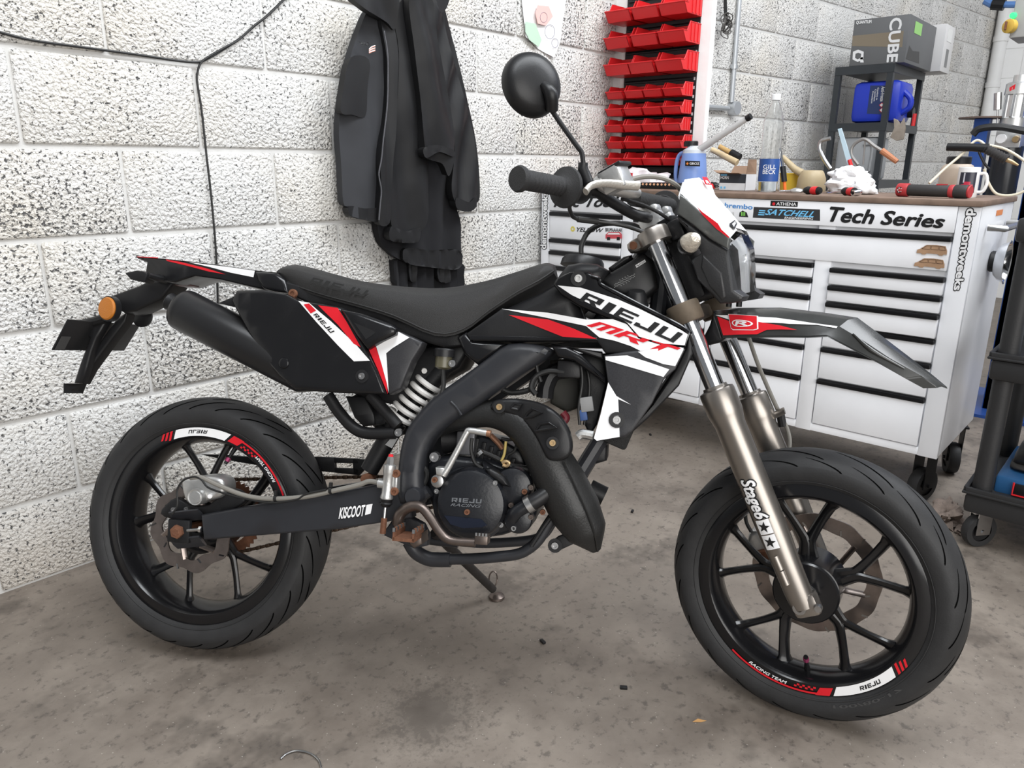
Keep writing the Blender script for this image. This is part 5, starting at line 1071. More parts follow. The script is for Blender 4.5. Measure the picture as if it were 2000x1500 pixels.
for q in ([(1390, 379), (1528, 386), (1528, 412), (1392, 408)], [(1394, 436), (1528, 440), (1528, 476), (1396, 462)], [(1495, 385), (1640, 395), (1640, 425), (1560, 445), (1528, 478), (1500, 470)]): panel('guard_bar', C7b(q), -.055, .012, .001, K['plastic2'], cg)
# ------------------------------------------------------------------ frame
fo = C2([(830, 545), (960, 543), (1066, 568), (1074, 600), (960, 684), (850, 762), (720, 850), (600, 932), (490, 1005), (412, 1080), (370, 1165), (350, 1270), (352, 1370), (338, 1450), (220, 1450), (205, 1340), (214, 1210), (236, 1085), (288, 978), (400, 852), (520, 765), (640, 680), (740, 605)])
fm = panel('frame_spar', fo, .128, .055, .016, K['frame'], smooth=2, mirror=True)
b = MB(); b.tube(px(BK, C2([(515, 870), (545, 900), (575, 945)]), .1295), .003, 6, smooth=3); bp('weld_seam', b, K['frame'], fm)
c = BK.P(*C3([(557, 700)])[0], .14); b = MB(); b.lathe([(0, .006), (.016, .006), (.018, .003), (.018, -.28), (0, -.28)], c, (0, -1, 0), 24); bp('pivot_cap', b, K['frame'], fm)
b = MB(); b.tube(px(BK, C3([(610, 690), (660, 660)]), .10), .014, 10); bp('pivot_lug', b, K['frame'], fm)
panel('footrest_plate', C3([(420, 850), (530, 830), (620, 880), (655, 950), (650, 1020), (560, 1040), (430, 985), (365, 955), (370, 920)]), .105, .02, .004, K['frame'], fm)
for lat, nm in ((.088, 0), (-.085, 1)):
    q = C3([(530, 990), (575, 1060), (650, 1102), (720, 1110), (800, 1110)]) if lat > 0 else C3([(560, 960), (700, 985), (850, 1000)])
    b = MB(); b.tube(px(BK, q, lat), .0155 if lat > 0 else .012, 14, smooth=5); bp('cradle_end', b, K['frame'], fm)
    q = C3([(790, 1108), (960, 1103), (1120, 1090), (1230, 1075), (1300, 1045), (1370, 985), (1430, 890), (1490, 800)]) if lat > 0 else C3([(800, 985), (1000, 1002), (1200, 995), (1350, 975), (1420, 930), (1480, 830)])
    b = MB(); b.tube(px(BK, q, lat), .0115, 14, smooth=5); bp('cradle_tube', b, K['frame'], fm)
b = MB(); b.tube(px(BK, C3([(1325, 1020), (1400, 900), (1460, 820)]), .10), .005, 8); bp('cradle_strut', b, K['mblack'], fm)
b = MB(); b.tube([BK.P(*C3([(1480, 810)])[0], .06), BK.P(*C2([(1640, 620)])[0], .04), BK.P(1300, 470, 0)], .018, 10); bp('down_tube', b, K['frame'], fm)
b = MB(); b.tube([BK.P(1180, 640, .04), BK.P(1300, 450, 0)], .03, 10); bp('backbone', b, K['frame'], fm)
# steering head
h0, h1 = MF @ Vector((0, 0, .60)), MF @ Vector((0, 0, .77)); b = MB(); b.tube([h0, h1], .028, 18); bp('steering_head', b, K['frame'], fm)
for pts in (C1([(1545, 835), (1600, 920), (1680, 1010), (1760, 1045), (1920, 1045)]), C1([(1780, 830), (1850, 910), (1935, 1005)])): b = MB(); b.tube(px(BK, pts, .085), .013, 12, smooth=4); bp('subframe_tube', b, K['mblack'], fm, mirror=True)
bolt_at(C1([(1940, 1042)])[0], .102, .009, K['steel'], fm, recess=False)
panel('inner_fender', C1([(1640, 840), (1750, 840), (1800, 930), (1810, 1000), (1740, 1010), (1690, 960)]), .05, .1, .004, K['plastic2'])
# ------------------------------------------------------------------ shock
a, c = BK.P(*C2([(425, 740)])[0], .045), BK.P(*C2([(232, 965)])[0], .045); d = (c-a).normalized(); e1 = d.orthogonal().normalized(); e2 = d.cross(e1); L = (c-a).length
b = MB(); N = 6.2; b.tube([a+d*(L*t/150)+(e1*math.cos(2*math.pi*N*t/150)+e2*math.sin(2*math.pi*N*t/150))*.030 for t in range(151)], .0062, 8); so = bp('shock_spring', b, K['whitep'])
b = MB(); b.tube([a-d*.05, a+d*.0, a+d*L*.6, c+d*.02], [.020, .020, .017, .014], 14); bp('shock_body', b, K['mblack'], so)
b = MB(); b.tube([c+d*.01, BK.P(*C2([(60, 1255)])[0], .05)], [.022, .020], 14); lk = bp('shock_lower', b, K['mblack'], so)
decal('shock_label', C2([(150, 1110), (185, 1070), (222, 1072), (188, 1130)]), .072, K['alu'], so); b = MB(); q = BK.P(*C2([(45, 1300)])[0], .07); b.lathe([(0, .01), (.010, .01), (.012, .006), (.012, -.03), (0, -.03)], q, (0, -1, 0), 8); bp('shock_bolt', b, K['rust'], so)
# brake fluid reservoir and rear master cylinder
c = BK.P(*C2([(472, 690)])[0], .118); up = Vector((.02, 0, 1)).normalized(); b = MB(); b.lathe([(0, 0), (.010, 0), (.0175, .004), (.0175, .026), (0, .026)], c, up, 20); rs = bp('fluid_reservoir', b, mat('amber_fluid_cup', (.12, .11, .07), .3, trans=.2))
b = MB(); n_ = [(0, .026), (.0215, .026), (.0215, .040), (.019, .043), (0, .043)]; b.lathe(n_, c, up, 22); bp('reservoir_cap', b, K['plastic2'], rs); hose('reservoir_hose', C2([(472, 690), (474, 740), (472, 800), (440, 900)]), .005, K['cable'], .117, rs); bolt_at(C2([(525, 658)])[0], .13, .008, K['steel'], rs, recess=False)
ax_ = (BK.P(*C3([(405, 470)])[0], .148)-BK.P(*C3([(380, 720)])[0], .148)).normalized(); c = BK.P(*C3([(383, 715)])[0], .148); hL = (BK.P(*C3([(405, 490)])[0], .148)-c).length
b = MB(); b.lathe([(0, 0), (.0125, 0), (.0135, .003), (.0125, .008), (.0115, .012), (.0115, hL*.72), (.0125, hL*.75), (.0125, hL*.98), (.009, hL), (0, hL)], c, ax_, 20); mc = bp('rear_master_cylinder', b, K['alu'])
b = MB(); b.tube(px(BK, C3([(385, 620), (330, 612)]), .148), .0095, 12); bp('hose_port', b, K['alu'], mc); b = MB(); b.lathe([(0, hL), (.008, hL), (.008, hL+.010), (.0065, hL+.016), (0, hL+.016)], c, ax_, 6); bp('banjo_bolt', b, K['steel'], mc); b = MB(); b.lathe([(0, hL+.016), (.0055, hL+.016), (.0045, hL+.021), (0, hL+.021)], c, ax_, 10); bp('red_cap', b, K['red'], mc)
b = MB(); b.lathe([(0, 0), (.014, 0), (.012, -.006), (.0135, -.009), (.008, -.016), (0, -.016)], c, ax_, 18); bp('boot', b, K['plastic2'], mc); b = MB(); b.tube(px(BK, C3([(376, 770), (368, 850)]), .148), .003, 8); bp('push_rod', b, K['steel'], mc); b = MB(); b.tube(px(BK, C3([(368, 840), (358, 940)]), .148), .0065, 8); bp('clevis', b, K['rust'], mc)
panel('mount_bar', C3([(425, 540), (455, 545), (448, 680), (422, 680)]), .15, .02, .002, K['alu'], mc)
for p in ((447, 550), (436, 666)): bolt_at(C3([p])[0], .15, .0085, K['rust'], mc, recess=False)
# ------------------------------------------------------------------ engine
en = panel('engine', C3([(640, 500), (740, 440), (900, 450), (1060, 470), (1240, 540), (1330, 600), (1370, 720), (1340, 860), (1220, 925), (1080, 965), (820, 960), (720, 850), (650, 700)]), .085, .19, .012, K['engine'], smooth=3)
ec = C3([(925, 752)])[0]; disc_at('clutch_cover', ec, .02, .142, .0735, K['engine'], en, round_=.018, seg=64)
disc_at('cover_rim', ec, .08, .104, .080, K['engine'], en, round_=.004, seg=64)
lettering('cover_lettering', block2d('RIEJU', .1), C3([(806, 706), (1004, 716), (1004, 744), (808, 734)]), .142, K['chrome'], en, .0010); lettering('cover_lettering', text2d('RACING', .3, .02), C3([(804, 742), (1000, 752), (996, 772), (800, 760)]), .142, K['chrome'], en, .0010)
bolt_at(C3([(908, 800)])[0], .143, .006, K['rust'], en, recess=False)
decal('cover_chord', C3([(757, 822), (1000, 846), (1040, 885), (1000, 900), (880, 905), (800, 880)]), .1425, mat('gloss_blue_black', (.010, .013, .024), .12), en, .0004)
disc_at('gearcase_bulge', C3([(1200, 640)])[0], .02, .118, .042, K['engine'], en, round_=.014)
panel('case_wing', C3([(1000, 470), (1120, 540), (1240, 545), (1310, 600), (1290, 680), (1190, 730), (1110, 640), (1010, 540)]), .112, .05, .012, K['engine'], en, smooth=2)
panel('cable_guide', C3([(1020, 520), (1060, 515), (1150, 570), (1190, 640), (1140, 630), (1050, 570)]), .134, .03, .006, K['plastic2'], en)
bolt_at(C3([(1092, 610)])[0], .137, .0055, K['steel'], en, recess=False)
wp = C3([(1235, 850)])[0]; disc_at('water_pump', wp, .02, .120, .030, K['engine'], en, round_=.008)
b = MB(); b.tube(px(BK, C3([(1200, 840, .13), (1230, 800, .14), (1290, 762, .14)]), .13), .0135, 14, smooth=4); bp('pump_elbow', b, K['engine'], en)
b = MB(); b.tube(px(BK, C3([(1290, 762, .14), (1370, 715, .135), (1460, 650, .12), (1530, 600, .09)]), .13), .0165, 14, smooth=5); bp('coolant_hose', b, K['plastic2'], en)
q = px(BK, C3([(1296, 758), (1330, 738)]), .14); b = MB(); b.tube(q, .0182, 16); bp('hose_clamp', b, K['steel'], en)
for p in ((712, 663), (1282, 668), (1325, 640), (1195, 755), (1325, 832), (1130, 882), (1212, 905), (1400, 800)): bolt_at(C3([p])[0], .118, .0058, K['brownsteel'] if p[0] % 2 else K['rust'] if p[0] in (1282, 1400) else K['steel'], en, recess=False)
for p, r in (((702, 440), .011),): bolt_at(C3([p])[0], .11, r, K['steel'], en, recess=False, h=.012)
# cylinder, head and intake
cyl = panel('cylinder', C3([(900, 330), (1000, 300), (1130, 330), (1260, 400), (1300, 500), (1180, 540), (950, 480)]), .055, .11, .006, K['engine'], en)
for k in range(6): q = C3([(960+k*48, 318+k*26), (985+k*48, 324+k*26), (960+k*46, 470+k*14), (935+k*46, 462+k*14)]); panel('cooling_fin', q, .062, .124, .001, K['mblack'], en)
b = MB(); b.tube(px(BK, C3([(760, 330, .03), (860, 330, .03), (960, 340, .03), (1060, 330, .03)]), .03), [.03, .026, .024, .022], 16, smooth=4); bp('carburettor', b, K['mblack'], en)
b = MB(); b.box(BK.P(*C3([(905, 350)])[0], .055), (.04, .03, .05), None, .004); bp('carb_body', b, mat('dull_alloy', (.16, .16, .17), .45, .7), en)
for pts, r, m_, la in ((C3([(980, 400), (1060, 430), (1140, 470), (1190, 500), (1210, 545)]), .0055, K['cable'], .10), (C3([(940, 320), (935, 400), (960, 480), (1010, 520)]), .004, K['cable'], .11), (C3([(1130, 320), (1180, 330), (1230, 330), (1215, 400), (1170, 430)]), .003, K['cable'], .09), (C3([(1160, 340), (1150, 420), (1130, 470)]), .0028, mat('yellow_tube', (.36, .27, .08), .4), .11), (C3([(1060, 300), (1110, 350), (1140, 390)]), .006, mat('copper_tube', (.30, .15, .09), .4, .6), .07), (C3([(1180, 500), (1280, 520), (1370, 525), (1420, 530)]), .008, K['cable'], .09), (C3([(620, 500), (645, 540), (640, 590), (610, 640)]), .006, K['cable'], .10)):
    hose('engine_hose', pts, r, m_, la, en)
b = MB(); b.tube([q+Vector((0, 0, 0)) for q in px(BK, C3([(1135, 480), (1160, 470), (1180, 480), (1165, 500), (1140, 495)]), .112)], .004, 8, smooth=4); bp('banjo_fitting', b, K['brass'], en)
b = MB(); b.tube(px(BK, C3([(985, 408), (1000, 425)]), .105), .008, 10); bp('breather_stub', b, K['steel'], en)
# kick starter
b = MB(); b.tube(px(BK, C3([(752, 560), (790, 500), (850, 390), (905, 285), (930, 270), (1055, 290)]), .152), [.0075, .007, .0065, .0065, .0065, .0068], 12, smooth=4); ks = bp('kick_starter', b, K['alu'])
b = MB(); b.tube(px(BK, C3([(1035, 287), (1062, 291)]), .152), .0072, 12); bp('kick_tip', b, mat('copper_tube', (.30, .15, .09), .4, .6), ks)
panel('kick_boss', C3([(700, 510), (775, 515), (770, 545), (745, 570), (705, 560)]), .158, .03, .003, K['alu'], ks); disc_at('kick_hub', C3([(712, 600)])[0], .08, .15, .014, K['steel'], ks); bolt_at(C3([(697, 590)])[0], .152, .006, K['rust'], ks, recess=False)
# brake pedal, peg
b = MB(); b.tube(px(BK, C3([(455, 880, .135), (475, 810, .14), (540, 765, .15), (610, 770, .155), (670, 840, .16), (730, 930, .165), (800, 985, .168), (960, 1000, .17)]), .15), [.012, .012, .011, .010, .0095, .009, .0085, .0085], 12, smooth=5); pd = bp('brake_pedal', b, K['brownsteel'])
c = BK.P(*C3([(1008, 975)])[0], .172); b = MB(); b.box(c, (.026, .03, .018), None, .002); pp_ = bp('pedal_pad', b, K['brownsteel'], pd)
for k in range(4): b = MB(); b.box(c+Vector((-.010+k*.0066, -.014, .011)), (.0035, .004, .006)); bp('pad_tooth', b, K['steel'], pd)
c = BK.P(*C3([(525, 960)])[0], .165); b = MB(); b.box(c, (.045, .07, .007)); b.box(c+Vector((-.02, 0, .006)), (.004, .07, .018)); b.box(c+Vector((.02, 0, .006)), (.004, .07, .018)); fp = bp('foot_peg', b, K['rust'])
for k in range(7):
    for s in (-1, 1): b = MB(); b.box(c+Vector((s*.02, -.033+k*.011, .018)), (.005, .005, .008)); bp('peg_tooth', b, K['rust'] if k % 2 else K['steel'], fp)
panel('peg_bracket', C3([(540, 960), (610, 940), (615, 1010), (560, 1040), (530, 1010)]), .15, .05, .004, K['brownsteel'], fp)
# side stand on the far side
ft = BK.I @ onz(970, 1168, 0); tp = BK.P(848, 1040, -.07); b = MB(); b.tube([tp, tp+(ft-tp)*.93+Vector((0, 0, .012))], [.012, .0105], 12); ss = bp('side_stand', b, mat('worn_black_steel', (.028, .025, .024), .5, .3, var=.6, vscale=60))
up_ = MBK.to_3x3().inverted() @ Vector((0, 0, 1)); b = MB(); b.lathe([(0, .014), (.010, .013), (.020, .006), (.021, 0), (0, 0)], ft+up_*.0015, up_, 18); bp('stand_foot', b, K['brownsteel'], ss)
b = MB(); q = ft+Vector((-.01, -.012, .052)); b.tube([q+Vector((.011*math.cos(t), 0, .020*math.sin(t))) for t in [k*.42 for k in range(16)]], .002, 6); bp('spring_hook', b, K['brownsteel'], ss)
# ------------------------------------------------------------------ exhaust
ex = C3([(690, 270, .06), (780, 225, .07), (880, 190, .085), (1060, 160, .095), (1220, 205, .10), (1345, 310, .105), (1440, 460, .105), (1525, 620, .10), (1612, 790, .095), (1690, 930, .09), (1750, 1050, .085)])
b = MB(); b.tube(px(BK, ex, .1), [.019, .021, .024, .029, .035, .042, .047, .052, .053, .042, .010], 28, smooth=5); exo = bp('exhaust_chamber', b, mat('chamber_black', (.016, .016, .016), .42, bump=.3, bscale=260))
b = MB(); b.tube(px(BK, C3([(1540, 470, .15), (1600, 600, .149), (1690, 800, .145), (1740, 950, .128), (1758, 1055, .10)]), .14), .0022, 6, smooth=4); bp('chamber_seam', b, MATS['chamber_black'], exo)
def gsh(x, z): return .146
shd = panel('heat_shield', C3([(1056, 110), (1085, 74), (1160, 62), (1260, 66), (1390, 96), (1490, 160), (1560, 250), (1588, 350), (1578, 430), (1520, 468), (1440, 462), (1402, 410), (1350, 310), (1260, 205), (1160, 155), (1075, 140)]), lambda x, z: .134+.55*max(0, min(.055, x-.74)), .03, .007, K['plastic2'], exo, smooth=3)
gS = lambda x, z: .134+.55*max(0, min(.055, x-.74))
for q in ([(1195, 124), (1215, 96), (1262, 100), (1240, 134)], [(1283, 190), (1300, 160), (1335, 130), (1395, 152), (1330, 180)], [(1352, 275), (1385, 228), (1440, 222), (1490, 248), (1420, 262)]):
    decal('shield_slot', C3(q), gS, K['black'], exo, .0006); b = MB(); Q = px(BK, C3(q), gS); Q = [v+Vector((0, -.001, 0)) for v in Q]; b.tube(Q+[Q[0]], .0032, 6); bp('slot_rim', b, K['plastic2'], exo)
for p in ((1118, 116), (1465, 350)): bolt_at(C3([p])[0], gS, .0068, K['brass'], exo)
panel('chamber_bracket', C3([(1450, 1000), (1500, 960), (1580, 930), (1620, 1000), (1500, 1055), (1460, 1050)]), .08, .01, .002, K['mblack'], exo); bolt_at(C3([(1480, 1018)])[0], .082, .008, K['steel'], exo)
b = MB(); b.tube(px(BK, C3([(1700, 650, .02), (1760, 680, .02), (1800, 700, .02)]), .02), .022, 14); bp('coolant_stub', b, K['plastic2'], en)
# silencer
a, c = BK.P(350, 601, .085), BK.P(600, 728, .085); d = (c-a).normalized(); L = (c-a).length; b = MB(); b.lathe([(0, -.002), (.030, -.002), (.041, .001), (.046, .008), (.0475, .016), (.047, .02), (.0475, .024), (.0475, L), (.02, L+.05), (0, L+.05)], a, d, 36); si = bp('silencer', b, mat('satin_black_can', (.013, .013, .014), .33, bump=.05), ang=50)
b = MB(); b.lathe([(.012, -.026), (.0195, -.026), (.0205, -.024), (.019, -.018), (.019, 0), (.012, 0)], a+Vector((-.002, 0, .004)), d, 20, True); bp('tail_pipe', b, K['mblack'], si)
panel('silencer_bracket', C1([(930, 320), (1000, 290), (1060, 260), (1050, 330), (1010, 340)]), .10, .01, .002, K['plastic2'], si)
# ------------------------------------------------------------------ seat
tops = [(543, 530), (552, 522), (580, 521), (630, 534), (700, 552), (780, 562), (860, 565), (940, 552), (1000, 535), (1045, 521), (1066, 517), (1080, 521)]
bots = [(545, 538), (556, 552), (590, 568), (640, 584), (700, 600), (770, 622), (850, 656), (905, 648), (955, 612), (1010, 576), (1052, 554), (1082, 534)]
rings = []
for i, (t_, b_) in enumerate(zip(tops, bots)):
    w0 = (.05, .075, .09, .10, .108, .112, .112, .105, .095, .08, .068, .05)[i]
    T = BK.P(*t_, w0*.78); Bm = BK.P(*b_, w0); dz = T.z-Bm.z
    half = [Bm, Vector((Bm.x*.55+T.x*.45, -w0*1.03, Bm.z+dz*.45)), Vector((T.x*.85+Bm.x*.15, -w0*.96, Bm.z+dz*.82)), T, Vector((T.x, -w0*.5, T.z+.007)), Vector((T.x, 0, T.z+.009))]
    rings.append(half+[Vector((v.x, -v.y, v.z)) for v in reversed(half[:-1])])
R2 = []
for i in range(len(rings)-1):
    a, b_, c, d = rings[max(0, i-1)], rings[i], rings[i+1], rings[min(len(rings)-1, i+2)]
    for j in range(3):
        t = j/3; R2.append([.5*((2*q)+(r-p)*t+(2*p-5*q+4*r-s_)*t*t+(3*q-p-3*r+s_)*t**3) for p, q, r, s_ in zip(a, b_, c, d)])
R2.append(rings[-1]); b = MB(); b.loft(R2); seat = bp('seat', b, K['seat'], ang=50)
lettering('embossed_lettering', block2d('RIEJU', .25), [(608, 541), (722, 568), (716, 581), (604, 554)], lambda x, z: .1115, mat('embossed_vinyl', (.012, .012, .012), .6), seat, .003)
b = MB(); b.tube([Vector((v[0].x, v[0].y-.002, v[0].z+.006)) for v in R2], .002, 6); bp('seat_piping', b, K['seat'], seat, mirror=True)
# ------------------------------------------------------------------ tail unit
gT = lambda x, z: max(.045, min(.086, .060+.07*(x+.2)))
tl = panel('tail_fairing', C1([(470, 60), (530, 62), (640, 74), (860, 98), (1140, 138), (1262, 152), (1310, 200), (1320, 262), (1190, 246), (1060, 216), (940, 188), (800, 168), (690, 205), (620, 200), (522, 160), (532, 92), (480, 72)]), gT, .10, .004, K['plastic'], res=.05)
b = MB(); P = px(BK, C1([(470, 58), (640, 74), (860, 98), (1140, 138), (1262, 150)]), gT); b.loft([[P[i], Vector((P[i].x, 0, P[i].z+.008)), Vector((P[i].x, -P[i].y, P[i].z)), Vector((P[i].x, 0, P[i].z-.004))] for i in range(5)]); bp('tail_deck', b, K['plastic'], tl)
decal('tail_graphic', C1([(640, 77), (720, 90), (860, 124), (975, 160), (880, 144), (760, 112), (650, 86)]), gT, K['red'], tl, .0012); decal('tail_graphic', C1([(770, 92), (1000, 120), (1138, 140), (1130, 176), (1000, 150), (890, 120)]), gT, K['white'], tl, .0012); decal('tail_graphic', C1([(480, 60), (600, 66), (596, 70), (484, 64)]), gT, K['red'], tl, .0012)
panel('seat_side_trim', C1([(1135, 142), (1255, 152), (1300, 190), (1322, 266), (1240, 255), (1182, 240), (1150, 195)]), .098, .03, .006, K['plastic'], tl, mirror=True); bolt_at(C1([(1350, 268)])[0], .1, .010, K['rust'], tl, recess=False)
b = MB(); b.box(BK.P(*C1([(700, 205)])[0], 0), (.10, .05, .02), None, .008); bp('tail_lamp', b, mat('smoked_red', (.06, .008, .008), .2), tl)
for s_ in (1, -1):
    b = MB(); q = px(BK, C1([(640, 190, .045), (590, 180, .085), (540, 165, .11)]), .1) if s_ > 0 else [Vector((-.17, .05, .85)), Vector((-.185, .09, .85)), Vector((-.19, .11, .85))]
    b.tube(q, [.009, .008, .007], 10); ind = bp('indicator_stem', b, K['plastic2'], tl)
    q2 = px(BK, C1([(538, 158), (510, 140), (470, 136), (404, 150), (440, 188), (520, 205)]), .115) if s_ > 0 else None
    if q2: b = MB(); b.prism(q2, (0, .035, 0)); bp('indicator', b, K['plastic2'], tl, bevel=.005)
# plate carrier
pc = panel('plate_bracket', C9([(590, 450), (900, 338), (1000, 285), (1260, 300), (1120, 470), (870, 590), (760, 610), (690, 560)]), .030, .06, .006, K['plastic2'])
panel('bracket_prong', C9([(350, 690), (470, 690), (545, 640), (590, 680), (490, 850), (440, 980), (400, 1130), (345, 1296), (265, 1292), (330, 1090), (420, 850), (362, 800)]), .032, .02, .005, K['plastic2'], pc)
panel('bracket_prong', C9([(690, 660), (800, 580), (770, 690), (640, 860), (420, 1160), (345, 1300), (330, 1280), (400, 1090), (540, 860), (660, 690)]), .012, .03, .005, K['plastic2'], pc)
c = BK.P(*C9([(615, 565)])[0], .062); b = MB(); b.lathe([(0, .010), (.024, .009), (.0265, .006), (.0265, 0), (0, 0)], c, (-.25, -1, 0), 32); rf = bp('side_reflector', b, K['orange'], pc); b = MB(); b.lathe([(.0265, .004), (.0295, .004), (.0295, -.010), (0, -.012)], c, (-.25, -1, 0), 32); bp('reflector_holder', b, K['plastic2'], pc)
b = MB(); b.lathe([(0, .008), (.026, .006), (.027, 0), (0, -.01)], BK.P(*C9([(935, 640)])[0], -.06), (0, 1, 0), 24); bp('far_reflector', b, K['plastic2'], pc)
cr = [BK.P(100, 683, .115), BK.P(241, 684, -.115), BK.P(272, 634, -.115), BK.P(131, 623, .115)]; nrm = (cr[1]-cr[0]).cross(cr[3]-cr[0]).normalized()*.003
b = MB(); b.prism(cr, nrm); pl = bp('number_plate', b, mat('plate_back', (.014, .014, .015), .4), pc, bevel=.001)
b = MB(); e1 = (cr[1]-cr[0]); e2 = cr[3]-cr[0]; q = [cr[0]+e1*u+e2*v+nrm*(-.3 if nrm.x < 0 else 1.3) for u, v in ((.02, .04), (.14, .04), (.14, .46), (.02, .46))]; b.prism(q, nrm*.2); bp('plate_tab', b, mat('grey_tab', (.06, .06, .06), .5), pl)
cr = [BK.P(124, 768, .03), BK.P(160, 768, -.03), BK.P(168, 749, -.03), BK.P(124, 749, .03)]; b = MB(); b.prism(cr, (.003, 0, 0)); bp('reflector_tab', b, K['plastic2'], pc)
b = MB(); b.tube(px(BK, C9([(350, 720, .03), (480, 690, .03), (580, 660, .03)]), .03), .012, 10); bp('lamp_arm', b, K['plastic2'], pc)
# ------------------------------------------------------------------ side panel
gP = lambda x, z: .142+.10*max(-.25, min(0, x-.30))+.03*max(0, .12-abs(z-.78))
sp_ = panel('side_panel', C1([(1000, 305), (1030, 248), (1180, 243), (1310, 270), (1375, 305), (1500, 322), (1620, 345), (1690, 450), (1760, 580), (1820, 700), (1868, 830), (1600, 822), (1360, 805), (1270, 730), (1200, 650), (1100, 490)]), gP, .035, .006, K['plastic'], res=.03, mirror=True)
decal('side_graphic', C1([(1380, 308), (1440, 318), (1560, 420), (1700, 550), (1780, 642), (1690, 645), (1600, 555), (1480, 425)]), gP, K['white'], sp_, .0010, res=.03)
decal('side_graphic', C1([(1490, 332), (1600, 347), (1650, 425), (1728, 566), (1690, 548), (1600, 440)]), gP, K['red'], sp_, .0012, res=.03)
decal('emblem', C1([(1410, 328), (1440, 322), (1480, 362), (1450, 378)]), gP, K['red'], sp_, .0018)
lettering('side_lettering', block2d('RIEJU', .1), C1([(1482, 375), (1584, 478), (1562, 490), (1464, 386)]), gP, K['black'], sp_, .0020)
bolt_at(C1([(1735, 728)])[0], gP, .0075, K['steel'], sp_); disc_at('boss_mark', C1([(1295, 655)])[0], .12, gP(BK.P(*C1([(1295, 655)])[0], .14).x, .75)+.0012, .012, K['plastic'], sp_)
hv = panel('side_vent', C1([(1605, 348), (1720, 374), (1890, 436), (1922, 462), (1916, 496), (1840, 532), (1762, 578), (1700, 500), (1650, 420)]), .156, .04, .008, K['plastic'], mirror=True); decal('vent_shade', C1([(1690, 428), (1790, 470), (1812, 486), (1757, 522)]), .156, K['black'], hv, .0008)  # dark patch on the vent paints the shade of its recess
cv = panel('side_cover', C2([(60, 582), (120, 545), (212, 472), (300, 510), (356, 540), (344, 572), (300, 640), (262, 730), (238, 795), (172, 832), (110, 690)]), .135, .04, .004, K['carbon'], mirror=True)
decal('cover_graphic', C2([(100, 562), (214, 474), (286, 512), (190, 572), (156, 600), (160, 650), (170, 822), (160, 770), (130, 660)]), .135, K['white'], cv, .0010); decal('cover_graphic', C2([(60, 582), (98, 562), (130, 660), (160, 775), (165, 828), (110, 692)]), .135, K['red'], cv, .0010)
panel('airbox', C2([(120, 640), (400, 560), (560, 500), (640, 540), (560, 680), (420, 760), (250, 900), (60, 860), (-100, 800)]), .06, .12, .01, K['plastic2'])
panel('under_seat_rail', C2([(-440, 190), (-300, 225), (-160, 270), (0, 310), (220, 385), (420, 470), (560, 480), (590, 560), (480, 570), (300, 515), (100, 450), (-160, 375), (-420, 260)]), .092, .03, .005, K['mblack'], mirror=True)
panel('rail_cover', C2([(548, 510), (600, 480), (640, 530), (830, 545), (760, 600), (665, 665), (590, 610)]), .115, .03, .008, K['plastic'], mirror=True)
# ------------------------------------------------------------------ tank and shrouds
tk = panel('tank_cover', C2([(590, 495), (800, 352), (1000, 262), (1085, 212), (1120, 150), (1165, 98), (1240, 84), (1330, 92), (1400, 130), (1350, 215), (1230, 330), (1290, 480), (900, 545), (640, 545)]), .095, .19, .022, K['plastic2'], res=.04)
b = MB(); q = BK.P(*C2([(1250, 92)])[0], .0); b.lathe([(0, .022), (.04, .02), (.046, .012), (.048, 0), (0, 0)], q+Vector((0, 0, -.01)), (.1, 0, 1), 28); bp('fuel_cap', b, K['plastic2'], tk)
hose('tank_breather', C4([(385, 590, .0), (390, 520, .0), (440, 420, .0), (540, 360, .02), (680, 350, .03), (800, 365, .04), (900, 420, .05)]), .0055, K['cable'], 0)
panel('tank_gutter', C2([(1395, 120), (1480, 58), (1528, 46), (1524, 72), (1420, 150)]), .06, .12, .008, K['plastic2'], tk)
rd_ = panel('radiator_cowl', C4([(520, 795), (600, 745), (760, 650), (880, 580), (960, 640), (1000, 860), (900, 940), (760, 950), (620, 890)]), .075, .15, .010, mat('cowl_black', (.013, .013, .014), .45, var=.3, vscale=20))
for i in range(8):
    for j in range(6):
        x, y = 650+i*21+(j % 2)*10, 838-i*11+j*9-18; 
        if (i-3.5)**2/20+(j-2.5)**2/9 > 1: continue
        decal('mesh_hole', C4([(x-6, y), (x, y-5), (x+6, y), (x, y+5)]), .075, mat('mesh_grey', (.16, .16, .16), .4, .5), rd_, .0008)
decal('cowl_label', C4([(815, 682), (890, 636), (898, 656), (824, 702)]), .075, K['white'], rd_, .0010); lettering('cowl_lettering', text2d('MadTOO', 0, .03), C4([(822, 684), (886, 645), (890, 656), (828, 696)]), .075, K['black'], rd_, .0016)
b = MB(); q = BK.P(*C4([(820, 960)])[0], .10); b.lathe([(0, .02), (.016, .02), (.02, .012), (.022, 0), (.026, -.01), (0, -.02)], q, (0, -.4, 1), 16); bp('filler_neck', b, K['plastic2'], rd_)
gU = lambda x, z: .125+.14*max(0, min(.32, x-.80))
up_s = panel('upper_shroud', C2([(1085, 215), (1108, 178), (1180, 145), (1280, 142), (1335, 175), (1352, 218), (1450, 270), (1560, 328), (1800, 455), (1848, 490), (1826, 562), (1700, 550), (1560, 512), (1490, 440), (1370, 395), (1230, 335), (1130, 270)]), gU, .03, .005, K['plastic'], res=.03, mirror=True)
WH = C2([(1112, 222), (1240, 234), (1330, 262), (1450, 300), (1560, 348), (1690, 412), (1800, 470), (1838, 494), (1820, 556), (1705, 546), (1568, 508), (1500, 430), (1440, 392), (1380, 370), (1300, 328), (1190, 275)])
decal('shroud_graphic', WH, gU, K['white'], up_s, .0012, res=.03)
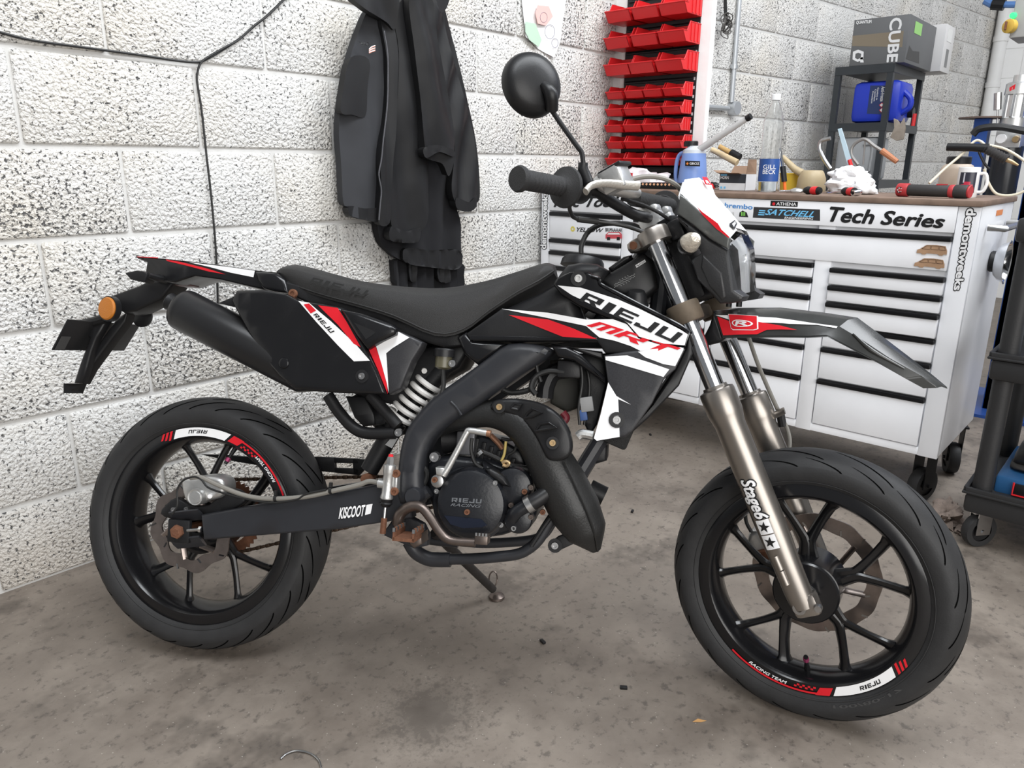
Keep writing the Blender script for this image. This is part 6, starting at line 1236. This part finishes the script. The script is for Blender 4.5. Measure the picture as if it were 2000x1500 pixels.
lettering('shroud_lettering', block2d('RIEJU', .12, .13), C2([(1262, 256), (1812, 492), (1770, 548), (1230, 306)]), gU, K['black'], up_s, .0022)
bolt_at(C2([(1228, 184)])[0], gU, .0085, K['alu'], up_s)
b = MB(); P = px(BK, C2([(1300, 175), (1345, 190), (1352, 220), (1450, 272), (1560, 330), (1700, 402), (1800, 455), (1846, 490)]), gU); b.tube([v+Vector((0, -.001, .002)) for v in P], .0035, 8, smooth=3); bp('shroud_edge', b, K['plastic'], up_s)
gM = lambda x, z: .118+.15*max(0, min(.32, x-.78))
md = panel('mid_shroud', C2([(600, 490), (700, 420), (800, 350), (1060, 372), (1270, 410), (1420, 408), (1500, 436), (1562, 514), (1700, 555), (1820, 566), (1790, 610), (1700, 620), (1560, 600), (1380, 600), (1330, 532), (900, 532), (640, 532), (612, 512)]), gM, .03, .004, K['plastic2'], res=.03, mirror=True)
decal('shroud_graphic', C2([(800, 352), (1060, 374), (1270, 412), (1420, 410), (1498, 438), (1562, 516), (1700, 557), (1816, 570), (1786, 604), (1700, 612), (1600, 600), (1520, 560), (1430, 530), (1345, 512), (1270, 448), (1060, 404)]), gM, K['white'], md, .0012, res=.03)
decal('shroud_graphic', C2([(838, 386), (1060, 412), (1200, 462), (1330, 520), (1140, 508), (1000, 452)]), gM, K['red'], md, .0014, res=.03)
lettering('shroud_lettering', block2d('MRT', .25, .10), C2([(1312, 414), (1800, 572), (1752, 622), (1272, 446)]), gM, K['red'], md, .0024)
panel('shroud_groove', C2([(620, 500), (1330, 510), (1335, 528), (620, 526)]), lambda x, z: gM(x, z)+.001, .01, .001, K['plastic'], md)
gL = lambda x, z: .150+.12*max(-.1, min(.12, x-.98))
lo = panel('lower_shroud', C2([(1370, 612), (1480, 590), (1640, 570), (1800, 562), (1826, 575), (1770, 690), (1706, 745), (1640, 880), (1530, 1035), (1495, 1066), (1335, 1092), (1312, 1078), (1350, 940), (1392, 770)]), gL, .05, .005, K['carbon'], res=.03, mirror=True)
decal('shroud_graphic', C2([(1378, 618), (1500, 612), (1620, 650), (1735, 690), (1702, 732), (1560, 690), (1380, 638)]), gL, K['white'], lo, .0012, res=.03)
decal('shroud_graphic', C2([(1560, 592), (1640, 576), (1800, 566), (1815, 578), (1768, 672), (1700, 660), (1600, 622)]), gL, K['white'], lo, .0012, res=.03)
decal('shroud_graphic', C2([(1394, 762), (1440, 838), (1520, 886), (1450, 856), (1458, 1066), (1330, 1088), (1314, 1074), (1352, 940)]), gL, K['white'], lo, .0012, res=.03)
bolt_at(C2([(1442, 972)])[0], gL, .0085, K['steel'], lo)
b = MB(); P = px(BK, C2([(1848, 492), (1826, 575), (1770, 690), (1640, 880), (1530, 1035)]), .15); 
panel('shroud_inner', C2([(1846, 492), (1868, 600), (1790, 780), (1620, 960), (1530, 1040), (1640, 880), (1770, 690), (1826, 575)]), .13, .09, .004, K['plastic2'], lo, mirror=True)
panel('shroud_brace', C2([(1075, 558), (1160, 560), (1250, 610), (1378, 735), (1382, 775), (1300, 715), (1200, 640), (1110, 622)]), .13, .02, .006, K['plastic'], lo, mirror=True); panel('shroud_brace', C2([(1075, 556), (1360, 590), (1372, 640), (1200, 580)]), .125, .02, .004, K['plastic2'], lo)
# between frame and shroud: radiator, ignition coil, hoses, wiring
b = MB(); b.box(BK.P(*C2([(1560, 800)])[0], .02), (.05, .17, .25), Matrix.Rotation(.35, 3, 'Y'), .006); ra = bp('radiator', b, mat('radiator_core', (.03, .03, .03), .6, .4, bump=1, bscale=700))
for pts, r, m_, la in ((C2([(1040, 850), (1050, 780), (1090, 710), (1180, 690)]), .018, K['plastic2'], .06), (C2([(990, 830), (965, 790), (990, 730), (1060, 700), (1150, 705)]), .006, K['cable'], .10), (C2([(800, 800), (860, 820), (960, 800), (1000, 740)]), .006, K['cable'], .09), (C2([(1240, 640), (1250, 760), (1230, 900), (1235, 1000)]), .003, K['cable'], .11), (C2([(1270, 650), (1290, 800), (1260, 1000)]), .003, K['cable'], .10), (C2([(990, 640), (1000, 700), (1020, 760)]), .004, K['cable'], .10), (C2([(1140, 930), (1160, 960), (1140, 990)]), .008, mat('dark_red_hose', (.16, .02, .03), .4), .06), (C2([(1310, 1060), (1250, 1050), (1225, 1065)]), .010, K['alu'], .10)):
    hose('loom', pts, r, m_, la, ra)
b = MB(); b.box(BK.P(*C2([(1180, 690)])[0], .09), (.05, .03, .035), None, .004); bp('ignition_coil', b, K['plastic2'], ra); b = MB(); b.box(BK.P(*C2([(1275, 885)])[0], .105), (.026, .016, .03), Matrix.Rotation(-.2, 3, 'Y'), .002); bp('connector', b, mat('grey_connector', (.22, .22, .22), .5), ra); b = MB(); b.box(BK.P(*C2([(1255, 945)])[0], .105), (.016, .014, .022), Matrix.Rotation(-.2, 3, 'Y'), .002); bp('connector', b, mat('blue_connector', (.03, .07, .2), .5), ra)
panel('radiator_bottom', C2([(1280, 1110), (1390, 1090), (1385, 1200), (1320, 1220), (1270, 1180)]), .06, .12, .006, K['mblack'], ra)
panel('dark_filler_plate', C2([(1225, 600), (1400, 600), (1390, 760), (1330, 1000), (1290, 1060), (1262, 1000), (1235, 800)]), .085, .02, .004, K['mblack'], ra)  # plain dark plate added to fill and darken the open gap here
panel('battery_tray', C2([(1070, 640), (1230, 620), (1240, 900), (1160, 930), (1070, 880)]), .03, .10, .006, mat('olive_box', (.035, .034, .028), .6), ra)
# ------------------------------------------------------------------ fork
def legp(s_, z): return Vector((EOFF+.004, -s_*HALF, z))
fk = None
for s_ in (1, -1):
    b = MB(); zt = .768; zs = .445 if s_ > 0 else .40
    b.lathe([(0, zs-.05), (.0190, zs-.05), (.0190, zt), (.0, zt)], legp(s_, 0), (0, 0, 1), 32); st_ = bp('fork_tube', b, K['chrome'], None, BF)
    b = MB(); b.lathe([(.0195, zs), (.0235, zs+.001), (.0245, zs-.004), (.0330, zs-.007), (.0345, zs-.012), (.0345, zs-.052), (.033, zs-.060), (.0295, zs-.078), (.0295, .16), (.0285, .12), (.0265, .08), (.0255, .02), (.023, -.008), (.0, -.012)], legp(s_, 0), (0, 0, 1), 36); sl_ = bp('fork_slider', b, K['slider'], st_, BF)
    b = MB(); b.box(legp(s_, .0)+Vector((.006, 0, -.004)), (.050, .036, .044), None, .009); bp('axle_clamp', b, K['slider'], st_, BF)
    b = MB(); b.lathe([(.006, .021), (.012, .021), (.013, .018), (.013, 0), (.006, 0)], legp(s_, -.004)+Vector((-.004, 0, 0)), (0, -s_, 0), 20); bp('axle_end', b, K['steel'], st_, BF); b = MB(); b.lathe([(0, .012), (.0065, .012), (.0072, .009), (.0072, 0)], legp(s_, -.010)+Vector((.03, -s_*.012, 0)), (0, -s_, 0), 12); bp('pinch_bolt', b, K['steel'], st_, BF)
    for zz in (.075, .105): b = MB(); b.tube([legp(s_, zz-.028)+Vector((-.004, -s_*.0268, 0)), legp(s_, zz)+Vector((-.004, -s_*.0282, 0))], .0055, 8, flat=.4); bp('cast_relief', b, K['slider'], st_, BF)
# axle and front hub cover
b = MB(); b.tube([CFW+Vector((0, -HALF, 0)), CFW+Vector((0, HALF, 0))], .009, 14); bp('front_axle', b, K['steel'], None, BF)
b = MB(); b.lathe([(.018, .058), (.022, .060), (.026, .0585), (.060, .0555), (.063, .052)], CFW, (0, -1, 0), 40); bp('hub_cover', b, K['alloy'], fw_, BF); b = MB(); b.lathe([(.010, .066), (.016, .066), (.017, .06), (.023, .0605), (.024, .057)], CFW, (0, -1, 0), 28); bp('bearing_seal', b, K['steel'], fw_, BF)
# lettering on the right slider
def on_leg(nm, t2, z0, z1, w0, w1, m, ep=.0006):
    vs, fs = t2; b = MB(); out = []
    for p in vs:
        zz = z0+(z1-z0)*p.x; a = -math.pi/2+(w0+(w1-w0)*p.y)
        r = .0295+ep+(p.z if len(p) > 2 else 0); out.append(legp(1, zz)+Vector((math.cos(a)*r, math.sin(a)*r, 0)))
    b.add(out, fs); return bp(nm, b, m, None, BF)
sq = ([Vector((x, y/8)) for y in range(9) for x in (0, 1)], [(2*i, 2*i+1, 2*i+3, 2*i+2) for i in range(8)])
zA, zB = BF.P(1462, 930, HALF).z, BF.P(1512, 1040, HALF).z
on_leg('fork_sticker', text2d('Stage6', .3, .12), zA, zA+(zB-zA)*.68, -.75, .35, K['black'], .0004); on_leg('fork_sticker', text2d('Stage6', .3, .03), zA, zA+(zB-zA)*.68, -.75, .35, K['white'], .0009)
on_leg('fork_sticker', text2d('performance is our mission', 0, .02), zA-.01, zB+.025, -1.02, -.86, K['black'], .0009)
for u0, u1, w0, w1 in ((.70, .94, -.62, .30), (.96, 1.2, -.62, .30)):
    q0, q1 = zA+(zB-zA)*u0, zA+(zB-zA)*u1; on_leg('fork_sticker', sq, q0, q1, w0, w1, K['white'], .0006)
    n5 = [Vector((.5+.42*math.cos(math.pi/2+k*math.pi/5)*(1 if k % 2 == 0 else .4), .5+.42*math.sin(math.pi/2+k*math.pi/5)*(1 if k % 2 == 0 else .4))) for k in range(10)]
    on_leg('fork_star', (n5, [tuple(range(10))]), q0, q1, w0, w1, K['black'], .0012)
# front brake line and caliper on the far leg
hose('front_brake_line', C5([(500, 225, -.09), (560, 400, -.10), (640, 590, -.11), (705, 730, -.12), (740, 800, -.12), (758, 880, -.11), (750, 960, -.10)]), .0045, K['hose'], -.1, None, BF)
b = MB(); b.tube([legp(-1, .335)+Vector((.02, 0, 0)), legp(-1, .335)+Vector((.055, 0, .004))], .010, 8, flat=.35); bp('line_bracket', b, K['slider'], None, BF)
b = MB(); b.tube([BF.P(*C5([(700, 715)])[0], -.12), BF.P(*C5([(715, 790)])[0], -.12)], .009, 10); bp('line_grommet', b, K['plastic2'], None, BF)
fc = panel('front_caliper', C6([(415, 545), (425, 480), (470, 465), (530, 490), (550, 590), (530, 640), (480, 640), (430, 590)]), -.055, .05, .008, K['alu'], None, BF, smooth=2); panel('caliper_pad', C6([(450, 575), (530, 560), (545, 620), (490, 640)]), -.045, .02, .004, K['rust'], fc, BF)
hose('caliper_line', C6([(440, 470), (415, 420), (412, 370), (430, 330)]), .004, K['cable'], -.06, fc, BF)
# ------------------------------------------------------------------ triple clamps and bars
b = MB(); zc = .60
for s_ in (1, -1): b.lathe([(.0192, zc-.020), (.031, zc-.020), (.033, zc-.016), (.033, zc+.016), (.031, zc+.020), (.0192, zc+.020)], legp(s_, 0), (0, 0, 1), 28, True)
b.box((.015, 0, zc), (.07, .15, .03), None, .008)
lc = bp('lower_clamp', b, mat('dirty_clamp', (.11, .085, .06), .65, .3, var=.4, vscale=50), None, BF)
zu = .765; b = MB(); b.box((.012, 0, zu+.006), (.07, .17, .026), None, .010); uc = bp('upper_clamp', b, K['slider'], None, BF)
for s_ in (1, -1):
    b = MB(); b.lathe([(0, zu+.020), (.016, zu+.020), (.018, zu+.018), (.030, zu+.014), (.032, zu+.010), (.032, zu-.014), (.0192, zu-.014)], legp(s_, 0), (0, 0, 1), 28); bp('clamp_eye', b, K['slider'], uc, BF)
    b = MB(); b.box(legp(s_, zu)+Vector((-.034, 0, 0)), (.03, .03, .024), None, .006); bp('clamp_ear', b, K['slider'], uc, BF); b = MB(); b.lathe([(0, .018), (.008, .018), (.0085, .012), (0, .012)], legp(s_, zu)+Vector((-.038, 0, 0)), (-.2, -s_, 0), 12); bp('clamp_bolt', b, K['rust'], uc, BF)
    b = MB(); b.box((.032, -s_*.035, zu+.035), (.05, .034, .056), Matrix.Rotation(.15, 3, 'Y'), .007); bp('bar_riser', b, K['alu'], uc, BF); b = MB(); b.box((.034, -s_*.035, zu+.066), (.05, .034, .02), Matrix.Rotation(.15, 3, 'Y'), .006); bp('bar_cap', b, K['alu'], uc, BF)
bz = zu+.052
barR = [Vector((.033, 0, bz)), Vector((.033, -.07, bz)), Vector((.022, -.10, bz+.012)), BF.P(1185, 388, .165), BF.P(1160, 372, .215), BF.P(1105, 366, .27), BF.P(1012, 349, .395)]
b = MB(); pts = [Vector((v.x, -v.y, v.z)) for v in reversed(barR[1:])]+barR; b.tube(pts, .0112, 14, smooth=4); hb_ = bp('handlebar', b, K['mblack'], None, BF)
def grip(s_):
    a, c = barR[5], barR[6]
    f = lambda v: Vector((v.x, v.y*s_, v.z)); a, c = f(a), f(c); d = (c-a).normalized(); L = (c-a).length; b = MB()
    prof = [(.0112, -.004), (.0375, -.004), (.0385, -.001), (.0375, .004), (.025, .009), (.0185, .014)]
    for k in range(9): z0 = .016+k*(L-.034)/9; prof += [(.0172, z0), (.0180, z0+.002), (.0180, z0+(L-.034)/9-.002)]
    prof += [(.0180, L-.012), (.0225, L-.008), (.0235, L-.002), (.021, L+.003), (0, L+.004)]
    b.lathe(prof, a, d, 28); g_ = bp('grip', b, mat('grip_rubber', (.020, .020, .021), .6, bump=.8, bscale=900), hb_, BF)
    b = MB(); b.lathe([(.0115, -.050), (.024, -.050), (.026, -.046), (.026, -.008), (.022, -.005), (.0115, -.005)], a, d, 20); bp('throttle_housing', b, K['plastic2'], hb_, BF)
grip(1); grip(-1)
# front brake master cylinder and lever (right), clutch lever (left)
mcz = Vector((0, 0, 1)); q = BF.P(1205, 362, .205)
b = MB(); b.box(BF.P(1203, 350, .21), (.044, .060, .046), Matrix.Rotation(.1, 3, 'X'), .005); fmc = bp('front_master_cylinder', b, K['alu'], None, BF)
b = MB(); b.box(BF.P(1201, 329, .21), (.047, .063, .007), Matrix.Rotation(.1, 3, 'X'), .002); bp('reservoir_lid', b, K['plastic2'], fmc, BF)
b = MB(); b.tube([BF.P(1165, 352, .24), BF.P(1185, 366, .215), BF.P(1230, 374, .17), BF.P(1246, 378, .15)], [.010, .013, .013, .009], 14, smooth=3); bp('cylinder_barrel', b, K['alu'], fmc, BF)
b = MB(); b.tube([BF.P(1220, 378, .20)+Vector((.03, 0, 0)), BF.P(1185, 379, .23)+Vector((.035, 0, 0)), BF.P(1150, 376, .27)+Vector((.035, 0, 0)), BF.P(1128, 378, .30)+Vector((.03, 0, 0)), BF.P(1120, 388, .315)+Vector((.026, 0, 0))], [.009, .0085, .0075, .007, .008], 12, smooth=4, flat=.7); bp('brake_lever', b, mat('polished_lever', (.60, .57, .52), .4, .7, bump=.4, bscale=250), fmc, BF)
b = MB(); b.tube([BF.P(1240, 376, .15), BF.P(1228, 355, .15), BF.P(1260, 345, .13), BF.P(1300, 350, .1), BF.P(1330, 372, .06), BF.P(1345, 420, .05)], .0048, 8, smooth=5); bp('brake_line', b, K['hose'], fmc, BF)
b = MB(); b.tube([Vector((v.x+.03, -v.y, v.z)) for v in (BF.P(1220, 378, .20), BF.P(1185, 379, .23), BF.P(1150, 376, .27), BF.P(1120, 386, .32))], [.008, .008, .007, .007], 12, smooth=4); bp('clutch_lever', b, MATS['polished_lever'], hb_, BF)
# throttle cable and other front cables
hose('throttle_cable', [(1112, 392, .24), (1113, 410, .23), (1120, 424, .21), (1140, 430, .19), (1165, 432, .17), (1220, 441, .14), (1265, 456, .12), (1310, 472, .06)], .0042, K['cable'], .2, None, BF)
b = MB(); b.tube([BF.P(1128, 428, .2), BF.P(1168, 433, .17)], .0062, 10); bp('cable_adjuster', b, K['cable'], None, BF)
hose('clutch_cable', [(1215, 388, .17), (1260, 402, .1), (1300, 424, .06), (1322, 450, .04), (1330, 520, .03), (1345, 600, .02)], .0036, K['cable'], .1, None, BF)
for k, (dx, la) in enumerate(((0, .02), (8, .0), (16, -.02))): hose('wiring', [(1322+dx, 430, la), (1328+dx, 480, la), (1332+dx, 520, la), (1342+dx, 560, la), (1336+dx*2, 590, la)], .0042, K['cable'], 0, None, BF)
hose('wiring', [(1335, 498, .03), (1330, 515, .03), (1328, 528, .03)], .0016, mat('yellow_wire', (.45, .36, .10), .5), 0, None, BF)
b = MB(); b.tube([Vector((.04, -.11, bz+.035)), Vector((.04, .11, bz+.035))], .016, 12); bp('bar_pad', b, mat('black_foam', (.014, .014, .014), .8, bump=.6, bscale=200), hb_, BF)
# mirror
mp = BF.P(1138, 330, .255); b = MB(); b.tube([mp+Vector((0, 0, -.03)), mp, BF.P(1139, 318, .255)], [.011, .010, .009], 12); mi = bp('mirror_mount', b, K['plastic2'], None, BF)
b = MB(); b.tube([BF.P(1139, 318, .255), BF.P(1136, 298, .256), BF.P(1126, 284, .26), BF.P(1100, 248, .27), BF.P(1078, 216, .28)], .0048, 10, smooth=4); bp('mirror_stem', b, K['mblack'], mi, BF)
mc_ = BF.P(1040, 165, .29); tocam = (BF.I @ CAM)-mc_; tocam.normalize(); ax_ = (Vector((1, 0, .02))*.75+tocam*.75).normalized()
# back shell faces forward and toward the viewer; glass faces the rider
b = MB(); b.lathe([(0, .023), (.022, .0225), (.042, .018), (.055, .009), (.0590, -.002), (.0590, -.010), (.056, -.012), (0, -.012)], mc_, ax_, 40); bp('mirror_shell', b, K['plastic2'], mi, BF, 50)
b = MB(); b.lathe([(0, -.0125), (.054, -.0125), (.054, -.0115)], mc_, ax_, 40); bp('mirror_glass', b, K['chrome'], mi, BF)
b = MB(); b.tube([BF.P(1052, 172, .285)+ax_*.016, BF.P(1066, 190, .283)+ax_*.018, BF.P(1078, 216, .28)], [.008, .013, .0115], 12, smooth=3); bp('mirror_socket', b, K['plastic2'], mi, BF)
# ------------------------------------------------------------------ front mask with headlight
def gl(l, lat=0): return [BF.P(p[0], p[1], p[2] if len(p) > 2 else lat) for p in C4([q[:2]+(q[2] if len(q) > 2 else lat,) for q in l])]
mid = gl([(1345, 8, 0), (1420, 120, 0), (1520, 260, 0), (1600, 380, 0)]); edg = gl([(1205, 2, .085), (1172, 110, .098), (1310, 240, .10), (1560, 468, .085)])
lft = [Vector((v.x, -v.y, v.z)) for v in edg]; rows_ = [[e, e*.45+m_*.55+Vector((.010, 0, 0)), m_, l*.45+m_*.55+Vector((.010, 0, 0)), l] for e, m_, l in zip(edg, mid, lft)]
b = MB(); b.loft(rows_, closed=False); bk = [[v+Vector((-.006, 0, -.003)) for v in r] for r in rows_]; b.loft(bk, closed=False); mk = bp('headlight_mask', b, K['white'], None, BF, 50)
smoky = mat('smoky_plastic', (.075, .078, .075), .25, var=.6, vscale=30)
panel('mask_side', C4([(1166, 118), (1215, 150), (1320, 250), (1440, 360), (1560, 470), (1545, 556), (1400, 470), (1270, 360), (1142, 272)]), .101, .012, .003, smoky, mk, BF, mirror=True)
decal('mask_graphic', C4([(1300, 215), (1345, 258), (1470, 350), (1500, 400), (1560, 455), (1555, 466), (1460, 395), (1345, 280)]), .1015, K['red'], mk, .0016, BF)
panel('mask_cheek', C4([(1140, 275), (1185, 300), (1290, 385), (1400, 478), (1545, 562), (1592, 880), (1668, 930), (1645, 972), (1560, 985), (1480, 985), (1380, 880), (1300, 800), (1250, 640), (1330, 585), (1250, 440), (1150, 330)]), .095, .05, .006, mat('cheek_black', (.022, .022, .023), .42, bump=.2, bscale=400), mk, BF, mirror=True)
panel('cheek_facet', C4([(1345, 590), (1500, 740), (1530, 930), (1500, 965), (1400, 850), (1330, 700)]), .098, .01, .004, MATS['cheek_black'], mk, BF)
hl = gl([(1580, 500, .07), (1560, 580, .085), (1592, 870, .075), (1645, 920, .05)]); hm = gl([(1625, 430, 0), (1700, 560, 0), (1712, 640, 0), (1700, 900, 0)])
rows_ = [[e, e*.4+m_*.6+Vector((.012, 0, 0)), m_, Vector((e.x, -e.y, e.z))*.4+m_*.6+Vector((.012, 0, 0)), Vector((e.x, -e.y, e.z))] for e, m_ in zip(hl, hm)]
b = MB(); b.loft(rows_, closed=False); bk = [[v+Vector((-.004, 0, 0)) for v in r] for r in rows_]; b.loft(bk, closed=False); lens = bp('headlight_lens', b, K['lens'], mk, BF, 60)
b = MB(); b.loft([[v*.86+(rows_[1][2]*.5+rows_[2][2]*.5)*.14+Vector((-.035, 0, 0)) for v in r] for r in rows_], closed=False); bp('headlight_reflector', b, mat('reflector_silver', (.80, .81, .82), .42, .6), mk, BF, 60)
c = rows_[1][2]*.5+rows_[2][2]*.5+Vector((-.035, -.01, 0)); b = MB(); b.lathe([(0, .018), (.006, .016), (.007, 0), (.012, -.004), (0, -.006)], c, (1, 0, 0), 14); bp('bulb', b, K['glass'], mk, BF)
q = [edg[0]*.28+mid[0]*.72, mid[0], mid[1]*.55+mid[0]*.45, (edg[1]*.28+mid[1]*.72)*.55+(edg[0]*.28+mid[0]*.72)*.45]; q = [v+Vector((.012, -.006, .0)) for v in q]; b = MB(); b.add(q, [(0, 1, 2, 3)]); bp('emblem_patch', b, K['red'], mk, BF)
vs, fs = text2d('R', 0, .05); b = MB(); b.add([v+Vector((.001, -.001, 0)) for v in on_quad([Vector((p.x*.5+.25, p.y*.4+.1)) for p in vs], q)], fs); bp('emblem_letter', b, K['white'], mk, BF)
q0 = rows_[0]; q = [edg[2]*.25+edg[3]*.75, mid[2]*.25+mid[3]*.75, mid[3], edg[3]]; q = [v+Vector((.009, -.007, .003)) for v in q]; b = MB(); b.add([q[0]*.55+q[1]*.45, q[1], q[2], q[3]*.55+q[2]*.45], [(0, 1, 2, 3)]); bp('mask_graphic', b, K['black'], mk, BF)
vs, fs = block2d('MR', .3); b = MB(); b.add([v+Vector((.0012, -.0012, 0)) for v in on_quad([Vector((p.x*.7+.15, p.y*.45+.3)) for p in vs], [q[0]*.55+q[1]*.45, q[1], q[2], q[3]*.55+q[2]*.45])], fs); bp('mask_lettering', b, K['white'], mk, BF)
ic = BF.P(*C4([(1235, 515)])[0], .125); b = MB(); b.lathe([(0, .030), (.010, .028), (.0165, .018), (.0195, .004), (.019, 0)], ic, (.75, -.55, .1), 22); fi = bp('front_indicator', b, mat('ribbed_clear', (.58, .53, .45), .15, .4, bump=1, bscale=160), mk, BF)
b = MB(); b.lathe([(.0195, .003), (.0205, 0), (.018, -.012), (.010, -.022), (0, -.024)], ic, (.75, -.55, .1), 22); bp('indicator_body', b, K['plastic2'], mk, BF); b = MB(); b.tube([ic, Vector((ic.x-.03, -.05, ic.z+.01))], .008, 10); bp('indicator_stem', b, K['plastic2'], mk, BF)
b = MB(); b.box(BF.P(*C4([(1150, 400)])[0], .06), (.03, .03, .04), None, .006); bp('ignition_switch', b, K['plastic2'], mk, BF)
for x in (1560, 1640): b = MB(); b.tube(gl([(x, 940, .03), (x-6, 1010, .03)]), .006, 8); bp('mask_peg', b, K['plastic2'], mk, BF)
b = MB(); b.span(.04, .085, -.055, .055, .62, .80, .008); bp('mask_mount', b, K['mblack'], mk, BF)
# ------------------------------------------------------------------ front mudguard
S = [((292, 88), (298, 108), (345, 240)), ((430, 66), (430, 110), (450, 238)), ((700, 64), (700, 126), (700, 236)), ((960, 94), (900, 158), (860, 238)), ((1172, 126), (1062, 180), (984, 232)), ((1300, 222), (1200, 262), (1120, 302)), ((1470, 352), (1370, 374), (1300, 396)), ((1640, 484), (1560, 480), (1470, 492)), ((1716, 548), (1650, 543), (1568, 545))]
rg = []
for i, (r_, c_, e_) in enumerate(S):
    w0 = (.055, .060, .064, .066, .066, .064, .058, .048, .036)[i]; A = BF.P(*C5([r_])[0], 0); Cc = BF.P(*C5([c_])[0], w0*.82); E_ = BF.P(*C5([e_])[0], w0)
    hf = [E_, Cc, Vector((A.x*.5+Cc.x*.5, -w0*.45, A.z*.55+Cc.z*.45+.004)), A]; rg.append(hf+[Vector((v.x, -v.y, v.z)) for v in reversed(hf[:-1])])
b = MB(); b.loft(rg, closed=False); b.loft([[v+Vector((0, 0, -.004)) for v in r] for r in rg], closed=False)
n = len(rg[0]); b.add(rg[-1]+[v+Vector((0, 0, -.004)) for v in rg[-1]], [(i, i+1, i+1+n, i+n) for i in range(n-1)])
fd = bp('front_mudguard', b, mat('mudguard_black', (.030, .031, .030), .24, var=.5, vscale=22), None, BF, 22)
def fq(u, v):
    """point on the right flank: u along stations, v from crease (0) to edge (1)"""
    i = min(len(rg)-2, int(u)); t = u-i; p = rg[i][1]*(1-t)+rg[i+1][1]*t; q = rg[i][0]*(1-t)+rg[i+1][0]*t; return p*(1-v)+q*v+Vector((0, -.0014, .0006))
def fpoly(nm, uv, m, ep=0, k=6):
    P = []
    for (a, c) in zip(uv, uv[1:]+uv[:1]): P += [(a[0]+(c[0]-a[0])*j/k, a[1]+(c[1]-a[1])*j/k) for j in range(k)]
    vs, _, fs, *_r = delaunay_2d_cdt([Vector(p) for p in P]+[Vector((i, .5)) for i in range(1, 8) if inside((i, .5), P)], [], [list(range(len(P)))], 1, 1e-6)
    b = MB(); b.add([fq(p.x, p.y)+Vector((0, -ep, ep*.4)) for p in vs], fs); return bp(nm, b, m, fd, BF)
fpoly('mudguard_graphic', [(.05, .03), (.9, .03), (3.95, .03), (4.0, .22), (3.2, .12), (2.3, .30), (1.0, .35)], K['white'])
fpoly('mudguard_graphic', [(.12, .10), (.6, .30), (1.5, .30), (2.6, .62), (1.7, .70), (1.45, .94), (.1, .97)], K['red'], .0006)
em = fpoly('emblem_patch', [(.66, -.02), (1.52, .0), (1.50, .68), (1.38, .74), (.74, .74), (.64, .66)], K['white'], .0012); fpoly('emblem_patch', [(.69, .0), (1.49, .02), (1.47, .66), (1.37, .71), (.76, .71), (.67, .64)], K['red'], .0018)
b = MB(); vs = []
for k in range(25):
    t = 2*math.pi*k/24
    for r in (1, .84): vs.append(fq(1.08+.31*math.cos(t)*r, .42-.17*math.sin(t)*(r if r == 1 else .80))+Vector((0, -.0026, .001)))
b.add(vs, [(2*i, 2*i+2, 2*i+3, 2*i+1) for i in range(24)]); bp('emblem_ring', b, K['white'], fd, BF)
t2 = text2d('R', .2, .05); b = MB(); b.add([fq(.92+.32*p.x, .52-.20*p.y)+Vector((0, -.0027, .001)) for p in t2[0]], t2[1]); bp('emblem_letter', b, K['white'], fd, BF)
b = MB(); P = [fq(4.6, -.02), fq(5.5, .35), fq(6.6, .30)]; b.tube([v+Vector((0, 0, .001)) for v in P], [.002, .004, .0015], 8, smooth=4); bp('mudguard_rib', b, MATS['mudguard_black'], fd, BF)
panel('mudguard_root', C5([(292, 95), (345, 240), (380, 242), (330, 280), (250, 300), (225, 250), (262, 180)]), .052, .104, .006, K['plastic2'], fd, BF)
